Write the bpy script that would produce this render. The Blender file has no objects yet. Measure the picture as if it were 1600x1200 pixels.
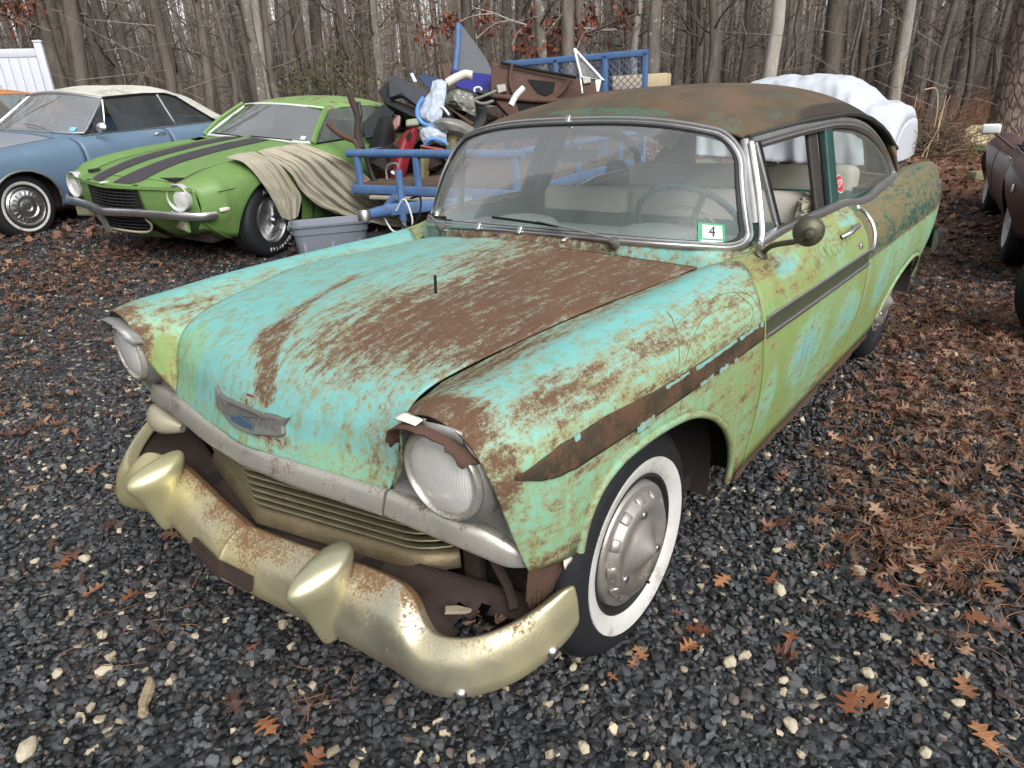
import bpy, bmesh, math, random
import numpy as np
from mathutils import Vector, Matrix
random.seed(7); rng = np.random.default_rng(7)
SC = bpy.context.scene
COL = SC.collection
PI = math.pi

# ------------------------------------------------------------------ camera
CAMP = (1.4154, 1.5710, 1.4820); YAW, PITCH, ROLL, FPX = -2.4450, -0.3882, -0.0474, 1053.6
_f = Vector((math.cos(PITCH)*math.cos(YAW), math.cos(PITCH)*math.sin(YAW), math.sin(PITCH)))
_r = _f.cross(Vector((0, 0, 1))).normalized(); _u = _r.cross(_f)
_c, _s = math.cos(ROLL), math.sin(ROLL)
_r, _u = _c*_r + _s*_u, -_s*_r + _c*_u
cd = bpy.data.cameras.new('camera'); cam = bpy.data.objects.new('camera', cd); COL.objects.link(cam)
cam.matrix_world = Matrix(((_r.x, _u.x, -_f.x, CAMP[0]), (_r.y, _u.y, -_f.y, CAMP[1]), (_r.z, _u.z, -_f.z, CAMP[2]), (0, 0, 0, 1)))
cd.sensor_width = 36; cd.lens = FPX*36/1600; cd.clip_start = .05; cd.clip_end = 1000
SC.camera = cam

# ------------------------------------------------------------------ overcast sky, soft sun, exposure
SUN_EL, SUN_AZ = math.radians(38), math.radians(62)      # azimuth measured from +X towards +Y
w = bpy.data.worlds.new('World'); SC.world = w; w.use_nodes = True
nt = w.node_tree; nt.nodes.clear()
sky = nt.nodes.new('ShaderNodeTexSky'); sky.sky_type = 'NISHITA'; sky.sun_disc = False
sky.sun_elevation = SUN_EL; sky.sun_rotation = math.radians(90) - SUN_AZ; sky.dust_density = 4.0; sky.air_density = 1.0
hs = nt.nodes.new('ShaderNodeHueSaturation'); hs.inputs['Saturation'].default_value = .12
bg = nt.nodes.new('ShaderNodeBackground'); bg.inputs['Strength'].default_value = .15
ow = nt.nodes.new('ShaderNodeOutputWorld')
nt.links.new(sky.outputs[0], hs.inputs['Color']); nt.links.new(hs.outputs[0], bg.inputs['Color']); nt.links.new(bg.outputs[0], ow.inputs[0])
sd = bpy.data.lights.new('sun', 'SUN'); sd.energy = 1.05; sd.angle = math.radians(50); sd.color = (1, .98, .95)
sun = bpy.data.objects.new('sun', sd); COL.objects.link(sun)
_d = Vector((math.cos(SUN_EL)*math.cos(SUN_AZ), math.cos(SUN_EL)*math.sin(SUN_AZ), math.sin(SUN_EL)))
sun.rotation_euler = _d.to_track_quat('Z', 'Y').to_euler(); sun.location = (0, 0, 30)
vs = SC.view_settings; vs.view_transform = 'Standard'; vs.look = 'None'; vs.gamma = 1; vs.use_curve_mapping = False
vs.exposure = 0.82
SC.render.resolution_x, SC.render.resolution_y = 1024, 768

# ------------------------------------------------------------------ terrain height
def gh(x, y):
    hy = np.interp(-np.asarray(y, float), [.8, 2, 5, 8, 15, 30, 60], [0, .05, .36, .50, .75, .95, 1.1])
    hx = np.interp(-np.asarray(x, float), [4.5, 6, 8.5, 15, 30, 60], [0, .04, .14, .36, .7, 1.0])
    return np.sqrt(hy**2 + hx**2)*np.where(np.hypot(hy, hx) > 1.2, 1.2/np.maximum(np.hypot(hy, hx), 1e-6), 1)

# ------------------------------------------------------------------ helpers: objects
def tag(o, label, cat, group=None, kind=None):
    if label: o['label'] = label
    if cat: o['category'] = cat
    if group: o['group'] = group
    if kind: o['kind'] = kind
    return o
def empty(name, label, cat, loc=(0, 0, 0), rz=0, group=None):
    o = bpy.data.objects.new(name, None); COL.objects.link(o); o.location = loc; o.rotation_euler = (0, 0, rz)
    o.empty_display_size = .1
    return tag(o, label, cat, group)
def mesh(name, V, F, mat, parent=None, smooth=True, attr=None, mats=None, fm=None):
    me = bpy.data.meshes.new(name)
    V = np.asarray(V, float)
    if isinstance(F, np.ndarray) and F.ndim == 2:
        n, k = F.shape
        me.vertices.add(len(V)); me.vertices.foreach_set('co', V.ravel())
        me.loops.add(n*k); me.loops.foreach_set('vertex_index', F.ravel().astype(np.int32))
        me.polygons.add(n); me.polygons.foreach_set('loop_start', np.arange(0, n*k, k, dtype=np.int32))
        try: me.polygons.foreach_set('loop_total', np.full(n, k, np.int32))
        except Exception: pass
        me.update(calc_edges=True)
    else:
        me.from_pydata([tuple(v) for v in V], [], [tuple(int(i) for i in f) for f in F]); me.update()
    for m in ([mat] if mats is None else mats): me.materials.append(m)
    if fm is not None: me.polygons.foreach_set('material_index', np.asarray(fm, np.int32))
    me.polygons.foreach_set('use_smooth', np.full(len(me.polygons), bool(smooth)))
    if attr:
        for k, v in attr.items():
            v = np.asarray(v, float)
            if v.ndim == 2:
                if v.shape[1] == 3: v = np.c_[v, np.ones(len(v))]
                a = me.attributes.new(k, 'FLOAT_COLOR', 'POINT'); a.data.foreach_set('color', v.ravel())
            else:
                a = me.attributes.new(k, 'FLOAT', 'POINT'); a.data.foreach_set('value', v)
    me.validate()
    o = bpy.data.objects.new(name, me); COL.objects.link(o)
    if parent is not None: o.parent = parent
    return o
def gridF(nu, nv, cu=False, cv=False, flip=False):
    i = np.arange(nu if cu else nu-1); j = np.arange(nv if cv else nv-1)
    I, J = np.meshgrid(i, j, indexing='ij'); I2 = (I+1) % nu; J2 = (J+1) % nv
    F = np.stack([I*nv+J, I2*nv+J, I2*nv+J2, I*nv+J2], -1).reshape(-1, 4)
    return F[:, ::-1] if flip else F
def grid(name, P, mat, parent=None, cu=False, cv=False, flip=False, attr=None, smooth=True, thick=0, cap=False):
    P = np.asarray(P, float); nu, nv = P.shape[:2]
    F = gridF(nu, nv, cu, cv, flip); V = P.reshape(-1, 3)
    if cap:
        F = [tuple(f) for f in F]
        a = [j for j in range(nv)]; b = [(nu-1)*nv+j for j in range(nv)]
        F.append(tuple(a if not flip else a[::-1])); F.append(tuple(b[::-1] if not flip else b))
    o = mesh(name, V, F, mat, parent, smooth, attr)
    if thick:
        s = o.modifiers.new('solid', 'SOLIDIFY'); s.thickness = thick; s.offset = -1
    return o
def smooth_angle(o, deg=40):
    # sharp edges above the angle
    bm = bmesh.new(); bm.from_mesh(o.data)
    for e in bm.edges:
        if len(e.link_faces) == 2 and e.calc_face_angle(0) > math.radians(deg): e.smooth = False
    bm.to_mesh(o.data); bm.free(); return o
def herm(x, xp, fp):
    """smooth interpolation through points; fp (n,...)"""
    x = np.asarray(x, float); xp = np.asarray(xp, float); fp = np.asarray(fp, float)
    n = len(xp); d = np.diff(fp, axis=0)/np.diff(xp).reshape((-1,)+(1,)*(fp.ndim-1))
    m = np.empty_like(fp); m[0] = d[0]; m[-1] = d[-1]
    h = np.diff(xp)
    for i in range(1, n-1): m[i] = (d[i-1]*h[i]+d[i]*h[i-1])/(h[i]+h[i-1])
    k = np.clip(np.searchsorted(xp, x, side='right')-1, 0, n-2)
    t = ((x-xp[k])/h[k]); sh = t.shape+(1,)*(fp.ndim-1); t = t.reshape(sh); hh = h[k].reshape(sh)
    return fp[k]*(2*t**3-3*t**2+1)+m[k]*hh*(t**3-2*t**2+t)+fp[k+1]*(-2*t**3+3*t**2)+m[k+1]*hh*(t**3-t**2)
def spath(pts, n, closed=False):
    pts = np.asarray(pts, float)
    if closed: pts = np.vstack([pts[-2:], pts, pts[:3]])
    L = np.r_[0, np.cumsum(np.linalg.norm(np.diff(pts, axis=0), axis=1)**.7)]
    if closed:
        return herm(np.linspace(L[2], L[-3], n+1)[:-1], L, pts)
    return herm(np.linspace(0, L[-1], n), L, pts)
class Loft:
    """control net stations (nv,nu,3) -> smooth surface"""
    def __init__(s, st): s.st = np.asarray(st, float); s.nv, s.nu = s.st.shape[:2]
    def col(s, v):    # control column at parameter v
        return herm(np.asarray([v]), np.arange(s.nv), s.st)[0]
    def ev(s, v, us): return herm(np.asarray(us), np.arange(s.nu), s.col(v))
    def panel(s, vs, u0, u1, nu, zb=None):
        out = []
        for v in vs:
            a = u0(v) if callable(u0) else u0; b = u1(v) if callable(u1) else u1
            c = s.col(v)
            if zb is not None:
                uu = np.linspace(a, b, 240); q = herm(uu, np.arange(s.nu), c); lim = zb(q[:, 0])
                ok = q[:, 2] >= lim
                k = len(uu)-1 if ok.all() else max(1, np.argmin(ok))
                if not ok.all():
                    f0 = q[k-1, 2]-lim[k-1]; f1 = q[k, 2]-lim[k]; t = f0/(f0-f1+1e-9); b = uu[k-1]+(uu[k]-uu[k-1])*min(1, max(0, t))
            out.append(herm(np.linspace(a, b, nu), np.arange(s.nu), c))
        return np.array(out)
def frames(path, ref=None, closed=False):
    P = np.asarray(path, float)
    T = (np.roll(P, -1, 0)-np.roll(P, 1, 0)) if closed else np.gradient(P, axis=0)
    T /= np.linalg.norm(T, axis=1)[:, None]+1e-12
    N = np.empty_like(P)
    if ref is None:
        a = np.array([0, 0, 1.]) if abs(T[0, 2]) < .9 else np.array([1., 0, 0])
        n = a-T[0]*(a@T[0]); n /= np.linalg.norm(n)
        for i in range(len(P)):
            n = n-T[i]*(n@T[i]); n /= np.linalg.norm(n)+1e-12; N[i] = n
    else:
        ref = np.broadcast_to(np.asarray(ref, float), P.shape)
        N = ref-T*np.sum(ref*T, 1)[:, None]; N /= np.linalg.norm(N, axis=1)[:, None]+1e-12
    return T, N, np.cross(T, N)
def sweepP(path, prof, ref=None, closed=False, scale=None):
    P = np.asarray(path, float); T, N, B = frames(P, ref, closed); prof = np.asarray(prof, float)
    s = np.ones(len(P)) if scale is None else np.asarray(scale)
    return P[:, None]+N[:, None]*(prof[None, :, 0, None]*s[:, None, None])+B[:, None]*(prof[None, :, 1, None]*s[:, None, None])
def sweep(name, path, prof, mat, parent=None, ref=None, closed=False, scale=None, attr=None, smooth=True):
    G = sweepP(path, prof, ref, closed, scale)
    o = grid(name, G, mat, parent, cu=closed, cv=True, flip=False, cap=not closed, attr=attr, smooth=smooth)
    if smooth: smooth_angle(o, 50)
    return o
def circ(r, n, r2=None): 
    a = np.arange(n)*2*PI/n; return np.c_[r*np.cos(a), (r2 or r)*np.sin(a)]
def rrect(w, h, r, k=2):
    out = []
    for cx, cy, a0 in ((w/2-r, h/2-r, 0), (-w/2+r, h/2-r, PI/2), (-w/2+r, -h/2+r, PI), (w/2-r, -h/2+r, 1.5*PI)):
        for i in range(k+1):
            a = a0+i*PI/2/k; out.append((cx+r*math.cos(a), cy+r*math.sin(a)))
    return np.array(out)
def tube(name, path, r, mat, parent=None, n=8, closed=False, scale=None):
    return sweep(name, path, circ(r, n), mat, parent, None, closed, scale)
def joinV(parts):
    V = []; F = []; o = 0
    for v, f in parts:
        V.append(v); F += [tuple(int(i)+o for i in q) for q in f]; o += len(v)
    return np.vstack(V), F
def boxVF(c, s, rot=None):
    c = np.asarray(c, float); s = np.asarray(s, float)/2
    V = np.array([(x, y, z) for x in (-1, 1) for y in (-1, 1) for z in (-1, 1)], float)*s
    if rot is not None: V = V@np.asarray(rot).T
    F = [(0, 1, 3, 2), (4, 6, 7, 5), (0, 4, 5, 1), (2, 3, 7, 6), (0, 2, 6, 4), (1, 5, 7, 3)]
    return V+c, F
def rotm(axis, a): return np.array(Matrix.Rotation(a, 3, axis))
def box(name, c, s, mat, parent=None, rot=None, bev=0.0, seg=2, smooth=False):
    V, F = boxVF(c, s, rot); o = mesh(name, V, F, mat, parent, smooth=bool(bev))
    if bev:
        b = o.modifiers.new('bev', 'BEVEL'); b.width = bev; b.segments = seg; b.limit_method = 'NONE'
    return o
def latheV(prof, n, M=None):
    """prof list (r,h): ring around Z; M 4x4 placement"""
    prof = np.asarray(prof, float); a = np.arange(n)*2*PI/n
    P = np.stack([prof[:, None, 0]*np.cos(a), prof[:, None, 0]*np.sin(a), np.repeat(prof[:, 1:2], n, 1)], -1)
    if M is not None: M = np.array(M); P = P@M[:3, :3].T+M[:3, 3]
    return P
def lathe(name, prof, n, mat, parent=None, M=None, smooth=True, ang=35):
    o = grid(name, latheV(prof, n, M), mat, parent, cv=True, flip=True, smooth=smooth)
    if smooth: smooth_angle(o, ang)
    return o
def axisM(o, z, x=None):
    z = Vector(z).normalized(); x = Vector(x) if x is not None else (Vector((0, 0, 1)) if abs(z.z) < .9 else Vector((1, 0, 0)))
    x = (x-z*x.dot(z)).normalized(); y = z.cross(x)
    return Matrix(((x.x, y.x, z.x, o[0]), (x.y, y.y, z.y, o[1]), (x.z, y.z, z.z, o[2]), (0, 0, 0, 1)))
def poly_extrude(name, pts, d, mat, parent=None, bev=0, smooth=False):
    """pts (n,3) closed outline, extruded by vector d"""
    pts = np.asarray(pts, float); n = len(pts); V = np.vstack([pts, pts+np.asarray(d, float)])
    F = [tuple(range(n))[::-1], tuple(range(n, 2*n))]+[(i, (i+1) % n, n+(i+1) % n, n+i) for i in range(n)]
    o = mesh(name, V, F, mat, parent, smooth)
    bm = bmesh.new(); bm.from_mesh(o.data); bmesh.ops.recalc_face_normals(bm, faces=bm.faces); bm.to_mesh(o.data); bm.free()
    if bev:
        b = o.modifiers.new('bev', 'BEVEL'); b.width = bev; b.segments = 2; b.limit_method = 'ANGLE'
    return o
def text_mesh(name, s, size, depth, mat, parent, M, align='CENTER', shear=0):
    cu = bpy.data.curves.new(name, 'FONT'); cu.body = s; cu.size = size; cu.extrude = depth; cu.align_x = align; cu.align_y = 'CENTER'; cu.shear = shear; cu.resolution_u = 3
    t = bpy.data.objects.new('tmp', cu); COL.objects.link(t)
    dg = bpy.context.evaluated_depsgraph_get(); me = bpy.data.meshes.new_from_object(t.evaluated_get(dg))
    bpy.data.objects.remove(t); me.name = name; me.materials.clear(); me.materials.append(mat)
    me.transform(M); o = bpy.data.objects.new(name, me); COL.objects.link(o)
    if parent is not None: o.parent = parent
    return o
def copy_tree(o, parent=None):
    c = o.copy(); COL.objects.link(c)
    if parent is not None: c.parent = parent
    for ch in list(o.children): copy_tree(ch, c)
    return c
def fbm(x, y, seed=0, oct=3):
    r = np.random.default_rng(seed); out = 0; amp = 1; f = 1.
    for k in range(oct):
        for j in range(4):
            a = r.uniform(0, 2*PI); ph = r.uniform(0, 6.28); fr = f*r.uniform(.7, 1.3)
            out = out+amp*np.sin((x*math.cos(a)+y*math.sin(a))*fr+ph+1.3*np.sin((y*math.cos(a)-x*math.sin(a))*fr*.8+ph*2))/4
        amp *= .55; f *= 2.1
    return out

# ------------------------------------------------------------------ helpers: materials
class N:
    def __init__(s, nt): s.nt = nt
    def __call__(s, t, ins=None, **props):
        n = s.nt.nodes.new('ShaderNode'+t)
        for k, v in props.items(): setattr(n, k, v)
        for k, v in (ins or {}).items(): s.set(n.inputs[k], v)
        return n
    def set(s, sock, v):
        if hasattr(v, 'is_output') or isinstance(v, bpy.types.NodeSocket): s.nt.links.new(v, sock)
        elif isinstance(v, (tuple, list)) and len(v) == 3 and sock.type == 'RGBA': sock.default_value = (*v, 1)
        else: sock.default_value = v
    def math(s, op, a, b=0.0, clamp=False):
        n = s('Math', operation=op, use_clamp=clamp); s.set(n.inputs[0], a); s.set(n.inputs[1], b); return n.outputs[0]
    def mix(s, f, a, b, mode='MIX'):
        n = s('Mix', data_type='RGBA', blend_type=mode); s.set(n.inputs[0], f); s.set(n.inputs[6], a); s.set(n.inputs[7], b); return n.outputs[2]
    def noise(s, scale, detail=4, rough=.6, vec=None, dist=0):
        n = s('TexNoise', {'Scale': scale, 'Detail': detail, 'Roughness': rough, 'Distortion': dist})
        if vec is not None: s.set(n.inputs['Vector'], vec)
        return n.outputs['Fac']
    def ramp(s, f, *st, inter='LINEAR'):
        n = s('ValToRGB'); s.set(n.inputs[0], f); cr = n.color_ramp; cr.interpolation = inter
        while len(cr.elements) < len(st): cr.elements.new(.5)
        for e, (p, c) in zip(cr.elements, st):
            e.position = p; e.color = (c, c, c, 1) if not isinstance(c, (tuple, list)) else (*c, 1)
        return n.outputs[0]
    def step(s, f, a, b):
        n = s('MapRange', {'From Min': a, 'From Max': b}, interpolation_type='SMOOTHSTEP'); s.set(n.inputs[0], f); return n.outputs[0]
    def co(s, kind='Object', scale=None):
        o = s('TexCoord').outputs[kind]
        if scale is not None:
            m = s('Mapping', {'Scale': scale}); s.set(m.inputs['Vector'], o); o = m.outputs[0]
        return o
    def bump(s, h, st=.3, dist=.01): return s('Bump', {'Height': h, 'Strength': st, 'Distance': dist}).outputs[0]
    def bsdf(s, **k):
        names = {'color': 'Base Color', 'rough': 'Roughness', 'metal': 'Metallic', 'normal': 'Normal', 'spec': 'Specular IOR Level', 'coat': 'Coat Weight', 'coatr': 'Coat Roughness', 'alpha': 'Alpha', 'trans': 'Transmission Weight', 'ior': 'IOR', 'sub': 'Subsurface Weight', 'emit': 'Emission Color', 'emits': 'Emission Strength', 'sheen': 'Sheen Weight'}
        return s('BsdfPrincipled', {names[a]: b for a, b in k.items()}).outputs[0]
    def out(s, sh):
        o = s('OutputMaterial'); s.nt.links.new(sh, o.inputs[0])
def mk(name):
    m = bpy.data.materials.new(name); m.use_nodes = True; m.node_tree.nodes.clear(); return m, N(m.node_tree)
def simple(name, col, rough=.6, metal=0, var=.25, scale=8, bump=.1, bscale=60, dirt=None, dirtc=(.12, .07, .04), spec=.3, coat=0):
    """plain surface with mottling, fine relief and optional dirt / rust patches"""
    m, n = mk(name); v = n.co()
    f = n.noise(scale, 5, .6, v)
    c = n.mix(f, tuple(x*(1-var) for x in col), tuple(min(1, x*(1+var)) for x in col))
    r = rough
    if dirt:
        d = n.step(n.math('ADD', n.math('MULTIPLY', n.noise(scale*.7, 7, .7, v), .75), n.math('MULTIPLY', n.noise(bscale, 3, .6, v), .25)), 1-dirt-.06, 1-dirt+.06)
        c = n.mix(d, c, n.mix(n.noise(bscale*.6, 4, .7, v), tuple(x*.6 for x in dirtc), tuple(x*1.4 for x in dirtc)))
        r = n.math('ADD', n.math('MULTIPLY', d, max(0, .9-rough)), rough); metal_ = n.math('MULTIPLY', n.math('SUBTRACT', 1, d), metal)
    else: metal_ = metal
    n.out(n.bsdf(color=c, rough=r, metal=metal_, spec=spec, coat=coat, coatr=.15, normal=n.bump(n.noise(bscale, 4, .6, v), bump, .004)))
    return m
def glass(name, haze=.1, hcol=(.5, .55, .55), tint=(.9, .95, .94), rough=.02, spec=1.45, refl=.75):
    m, n = mk(name); v = n.co()
    fr = n('Fresnel', {'IOR': spec}).outputs[0]
    tr = n('BsdfTransparent', {'Color': tint}).outputs[0]; gl = n('BsdfGlossy', {'Roughness': rough}).outputs[0]
    di = n('BsdfDiffuse', {'Color': hcol}).outputs[0]
    hz = n.math('MULTIPLY', n.math('ADD', n.math('MULTIPLY', n.noise(3, 5, .65, v), 1.1), n.math('MULTIPLY', n.noise(120, 2, .6, v), .5)), haze)
    a = n('MixShader'); n.set(a.inputs[0], hz); n.set(a.inputs[1], tr); n.set(a.inputs[2], di)
    b = n('MixShader'); n.set(b.inputs[0], n.math('MULTIPLY', fr, refl, True)); n.set(b.inputs[1], a.outputs[0]); n.set(b.inputs[2], gl)
    n.out(b.outputs[0]); return m
def chrome(name, col=(.62, .61, .58), rough=.16, rust=.12, rcol=(.22, .12, .06), scale=14, speck=160, film=None, filma=.0, mask=None, dent=0.):
    """aged plated metal with pitting and an optional yellowish film"""
    m, n = mk(name); v = n.co()
    a = n.noise(scale, 6, .65, v); b = n.noise(speck, 3, .6, v)
    d = n.step(n.math('ADD', n.math('MULTIPLY', a, .6), n.math('MULTIPLY', b, .45)), .74-rust*.5, .80-rust*.3)
    if mask:
        sp_ = n('SeparateColor'); n.set(sp_.inputs[0], n('Attribute', attribute_name=mask).outputs['Color']); d = n.step(n.math('ADD', n.math('ADD', n.math('MULTIPLY', a, .6), n.math('MULTIPLY', b, .45)), n.math('MULTIPLY', sp_.outputs[0], .30)), .74-rust*.5, .86-rust*.3)
    f2 = n.noise(scale*.35, 5, .6, v)
    c = n.mix(n.noise(scale*2, 4, .7, v), tuple(x*.72 for x in col), col)
    met = 1.0; r = n.math('ADD', n.math('MULTIPLY', a, .14), rough)
    if film:
        ff = n.step(f2, .5-filma*.5, .75-filma*.3)
        c = n.mix(ff, c, film); r = n.math('ADD', r, n.math('MULTIPLY', ff, .10)); met = n.math('SUBTRACT', 1.0, n.math('MULTIPLY', ff, .40))
    c = n.mix(d, c, n.mix(b, tuple(x*.5 for x in rcol), rcol))
    met = n.math('MULTIPLY', met, n.math('SUBTRACT', 1.0, n.math('MULTIPLY', d, .9)))
    n.out(n.bsdf(color=c, rough=n.math('ADD', r, n.math('MULTIPLY', d, .45)), metal=met, normal=n.bump(n.math('ADD', n.math('ADD', b, n.math('MULTIPLY', d, .5)), n.math('MULTIPLY', n.noise(scale*1.7, 3, .5, v), dent)), .12, .002)))
    return m
# ================================================================== HERO CAR materials
def hero_paint():
    m, n = mk('weathered_paint'); v = n.co(); at = n('Attribute', attribute_name='m'); sp = n('SeparateColor'); n.set(sp.inputs[0], at.outputs['Color'])
    R_, G_, B_ = sp.outputs
    st = n.co('Object', (3.2, 15, 13)); big = n.noise(1.6, 5, .6, v); mid = n.noise(2.6, 7, .72, st); fine = n.noise(55, 4, .7, v); spk = n.noise(210, 2, .6, v)
    # paint layers
    aq = n.mix(n.noise(14, 5, .7, v), (.105, .325, .315), (.19, .45, .43))
    lm = n.mix(n.noise(9, 6, .7, n.co('Object', (6, 6, 2))), (.135, .235, .075), (.22, .325, .125))
    gr = n.mix(n.noise(7, 6, .65, v), (.165, .36, .225), (.215, .43, .30))
    dk = n.mix(n.step(n.noise(2.2, 6, .75, n.co('Object', (1.4, 3, 1.6))), .52, .76), (.014, .066, .052), (.080, .074, .044))
    g1 = n.step(n.math('ADD', G_, n.math('MULTIPLY', n.math('SUBTRACT', mid, .5), .9)), .22, .62)
    g2 = n.step(n.math('ADD', G_, n.math('MULTIPLY', n.math('SUBTRACT', big, .5), 1.2)), .72, 1.05)
    c = n.mix(g1, aq, gr); c = n.mix(g2, c, lm)
    # algae / grime film, vertical streaks
    stv = n.noise(10, 6, .7, n.co('Object', (2.2, 2.2, .35)))
    c = n.mix(n.math('MULTIPLY', n.step(n.math('ADD', stv, n.math('MULTIPLY', fine, .25)), .60, .78), .55), c, (.19, .19, .045))
    c = n.mix(n.step(B_, .35, .65), c, dk)
    # tan chalky fringe, then rust
    e = n.math('ADD', n.math('ADD', R_, n.math('MULTIPLY', n.math('SUBTRACT', mid, .5), 1.9)), n.math('ADD', n.math('MULTIPLY', n.math('SUBTRACT', fine, .5), 1.0), n.math('MULTIPLY', n.math('SUBTRACT', spk, .5), .6)))
    fr = n.step(e, .08, .60); ru = n.step(e, .36, .86)
    rc = n.mix(n.noise(6, 6, .7, v), (.078, .042, .027), (.145, .084, .049))
    rc = n.mix(n.math('MULTIPLY', n.step(fine, .55, .75), .55), rc, (.17, .105, .06)); rc = n.mix(n.math('MULTIPLY', n.step(spk, .5, .72), .5), rc, (.07, .033, .022))
    tan = n.mix(fine, (.25, .16, .065), (.32, .27, .13))
    c = n.mix(n.math('MULTIPLY', fr, .62), c, tan); c = n.mix(ru, c, rc)
    hgt = n.math('ADD', n.math('MULTIPLY', fine, .5), n.math('ADD', n.math('MULTIPLY', spk, .3), n.math('MULTIPLY', ru, -.5)))
    n.out(n.bsdf(color=c, rough=n.math('ADD', n.math('MULTIPLY', ru, .36), n.math('ADD', .46, n.math('MULTIPLY', mid, .12))), spec=.25, normal=n.bump(hgt, .25, .0025)))
    return m
def hero_roofm():
    m, n = mk('rusted_roof_paint'); v = n.co(); st = n.co('Object', (1.5, 3.2, 3))
    a = n.noise(2.2, 6, .65, st); f = n.noise(40, 4, .7, v); b = n.noise(1.1, 4, .5, v)
    c = n.mix(n.step(a, .35, .68), (.060, .052, .036), (.125, .078, .045))
    c = n.mix(n.math('MULTIPLY', n.step(n.noise(3.3, 6, .7, st), .54, .70), .7), c, (.055, .10, .082))
    c = n.mix(n.math('MULTIPLY', n.step(n.noise(4.1, 6, .7, v), .60, .72), .6), c, (.20, .105, .05))
    at = n('Attribute', attribute_name='m'); sp = n('SeparateColor'); n.set(sp.inputs[0], at.outputs['Color'])
    c = n.mix(n.step(n.math('ADD', sp.outputs[0], n.math('MULTIPLY', n.math('SUBTRACT', a, .5), .7)), .45, .6), c, (.022, .02, .017))
    c = n.mix(n.step(n.math('ADD', sp.outputs[1], n.math('MULTIPLY', n.math('SUBTRACT', f, .5), .7)), .45, .6), c, (.05, .125, .09))
    c = n.mix(n.math('MULTIPLY', f, .35), c, (.10, .068, .042))
    n.out(n.bsdf(color=c, rough=.6, spec=.22, normal=n.bump(f, .15, .002)))
    return m
PAINT = hero_paint(); ROOFM = hero_roofm()
RUST = simple('brown_rust', (.082, .046, .032), .85, 0, .45, 10, .5, 120, .35, (.20, .10, .05))
RUSTD = simple('dark_brown_rust', (.036, .023, .019), .8, 0, .5, 12, .5, 140, .35, (.085, .042, .026))
SPEARM = simple('bare_spear_rust', (.042, .034, .020), .7, 0, .8, 14, .6, 120, .50, (.085, .045, .026))
SPEARG = simple('grimy_green_band', (.045, .055, .030), .55, 0, .4, 12, .2, 90, .32, (.09, .055, .03))
BLACK = simple('black_void', (.008, .008, .008), .9, 0, .2)
UNDER = simple('underbody', (.018, .014, .012), .9, 0, .4, 12, .3, 60, .4, (.05, .025, .015))
CHR = chrome('dull_stainless', (.68, .68, .69), .27, .14)
CHRB = chrome('pitted_nose_chrome', (.60, .58, .54), .22, .42, (.15, .105, .07), 16, 190, (.46, .44, .39), .6)
CHRY = chrome('yellowed_bumper_chrome', (.68, .66, .56), .19, .18, (.21, .115, .05), 6, 150, (.52, .465, .26), .58, 'm', 14.)
GUARDM = chrome('yellowed_guard_chrome', (.68, .66, .54), .20, .24, (.24, .15, .06), 7, 150, (.48, .45, .26), .50, None, 7.)
CAPM = chrome('hubcap_metal', (.50, .45, .40), .30, .34, (.17, .11, .07), 9, 120, (.34, .32, .30), .5)
RUBBER = simple('tyre_rubber', (.014, .015, .017), .62, 0, .35, 30, .3, 160, .18, (.04, .036, .03))
WHITEW = simple('white_wall_rubber', (.50, .49, .47), .65, 0, .18, 14, .1, 100, .42, (.36, .33, .29))
GLASSW = glass('hazy_windshield', .20, (.40, .43, .43), (.90, .94, .93), .12, 1.33, .42); GLASSS = glass('dusty_side_glass', .15, (.42, .44, .40), (.88, .91, .89), .05, 1.33, .5)
LENS = None
def lensmat():
    m, n = mk('fluted_headlamp_glass'); v = n.co()
    wv = n('TexWave', {'Scale': 55.0, 'Distortion': .8, 'Detail': 1.0}, wave_type='BANDS', bands_direction='Y'); n.set(wv.inputs['Vector'], v)
    w2 = n('TexWave', {'Scale': 9.0, 'Distortion': 2.0}, wave_type='BANDS', bands_direction='Z'); n.set(w2.inputs['Vector'], v)
    h = n.math('ADD', wv.outputs['Fac'], n.math('MULTIPLY', w2.outputs['Fac'], .4))
    c = n.mix(n.noise(12, 4, .7, v), (.62, .62, .60), (.86, .85, .82))
    n.out(n.bsdf(color=c, rough=.14, metal=.35, coat=.6, coatr=.05, normal=n.bump(h, .28, .003))); return m
LENS = lensmat()
CREAM = simple('cream_vinyl', (.66, .63, .55), .6, 0, .15, 6, .1, 80, .12, (.25, .22, .17))
GRNV = simple('green_seat_cloth', (.018, .085, .065), .7, 0, .3, 8, .15, 120)
GREYV = simple('grey_seat_cover', (.50, .47, .41), .75, 0, .15, 5, .2, 60)
TEAL = simple('dark_teal_paint', (.013, .050, .045), .45, 0, .4, 8, .1, 60, .18, (.10, .055, .03))
TRIMG = simple('teal_plastic', (.025, .085, .085), .3, 0, .2)
DASH = simple('faded_dash', (.17, .20, .19), .6, 0, .2)

# ================================================================== HERO CAR
car = empty('rusty_sedan', 'rusty turquoise and green two-door sedan with yellowed bumper, nearest car on the gravel', 'car')
def blob(P, c, r, a, hard=1.0):
    d = np.linalg.norm((P-np.asarray(c))/np.asarray(r), axis=-1); return a*np.clip((1.35-d)/.7*hard, 0, 1)
def seg(P, a, b, r, amt):
    a = np.asarray(a, float); b = np.asarray(b, float); t = np.clip(((P-a)@(b-a))/((b-a)@(b-a)), 0, 1)
    d = np.linalg.norm(P-(a+t[..., None]*(b-a)), axis=-1)/r; return amt*np.clip((1.4-d)/.8, 0, 1)
def sg(x, w): return 1/(1+np.exp(-np.clip(x/w, -30, 30)))

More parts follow.
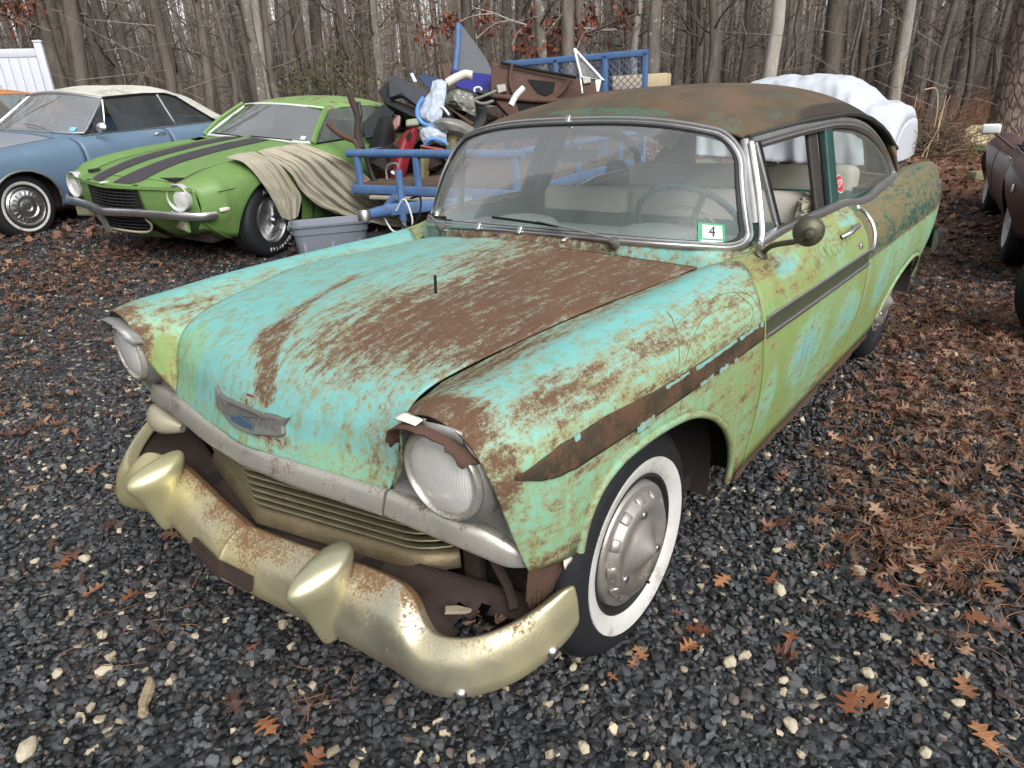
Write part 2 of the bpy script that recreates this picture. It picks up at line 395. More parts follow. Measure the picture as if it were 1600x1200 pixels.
# side surface: stations at constant x, nine control points from hood seam / belt down to the sill
SST = [
 (.43, [(.537, .914), (.59, .930), (.65, .950), (.72, .963), (.81, .945), (.878, .885), (.897, .80), (.893, .68), (.865, .33)]),
 (.25, [(.576, .945), (.61, .953), (.66, .966), (.73, .976), (.82, .955), (.885, .890), (.905, .80), (.903, .66), (.872, .33)]),
 (.00, [(.617, .969), (.64, .972), (.68, .979), (.74, .986), (.825, .962), (.890, .895), (.910, .80), (.908, .64), (.875, .33)]),
 (-.3, [(.634, .969), (.655, .974), (.69, .983), (.748, .991), (.83, .965), (.893, .897), (.912, .80), (.910, .62), (.875, .33)]),
 (-.6, [(.640, .963), (.665, .971), (.70, .985), (.76, .993), (.835, .967), (.895, .900), (.914, .80), (.912, .60), (.875, .32)]),
 (-.75, [(.690, .980), (.715, .989), (.745, .998), (.785, 1.0), (.84, .975), (.896, .905), (.915, .80), (.914, .60), (.873, .32)]),
 (-.95, [(.765, 1.035), (.775, 1.037), (.79, 1.035), (.815, 1.022), (.85, .985), (.898, .910), (.917, .80), (.916, .60), (.872, .32)]),
 (-1.4, [(.775, 1.045), (.785, 1.046), (.80, 1.043), (.82, 1.03), (.855, .990), (.900, .910), (.920, .80), (.918, .60), (.872, .32)]),
 (-1.85, [(.775, 1.035), (.785, 1.037), (.80, 1.035), (.825, 1.02), (.86, .985), (.903, .910), (.922, .80), (.920, .60), (.870, .32)]),
 (-2.08, [(.775, 1.005), (.787, 1.007), (.803, 1.007), (.828, .997), (.862, .968), (.905, .905), (.923, .80), (.920, .60), (.870, .32)]),
 (-2.4, [(.740, 1.02), (.765, 1.035), (.795, 1.042), (.825, 1.028), (.865, .985), (.906, .905), (.923, .80), (.918, .60), (.868, .32)]),
 (-2.8, [(.700, 1.03), (.740, 1.05), (.785, 1.060), (.825, 1.04), (.865, .985), (.905, .900), (.922, .79), (.915, .60), (.865, .33)]),
 (-3.3, [(.660, 1.02), (.710, 1.045), (.775, 1.062), (.822, 1.04), (.862, .985), (.899, .895), (.914, .78), (.905, .60), (.855, .35)]),
 (-3.75, [(.650, 1.0), (.705, 1.03), (.768, 1.052), (.812, 1.035), (.848, .98), (.878, .890), (.890, .78), (.880, .62), (.830, .42)]),
 (-4.0, [(.665, .96), (.715, 1.0), (.768, 1.020), (.803, 1.0), (.828, .95), (.850, .870), (.858, .78), (.848, .66), (.805, .48)]),
 (-4.12, [(.72, .92), (.745, .95), (.770, .962), (.787, .95), (.803, .915), (.815, .850), (.820, .78), (.810, .68), (.780, .55)]),
]
SX = np.array([s[0] for s in SST]); SC_ = np.array([s[1] for s in SST])
def scol(x): return herm(np.atleast_1d(-np.asarray(x, float)), -SX, SC_)           # (n,9,2)
def side_uz(x, z, u0=2.0):
    """surface y at (x,z) on the outer side"""
    c = scol(x)[0]; uu = np.linspace(u0, 8, 200); q = herm(uu, np.arange(9), c)
    k = np.argmin(np.abs(q[:, 1]-z)); return uu[k], q[k, 0]
def side_pt(x, z, off=0.0):
    u, y = side_uz(x, z); c = scol(x)[0]; q = herm(np.array([max(2, u-.1), min(8, u+.1)]), np.arange(9), c)
    t = q[1]-q[0]; nrm = np.array([-t[1], t[0]]); nrm /= np.linalg.norm(nrm)+1e-9
    if nrm[0] < 0: nrm = -nrm
    return np.array([x, y+nrm[0]*off, z+nrm[1]*off])
def side_panel(a, b, nx, nu, u0=0., zb=None, xs=None, zbot=None):
    """grid between seam curves a(z), b(z); optional arch height zb(x)"""
    P = np.zeros((nx, nu, 3)); s = np.linspace(0, 1, nx) if xs is None else xs
    for i in range(nx):
        x = a(.7)+(b(.7)-a(.7))*s[i]
        c = scol(x)[0]; uu = np.linspace(u0, 8, 300); q = herm(uu, np.arange(9), c)
        ua, ub = u0, 8.
        xx = a(q[:, 1])+(b(q[:, 1])-a(q[:, 1]))*s[i]
        if zb is not None:
            lim = zb(xx); bad = (q[:, 1] < lim) & (uu > 3)
            if bad.any():
                k = np.argmax(bad); f0 = q[k-1, 1]-lim[k-1]; f1 = lim[k]-q[k, 1]; ub = uu[k-1]+(uu[k]-uu[k-1])*f0/(f0+f1+1e-9)
        us = np.linspace(ua, ub, nu)
        qq = herm(us, np.arange(9), c)
        xs_ = a(qq[:, 1])+(b(qq[:, 1])-a(qq[:, 1]))*s[i]
        cc = scol(xs_)
        for j in range(nu):
            y, z = herm(us[j:j+1], np.arange(9), cc[j])[0]; P[i, j] = (xs_[j], y, z)
    return P
_az = [.30, .42, .65, .80, .85, .90, .95, .98, 1.0, 1.04]; _ax = [-.625, -.62, -.612, -.585, -.577, -.585, -.615, -.66, -.71, -.80]
def door_front(z): return np.interp(z, _az, _ax)
def door_rear(z): return np.interp(z, [.3, .5, .8, .9, 1.0, 1.05], [-1.80, -1.82, -1.83, -1.83, -1.80, -1.78])
ARX = [-.70, -.482, -.478, -.465, -.43, -.35, -.22, -.09, .03, .16, .275, .345, .378, .392, .398, .50]
ARZ = [.30, .30, .33, .40, .475, .575, .672, .728, .750, .758, .748, .712, .665, .62, .585, .585]
def archF(x): return np.interp(x, ARX, ARZ)
def archR(x):
    t = np.clip(1-((np.asarray(x)+2.93)/.53)**2, 0, None); return np.where(t > 0, .335+.265*t**.42, .30)

# ---- masks
def m_fender(P, side):
    x, y, z = P[..., 0], np.abs(P[..., 1]), P[..., 2]
    crown = np.exp(-((y-.745)/.05)**2)*sg(z-.9, .01)
    rust = .34+.24*sg(.68-y, .02)*sg(x+.9, .1)+.12*np.exp(-((z-.92)/.05)**2)
    rust = np.maximum(rust, .55*np.exp(-((y-.835)/.035)**2)*np.exp(-((z-.94)/.05)**2)*sg(.62-x, .05))
    rust = rust-.30*crown*sg(.50-x, .06)
    if side > 0:
        rust = np.maximum(rust, blob(P, (.60, .72, .93), (.10, .14, .06), .85)); rust = np.maximum(rust, blob(P, (.585, .83, .84), (.06, .05, .11), .70))
        rust = np.maximum(rust, blob(P, (.35, .84, .93), (.22, .07, .05), .62)); rust = np.maximum(rust, blob(P, (-.05, .84, .93), (.22, .06, .04), .56))
        rust = np.maximum(rust, blob(P, (-.70, .76, .99), (.10, .08, .04), .7)); rust = np.maximum(rust, blob(P, (.45, .87, .60), (.1, .06, .04), .62))
        rust = np.maximum(rust, blob(P, (-.55, .88, .34), (.12, .06, .06), .6)); rust = np.maximum(rust, np.clip(.62-np.abs(z-archF(x)-.0)/.03, 0, .5)*sg(.9-z, .02))
        rust = np.maximum(rust, seg(P, (.56, .9, .865), (-.5, .91, .865), .016, .58)); rust = np.maximum(rust, seg(P, (.56, .9, .79), (-.5, .91, .785), .014, .56))
    else:
        rust = np.maximum(rust-.26, blob(P, (.61, -.70, .93), (.07, .12, .05), .75)); rust = np.maximum(rust, blob(P, (.60, -.60, .86), (.05, .04, .08), .75)); rust = np.maximum(rust, blob(P, (.57, -.53, .72), (.05, .05, .04), .65))
        rust = np.maximum(rust, blob(P, (.45, -.60, .94), (.15, .05, .05), .5))
    lime = .30+.36*sg(.90-z, .03)-.40*crown
    if side > 0: lime = lime+.25*sg(-.25-x, .12)*sg(.95-z, .03)
    else: lime = lime+blob(P, (.56, -.55, .80), (.06, .06, .10), .7)
    return np.stack([np.clip(rust, 0, 1), np.clip(lime, 0, 1.2), 0*x, 1+0*x], -1)
def m_hood(P):
    x, y, z = P[..., 0], P[..., 1], P[..., 2]
    wob = .045*np.sin(7*x+1)+.03*np.sin(17*x+2)
    big = sg(y-.05-wob, .06)*sg(.45-x+.05*np.sin(9*y), .05)
    rust = .24+.62*big*(1-.35*np.exp(-((x+.25)/.25)**2)*np.exp(-((y-.14)/.07)**2))
    rust = np.maximum(rust, seg(P, (.60, .06, .84), (.42, -.10, .935), .045, .75)); rust = np.maximum(rust, seg(P, (.42, -.10, .935), (.05, -.22, .97), .040, .66))
    rust = np.maximum(rust, blob(P, (.45, -.09, .93), (.14, .07, .05), .72))
    rust = np.maximum(rust, np.clip(.75-(x+.47+.22*(np.abs(y)/.63)**2)/.05, 0, .72)*sg(y+.42, .05))
    rust = np.maximum(rust, sg(.62-x, .03)*.40*sg(y-.36, .05)); rust = np.maximum(rust, blob(P, (.58, .46, .80), (.06, .06, .12), .46))
    rust = np.maximum(rust, blob(P, (.62, .02, .84), (.06, .02, .05), .66)); rust = np.maximum(rust, blob(P, (.63, -.02, .79), (.06, .05, .03), .52)); rust = np.maximum(rust, blob(P, (.63, .12, .735), (.06, .14, .02), .55))
    rust = rust-blob(P, (.3, -.35, .93), (.45, .17, .2), .14)-blob(P, (.62, .22, .80), (.08, .13, .09), .12)
    lime = .12+.55*blob(P, (.55, -.42, .82), (.09, .12, .13), 1)+.3*blob(P, (.60, .40, .74), (.08, .15, .08), 1)+.3*blob(P, (.63, 0, .72), (.08, .5, .04), 1)
    return np.stack([np.clip(rust, 0, 1), np.clip(lime, 0, 1.2), 0*x, 1+0*x], -1)
def m_door(P):
    x, y, z = P[..., 0], P[..., 1], P[..., 2]
    rust = .25+.20*sg(z-.97, .02)+.0*x
    for c, r, a in [((-.75, .84, .98), (.14, .06, .05), .62), ((-1.45, .9, .345), (.8, .06, .035), .72), ((-.9, .9, .89), (.3, .05, .03), .40), ((-1.72, .89, .95), (.10, .05, .08), .40), ((-.68, .9, .60), (.05, .05, .2), .34)]:
        rust = np.maximum(rust, blob(P, c, r, a))
    lime = 1.0+.15*np.sin(5*x+9*z)*0-blob(P, (-1.05, .92, .62), (.14, .1, .10), .75)-blob(P, (-1.60, .92, .60), (.16, .1, .09), .6)-blob(P, (-.88, .86, .96), (.09, .08, .03), .9)-blob(P, (-1.65, .84, 1.0), (.12, .06, .03), .7)-blob(P, (-.70, .9, .55), (.06, .1, .12), .35)
    return np.stack([np.clip(rust, 0, 1), np.clip(lime, 0, 1.2), 0*x, 1+0*x], -1)
def m_quarter(P):
    x, y, z = P[..., 0], np.abs(P[..., 1]), P[..., 2]
    zl = np.interp(-x, [1.8, 2.6, 4.1], [.80, .80, .78])
    dark = sg(z-zl, .006)*.95
    rust = .24+.30*sg(.12-np.abs(z-1.0), .02)*.6+blob(P, (-2.2, .9, .93), (.4, .08, .08), .06)
    rust = np.maximum(rust, np.clip(.8-np.abs(z-zl)/.018, 0, .66)); rust = np.maximum(rust, blob(P, (-2.35, .9, .45), (.10, .08, .08), .5))
    lime = .85-blob(P, (-2.2, .92, .62), (.14, .1, .1), .45)
    return np.stack([np.clip(rust, 0, 1), np.clip(lime, 0, 1.2), dark, 1+0*x], -1)
def A(P, f, *k): return {'m': f(np.asarray(P).reshape(-1, 3), *k)}

# ---- front fenders (left visible side, then the mirrored right one)
NOSE = np.array([
 [(.43, .537, .914), (.43, .59, .930), (.43, .65, .950), (.43, .72, .963), (.43, .81, .945), (.43, .878, .885), (.43, .897, .80), (.43, .894, .69), (.43, .886, .585)],
 [(.520, .517, .864), (.525, .558, .906), (.53, .62, .944), (.53, .70, .960), (.53, .80, .940), (.52, .865, .87), (.51, .878, .78), (.50, .874, .68), (.485, .868, .587)],
 [(.550, .513, .785), (.575, .562, .86), (.588, .615, .935), (.592, .70, .958), (.58, .795, .925), (.562, .848, .84), (.545, .858, .75), (.528, .857, .665), (.508, .855, .588)],
 [(.581, .503, .700), (.606, .578, .79), (.622, .612, .91), (.628, .70, .951), (.615, .785, .912), (.600, .826, .83), (.575, .836, .74), (.550, .842, .66), (.524, .846, .590)]])
def fender_grid():
    nx = 70; s = np.sort(np.r_[np.linspace(0, 1, 46), (np.array(ARX[1:-1])-(-.612))/(.43+.612), np.linspace((.43+.612-.06)/(1.042), 1, 6)[:-1]]); s = np.unique(s.round(5))
    P1 = side_panel(lambda z: door_front(z)+.004, lambda z: .43+0*np.asarray(z), len(s), 44, 0, archF, s)
    L = Loft(NOSE); P2 = L.panel(np.linspace(0, 3, 26)[1:], 0, 8, 44)
    return np.concatenate([P1, P2])
FG = fender_grid()
def mirror(P): Q = np.array(P, float); Q[..., 1] *= -1; return Q
fen = grid('front_fender', FG, PAINT, car, attr=A(FG, m_fender, 1), thick=.004, flip=False)
FR = mirror(FG); fenr = grid('front_fender', FR, PAINT, car, attr=A(FR, m_fender, -1), thick=.004, flip=True)
def arch_lip(f, xs, name, mir=False, r=.011, fn=None):
    p = np.array([side_pt(x, f(x), .002) for x in xs]); p = spath(p, 60)
    if mir: p = mirror(p)
    q = p.reshape(-1, 3); o = sweep(name, p, circ(r, 8), PAINT, car, attr=None)
    return o
for mir in (False, True):
    o = arch_lip(archF, ARX[2:-1], 'wheel_arch_lip', mir)
    V = np.array([v.co for v in o.data.vertices]); a = o.data.attributes.new('m', 'FLOAT_COLOR', 'POINT'); mm = m_fender(V, 1); mm[:, 0] = .40; a.data.foreach_set('color', mm.ravel())
# ---- hood
HE = np.array([(-.69, .642, .962), (-.5, .639, .964), (-.3, .634, .968), (-.1, .626, .972), (.05, .612, .967), (.20, .584, .950), (.33, .561, .935), (.446, .534, .911), (.508, .520, .876), (.542, .515, .819), (.557, .513, .751), (.581, .503, .695)])
HC = np.array([(-.485, 0, 1.030), (-.35, 0, 1.021), (-.18, 0, 1.010), (0, 0, .997), (.13, 0, .985), (.26, 0, .968), (.37, 0, .946), (.47, 0, .915), (.545, 0, .878), (.590, 0, .825), (.618, 0, .765), (.652, 0, .694)])
def hood_pt(t, s):
    k = np.linspace(0, 1, 12); e = herm(np.atleast_1d(t), k, HE)[0]; c = herm(np.atleast_1d(t), k, HC)[0]
    a = abs(s); ys = e[1]-.0035
    ax = 2.3-1.0*max(0, (t-.82)/.18); x = e[0]+(c[0]-e[0])*(1-a**ax) if t > .1 else e[0]+(c[0]-e[0])*(1-a**2.6)
    z = e[2]+(c[2]-e[2])*(1-a**2.4)
    z += .010*math.exp(-((a-.0)/.27)**6)*min(1, max(0, (.72-t)/.2))
    return x, s*ys, z
ts = np.unique(np.r_[np.linspace(0, .5, 40), np.linspace(.5, 1, 46)]); ss = np.linspace(-1, 1, 81)
HG = np.array([[hood_pt(t, s) for s in ss] for t in ts])
hood = grid('hood', HG, PAINT, car, attr=A(HG, m_hood), thick=.004, flip=True)
for sgn in (1, -1):     # dark channel below the hood seams
    p = spath(HE, 60)*[1, sgn, 1]+[0, 0, -.012]; p[40:, 0] -= .010
    tube('hood_channel', p, .010, BLACK, car, 6)
def hood_at(x, y):      # height of hood
    d = np.abs(HG[..., 0]-x)+np.abs(HG[..., 1]-y); i = np.unravel_index(np.argmin(d), d.shape); return HG[i]
# rod stuck in the hood
b = hood_at(.09, .19); tube('hood_rod', [b+[0, 0, -.01], b+[-.012, -.008, .055]], .0045, BLACK, car, 6)
# ---- cowl
def wsB(y): a = abs(y)/.752; return np.array([-.560-.285*a**4.2, y, 1.058-.048*a**4])
def wsT(y): a = abs(y)/.648; return np.array([-.880-.075*a**4, y, 1.424-.072*a**3])
ck = np.linspace(-1, 1, 61); cw = []
for s in ck:
    y = s*.765; f = wsB(np.clip(y, -.752, .752))+[.004, 0, -.012]; f[1] = y
    e = herm(np.array([abs(y)]), [0, .3, .5, .62, .69, .735, .765], np.array([(-.497, 1.022), (-.545, 1.008), (-.60, .982), (-.680, .953), (-.705, .976), (-.74, .990), (-.80, 1.012)]))[0]
    cw.append([f*(1-k)+np.array([e[0], y, e[1]])*k+[0, 0, .012*math.sin(PI*k)] for k in np.linspace(0, 1, 8)])
cw = np.array(cw)
def m_cowl(P):
    r = .80-.48*sg(np.abs(P[:, 1])-.40, .05)+.3*sg(np.abs(P[:, 1])-.72, .02); return np.stack([r, .25+0*r, 0*r, 1+0*r], -1)
grid('cowl', cw, PAINT, car, attr=A(cw, m_cowl), flip=False)
for k in range(3):      # flecks lying on the cowl
    p = cw[[14, 26, 38][k], 4]; box('paint_fleck', p+[0, 0, .006], (.012, .022, .003), CREAM if k != 1 else simple('purple_fleck', (.12, .06, .3)), car, rot=rotm('Z', k))
# ---- door (left) and mirrored right one; quarter panels
for sgn in (1, -1):
    DP = side_panel(lambda z: door_front(z)-.004, lambda z: door_rear(z)+.004, 60, 44, .0)
    if sgn < 0: DP = mirror(DP)
    d = grid('door', DP, PAINT, car, attr=A(DP*[1, sgn, 1], m_door), thick=.02, flip=sgn > 0)
    if sgn > 0: door = d
    s = np.unique(np.r_[np.linspace(0, 1, 80), (np.linspace(-2.40, -2.46, 10)+1.81)/(-4.12+1.81), (np.linspace(-3.40, -3.46, 10)+1.81)/(-4.12+1.81)])
    QP = side_panel(lambda z: door_rear(z)-.004, lambda z: -4.12+0*np.asarray(z), len(s), 44, 0, lambda x: np.maximum(archR(x), np.interp(-np.asarray(x), [2.4, 3.5, 4.12], [.30, .36, .5])), s)
    if sgn < 0: QP = mirror(QP)
    qp = grid('rear_quarter_panel', QP, PAINT, car, attr=A(QP, m_quarter), thick=.004, flip=sgn > 0)
    p = np.array([side_pt(x, float(archR(x)), .002) for x in np.linspace(-2.405, -3.455, 40)])
    o = tube('wheel_arch_lip', mirror(p) if sgn < 0 else p, .011, PAINT, car, 8); V = np.array([v.co for v in o.data.vertices]); a = o.data.attributes.new('m', 'FLOAT_COLOR', 'POINT'); a.data.foreach_set('color', np.tile([.35, .8, 0, 1.], (len(V), 1)).ravel())
    # sill below the door, ragged
    pr = [(.03, -.012), (.03, .0), (-.045, -.004), (-.05, -.03)]
    xs = np.linspace(-.60, -2.38, 40); p = np.array([(x, (.862+.003*math.sin(x*9))*sgn, .315+.006*math.sin(23*x)) for x in xs])
    sweep('sill', p, pr, RUST, car, ref=(0, 0, 1), scale=1+.25*np.sin(xs*31)*np.sin(xs*13))
    # dark band (old moulding bed) on the fender
    xs = np.r_[np.linspace(.565, .45, 12), np.linspace(.43, -.57, 40)]
    if sgn > 0:
        G = []
        for i, x in enumerate(xs):
            w = math.sqrt(max(0.0, min(1, (.570-x)/.045)))
            zt, zb_ = np.interp(x, [-.6, -.15, .1, .3, .45, .56], [.852, .856, .860, .872, .868, .842]), np.interp(x, [-.6, -.15, .2, .37, .48, .56], [.797, .797, .803, .806, .806, .822])
            zm = (zt+zb_)/2; row = []
            for k in np.linspace(1, -1, 9):
                z = zm+(zt-zb_)/2*k*w; zz = z
                if x > .43:
                    Lq = Loft(NOSE).panel([np.interp(x, [.43, .52, .565, .60], [0, 1, 2, 3])], 4, 8, 120)[0]; j = np.argmin(np.abs(Lq[:, 2]-z)); q = Lq[j]+[.001, .004, .001]
                else: q = side_pt(x, z, .004)
                row.append(q)
            G.append(row)
        grid('side_spear', np.array(G), SPEARM, car, flip=False, thick=.003)
        rr = np.random.default_rng(4)      # turquoise paint left along the edges of the bare band
        for x0, x1, zz, h in [(-.10, -.36, .851, .010), (-.38, -.52, .850, .012), (-.535, -.56, .848, .016), (.06, -.06, .853, .010), (-.12, -.20, .800, .014), (-.24, -.30, .798, .016), (.42, .40, .865, .012), (.20, .12, .8, .02), (-.34, -.36, .797, .012)]:
            m_ = 10; G = []
            for x in np.linspace(x0, x1, m_):
                hh = h*(.55+.6*rr.random()); zc = zz+rr.uniform(-.002, .002); G.append([side_pt(x, zc+hh/2, .0075), side_pt(x, zc-hh/2, .0075)])
            o = grid('paint_remnant', np.array(G), PAINT, car, attr={'m': np.tile([.30, .12, 0, 1.], (2*m_, 1))}, flip=False)
    # chrome mouldings on the door, dark band between
    for zt, x1 in ((.853, -1.80), (.797, -1.81)):
        p = np.array([side_pt(x, zt+np.interp(x, [-1.81, -.6], [-.010, 0]), .004) for x in np.linspace(-.60, x1, 40)])
        sweep('side_moulding', p*[1, sgn, 1], rrect(.014, .012, .004), CHR, car, ref=(0, 0, 1))
    G = np.array([[side_pt(x, z+np.interp(x, [-1.81, -.6], [-.010, 0]), .002) for z in np.linspace(.849, .801, 5)] for x in np.linspace(-.60, -1.815, 40)])
    grid('moulding_band', G*[1, sgn, 1], SPEARG, car, flip=sgn > 0)
    # moulding that sweeps up behind the door handle to the belt
    pth = [(-1.80, .843), (-1.86, .850), (-1.895, .875), (-1.91, .91), (-1.915, .95), (-1.905, .985), (-1.87, 1.008)]
    for off in (0, .022):
        q = spath(np.array([(x-off*.8, 0, z-(.8-.8*min(1, abs(i-2.5)/3))*0-off*.35*(1 if i < 2 else -.6)) for i, (x, z) in enumerate(pth)]), 24)
        p = np.array([side_pt(a_, c_, .005) for a_, b_, c_ in q])
        sweep('sweep_moulding', p*[1, sgn, 1], rrect(.011, .012, .004), CHR, car, ref=np.tile([0, .3*sgn, 0], (24, 1))+np.array([0, sgn, 0]))
# ---- underbody, wheel wells, engine bay: dark bodies that close the car from below
box('floor_pan', (-1.75, 0, .30), (3.6, 1.52, .06), UNDER, car)
box('engine_bay', (.03, 0, .62), (.86, .92, .40), UNDER, car)
box('firewall', (-.62, 0, .62), (.06, 1.70, .62), UNDER, car)
for sgn in (1, -1):
    box('inner_fender', (-.10, .50*sgn, .68), (.90, .06, .36), UNDER, car)
    for xc, yc, r_, d_ in ((-2.93, .86, .47, .28), (-.02, .82, .455, .32)):      # half drums over the wheels
        an = np.linspace(-.25, PI+.25, 20); G = np.array([[(xc+rr*math.cos(t), sgn*(yc-dd), .36+rr*math.sin(t)*(.60 if xc < -1 else .88)) for rr, dd in ((r_, .0), (r_, d_), (.02, d_))] for t in an])
        grid('wheel_well', G, UNDER, car)
box('trunk_box', (-3.3, 0, .65), (1.3, 1.45, .5), UNDER, car)
box('radiator_wall', (.40, 0, .62), (.03, 1.30, .44), BLACK, car)
# ---- wheels
def wheel(parent, c, sgn, R=.342, Rw=.255, Wd=.165, white=True, steer=0):
    """axle along +Y*sgn outward; c = hub centre on the outer face"""
    M = axisM(c, (math.sin(steer)*0, sgn, 0), (1, 0, 0))
    w_ = bpy.data.objects.new('wheel', None); COL.objects.link(w_); w_.parent = parent; w_.empty_display_size = .1
    ty = [(.205, -.02), (.215, .0), (.235, .012), (.262, .016), (.295, .010), (.318, -.004), (.334, -.022), (.341, -.045), (R, -.075), (.341, -.11), (.334, -.135), (.31, -.155), (.24, -.165), (.2, -.15)]
    lathe('tyre', ty, 64, RUBBER, w_, M)
    for r0 in (.3375,): 
        for h in (-.055, -.085, -.115): lathe('tread_rib', [(.3405, h-.010), (.3455, h-.008), (.3455, h+.008), (.3405, h+.010)], 64, RUBBER, w_, M)
    if white:
        lathe('white_wall', [(.2065, .0005), (.209, .0035), (.222, .0115), (.238, .0155), (.2545, .0195), (.2575, .0195), (.2585, .016)], 64, WHITEW, w_, M)
    lathe('rim', [(.214, -.004), (.205, .004), (.198, .004), (.193, -.010), (.186, -.020), (.176, -.024), (.168, -.010), (.05, -.03)], 48, simple('rim_dark_paint', (.02, .02, .02), .5) if 'rim_dark_paint' not in bpy.data.materials else bpy.data.materials['rim_dark_paint'], w_, M)
    cap = lathe('hubcap', [(.184, -.016), (.180, .0), (.172, .006), (.160, .002), (.150, .008), (.141, .026), (.128, .032), (.108, .030), (.094, .022), (.080, .022), (.072, .028), (.055, .038), (.038, .048), (.022, .059), (.010, .066), (.0, .068)], 64, CAPM, w_, M, ang=60)
    for k in range(12):     # raised rectangular flutes around the shoulder
        a = k*2*PI/12; q = M@Vector((.146*math.cos(a), .146*math.sin(a), .016)); rd = (M.to_3x3()@Vector((math.cos(a), math.sin(a), 0))); zz = M.to_3x3()@Vector((0, 0, 1)); tt = zz.cross(rd)
        R3 = np.array([list((rd*1.0-zz*.9).normalized()), list(tt), list(zz.cross(tt)*0+((rd*1.0-zz*.9).normalized()).cross(tt))]).T
        box('flute', np.array(q), (.028, .034, .010), CAPM, cap, rot=R3, bev=.003, seg=1)
    for k in range(3): 
        a = k*2*PI/3+.5; q = M@Vector((.104*math.cos(a), .104*math.sin(a), .030)); lathe('mark', [(.0, .003), (.011, .003), (.012, 0)], 10, CHR, cap, axisM(q, (0, sgn, 0)))
    tube('valve_stem', [np.array(M@Vector((.17*math.cos(1.9), .17*math.sin(1.9), -.012))), np.array(M@Vector((.165*math.cos(1.9), .165*math.sin(1.9), .025)))], .005, BLACK, w_, 6)
    return w_
wheel(car, (0, .805, .335), 1); wheel(car, (0, -.805, .335), -1); wheel(car, (-2.921, .80, .335), 1, white=False); wheel(car, (-2.921, -.80, .335), -1, white=False)
# ---- nose bar: chrome bar in three pieces under the hood and headlamps
def bar_prof(sc=1.0):
    return np.array([(.033, -.022), (.034, -.002), (.029, .006), (.012, .010), (-.018, .012), (-.028, .008), (-.033, -.002), (-.033, -.018)])*sc
bc = spath([(.655, 0, .668), (.652, .045, .668), (.640, .20, .667), (.618, .36, .667), (.598, .497, .666)], 30)
bc = np.vstack([bc[::-1]*[1, -1, 1], bc[1:]])
def barref(p): return np.tile([-.25, 0, 1.], (len(p), 1))
sweep('nose_bar', bc, bar_prof(), CHRB, car, ref=barref(bc))
for sgn in (1, -1):
    p = spath([(.597, .506, .668), (.590, .58, .664), (.576, .66, .655), (.556, .735, .640), (.534, .80, .617), (.506, .838, .600)], 30)
    p = p*[1, sgn, 1]; sc = np.interp(np.linspace(0, 1, 30), [0, .65, .88, 1], [1, 1, .8, .45])
    if sgn < 0: p = p[::-1]; sc = sc[::-1]
    sweep('nose_bar_end', p, bar_prof(), CHRB, car, ref=barref(p), scale=sc)
# ---- hood crest emblem
EM = simple('grey_emblem_metal', (.15, .145, .135), .55, .3, .3, 30, .3, 90, .2, (.10, .07, .05))
top = [(-.172, .808), (-.150, .792), (-.115, .788), (-.075, .790), (-.062, .781), (.062, .781), (.075, .790), (.12, .794), (.150, .792), (.176, .800)]
bot = [(.158, .776), (.166, .757), (.150, .748), (.10, .742), (.04, .733), (-.04, .733), (-.10, .744), (-.150, .757), (-.163, .776)]
pts = []
def nose_x(y, z):
    d = np.abs(HG[..., 1]-y)*1.0+np.abs(HG[..., 2]-z); d = np.where(HG[..., 0] > .3, d, 9); i = np.unravel_index(np.argmin(d), d.shape); return HG[i][0]
em = poly_extrude('hood_emblem', [(nose_x(y, z)-.006, y, z) for y, z in top+bot], (.022, 0, .002), EM, car, bev=.004)
BLUEE = simple('faded_blue_enamel', (.055, .10, .15), .5, 0, .3)
bx_ = nose_x(0, .757)+.0165
poly_extrude('crest', [(bx_, y, z) for y, z in [(-.050, .748), (-.050, .764), (-.018, .766), (-.016, .772), (.016, .772), (.018, .766), (.050, .764), (.050, .748), (.018, .746), (.016, .741), (-.016, .741), (-.018, .746)]], (.004, 0, 0), BLUEE, em)
for y0 in (-.13, -.10, -.07, .07, .10, .13):
    x0 = nose_x(y0, .768)+.016; box('rib', (x0, y0, .768), (.004, .004, .030), EM, em)
box('upper_blade', (nose_x(0, .79)+.018, 0, .792), (.012, .15, .006), EM, em)
RED = simple('red_primer', (.25, .05, .04), .8, 0, .4, 30)
for y, z, h in [(-.02, .728, .014), (.10, .729, .02), (.135, .731, .018), (-.005, .812, .016)]:
    x0 = nose_x(y, z)+.0015; poly_extrude('primer_patch', [(x0, y-.022, z), (x0, y-.004, z-h*.5), (x0, y+.02, z-h*.3), (x0, y+.014, z+h*.5), (x0, y-.014, z+h*.4)], (.0012, 0, 0), RED, hood)
# ---- grille: thin V-shaped horizontal bars with dark void behind, worn lower frame
GRM = simple('brassy_grille', (.26, .23, .14), .42, .7, .4, 20, .2, 90, .40, (.10, .055, .03))
GRF = simple('grille_frame', (.17, .135, .08), .45, .55, .5, 14, .4, 90, .42, (.11, .06, .04))
def gpath(x0, y1, z, dx=.145): 
    p = np.array([(x0-dx*abs(y)/.55*(1 if abs(y) < .46 else 1)-.06*max(0, (abs(y)-.46)/.1)**2, y, z-.045*abs(y)) for y in np.linspace(-y1, y1, 41)]); return p
box('grille_back', (.46, 0, .55), (.02, 1.02, .22), BLACK, car)
for k in range(6):
    z = .628-.0225*k; sweep('grille_bar', gpath(.652-.002*k, .548, z), rrect(.007, .020, .003), GRM, car, ref=(0, 0, 1))
pr = [(.022, -.02), (.022, -.010), (.010, .002), (-.016, .014), (-.024, .012), (-.024, -.01)]
sweep('grille_frame', gpath(.648, .56, .478), pr, GRF, car, ref=(0, 0, 1))
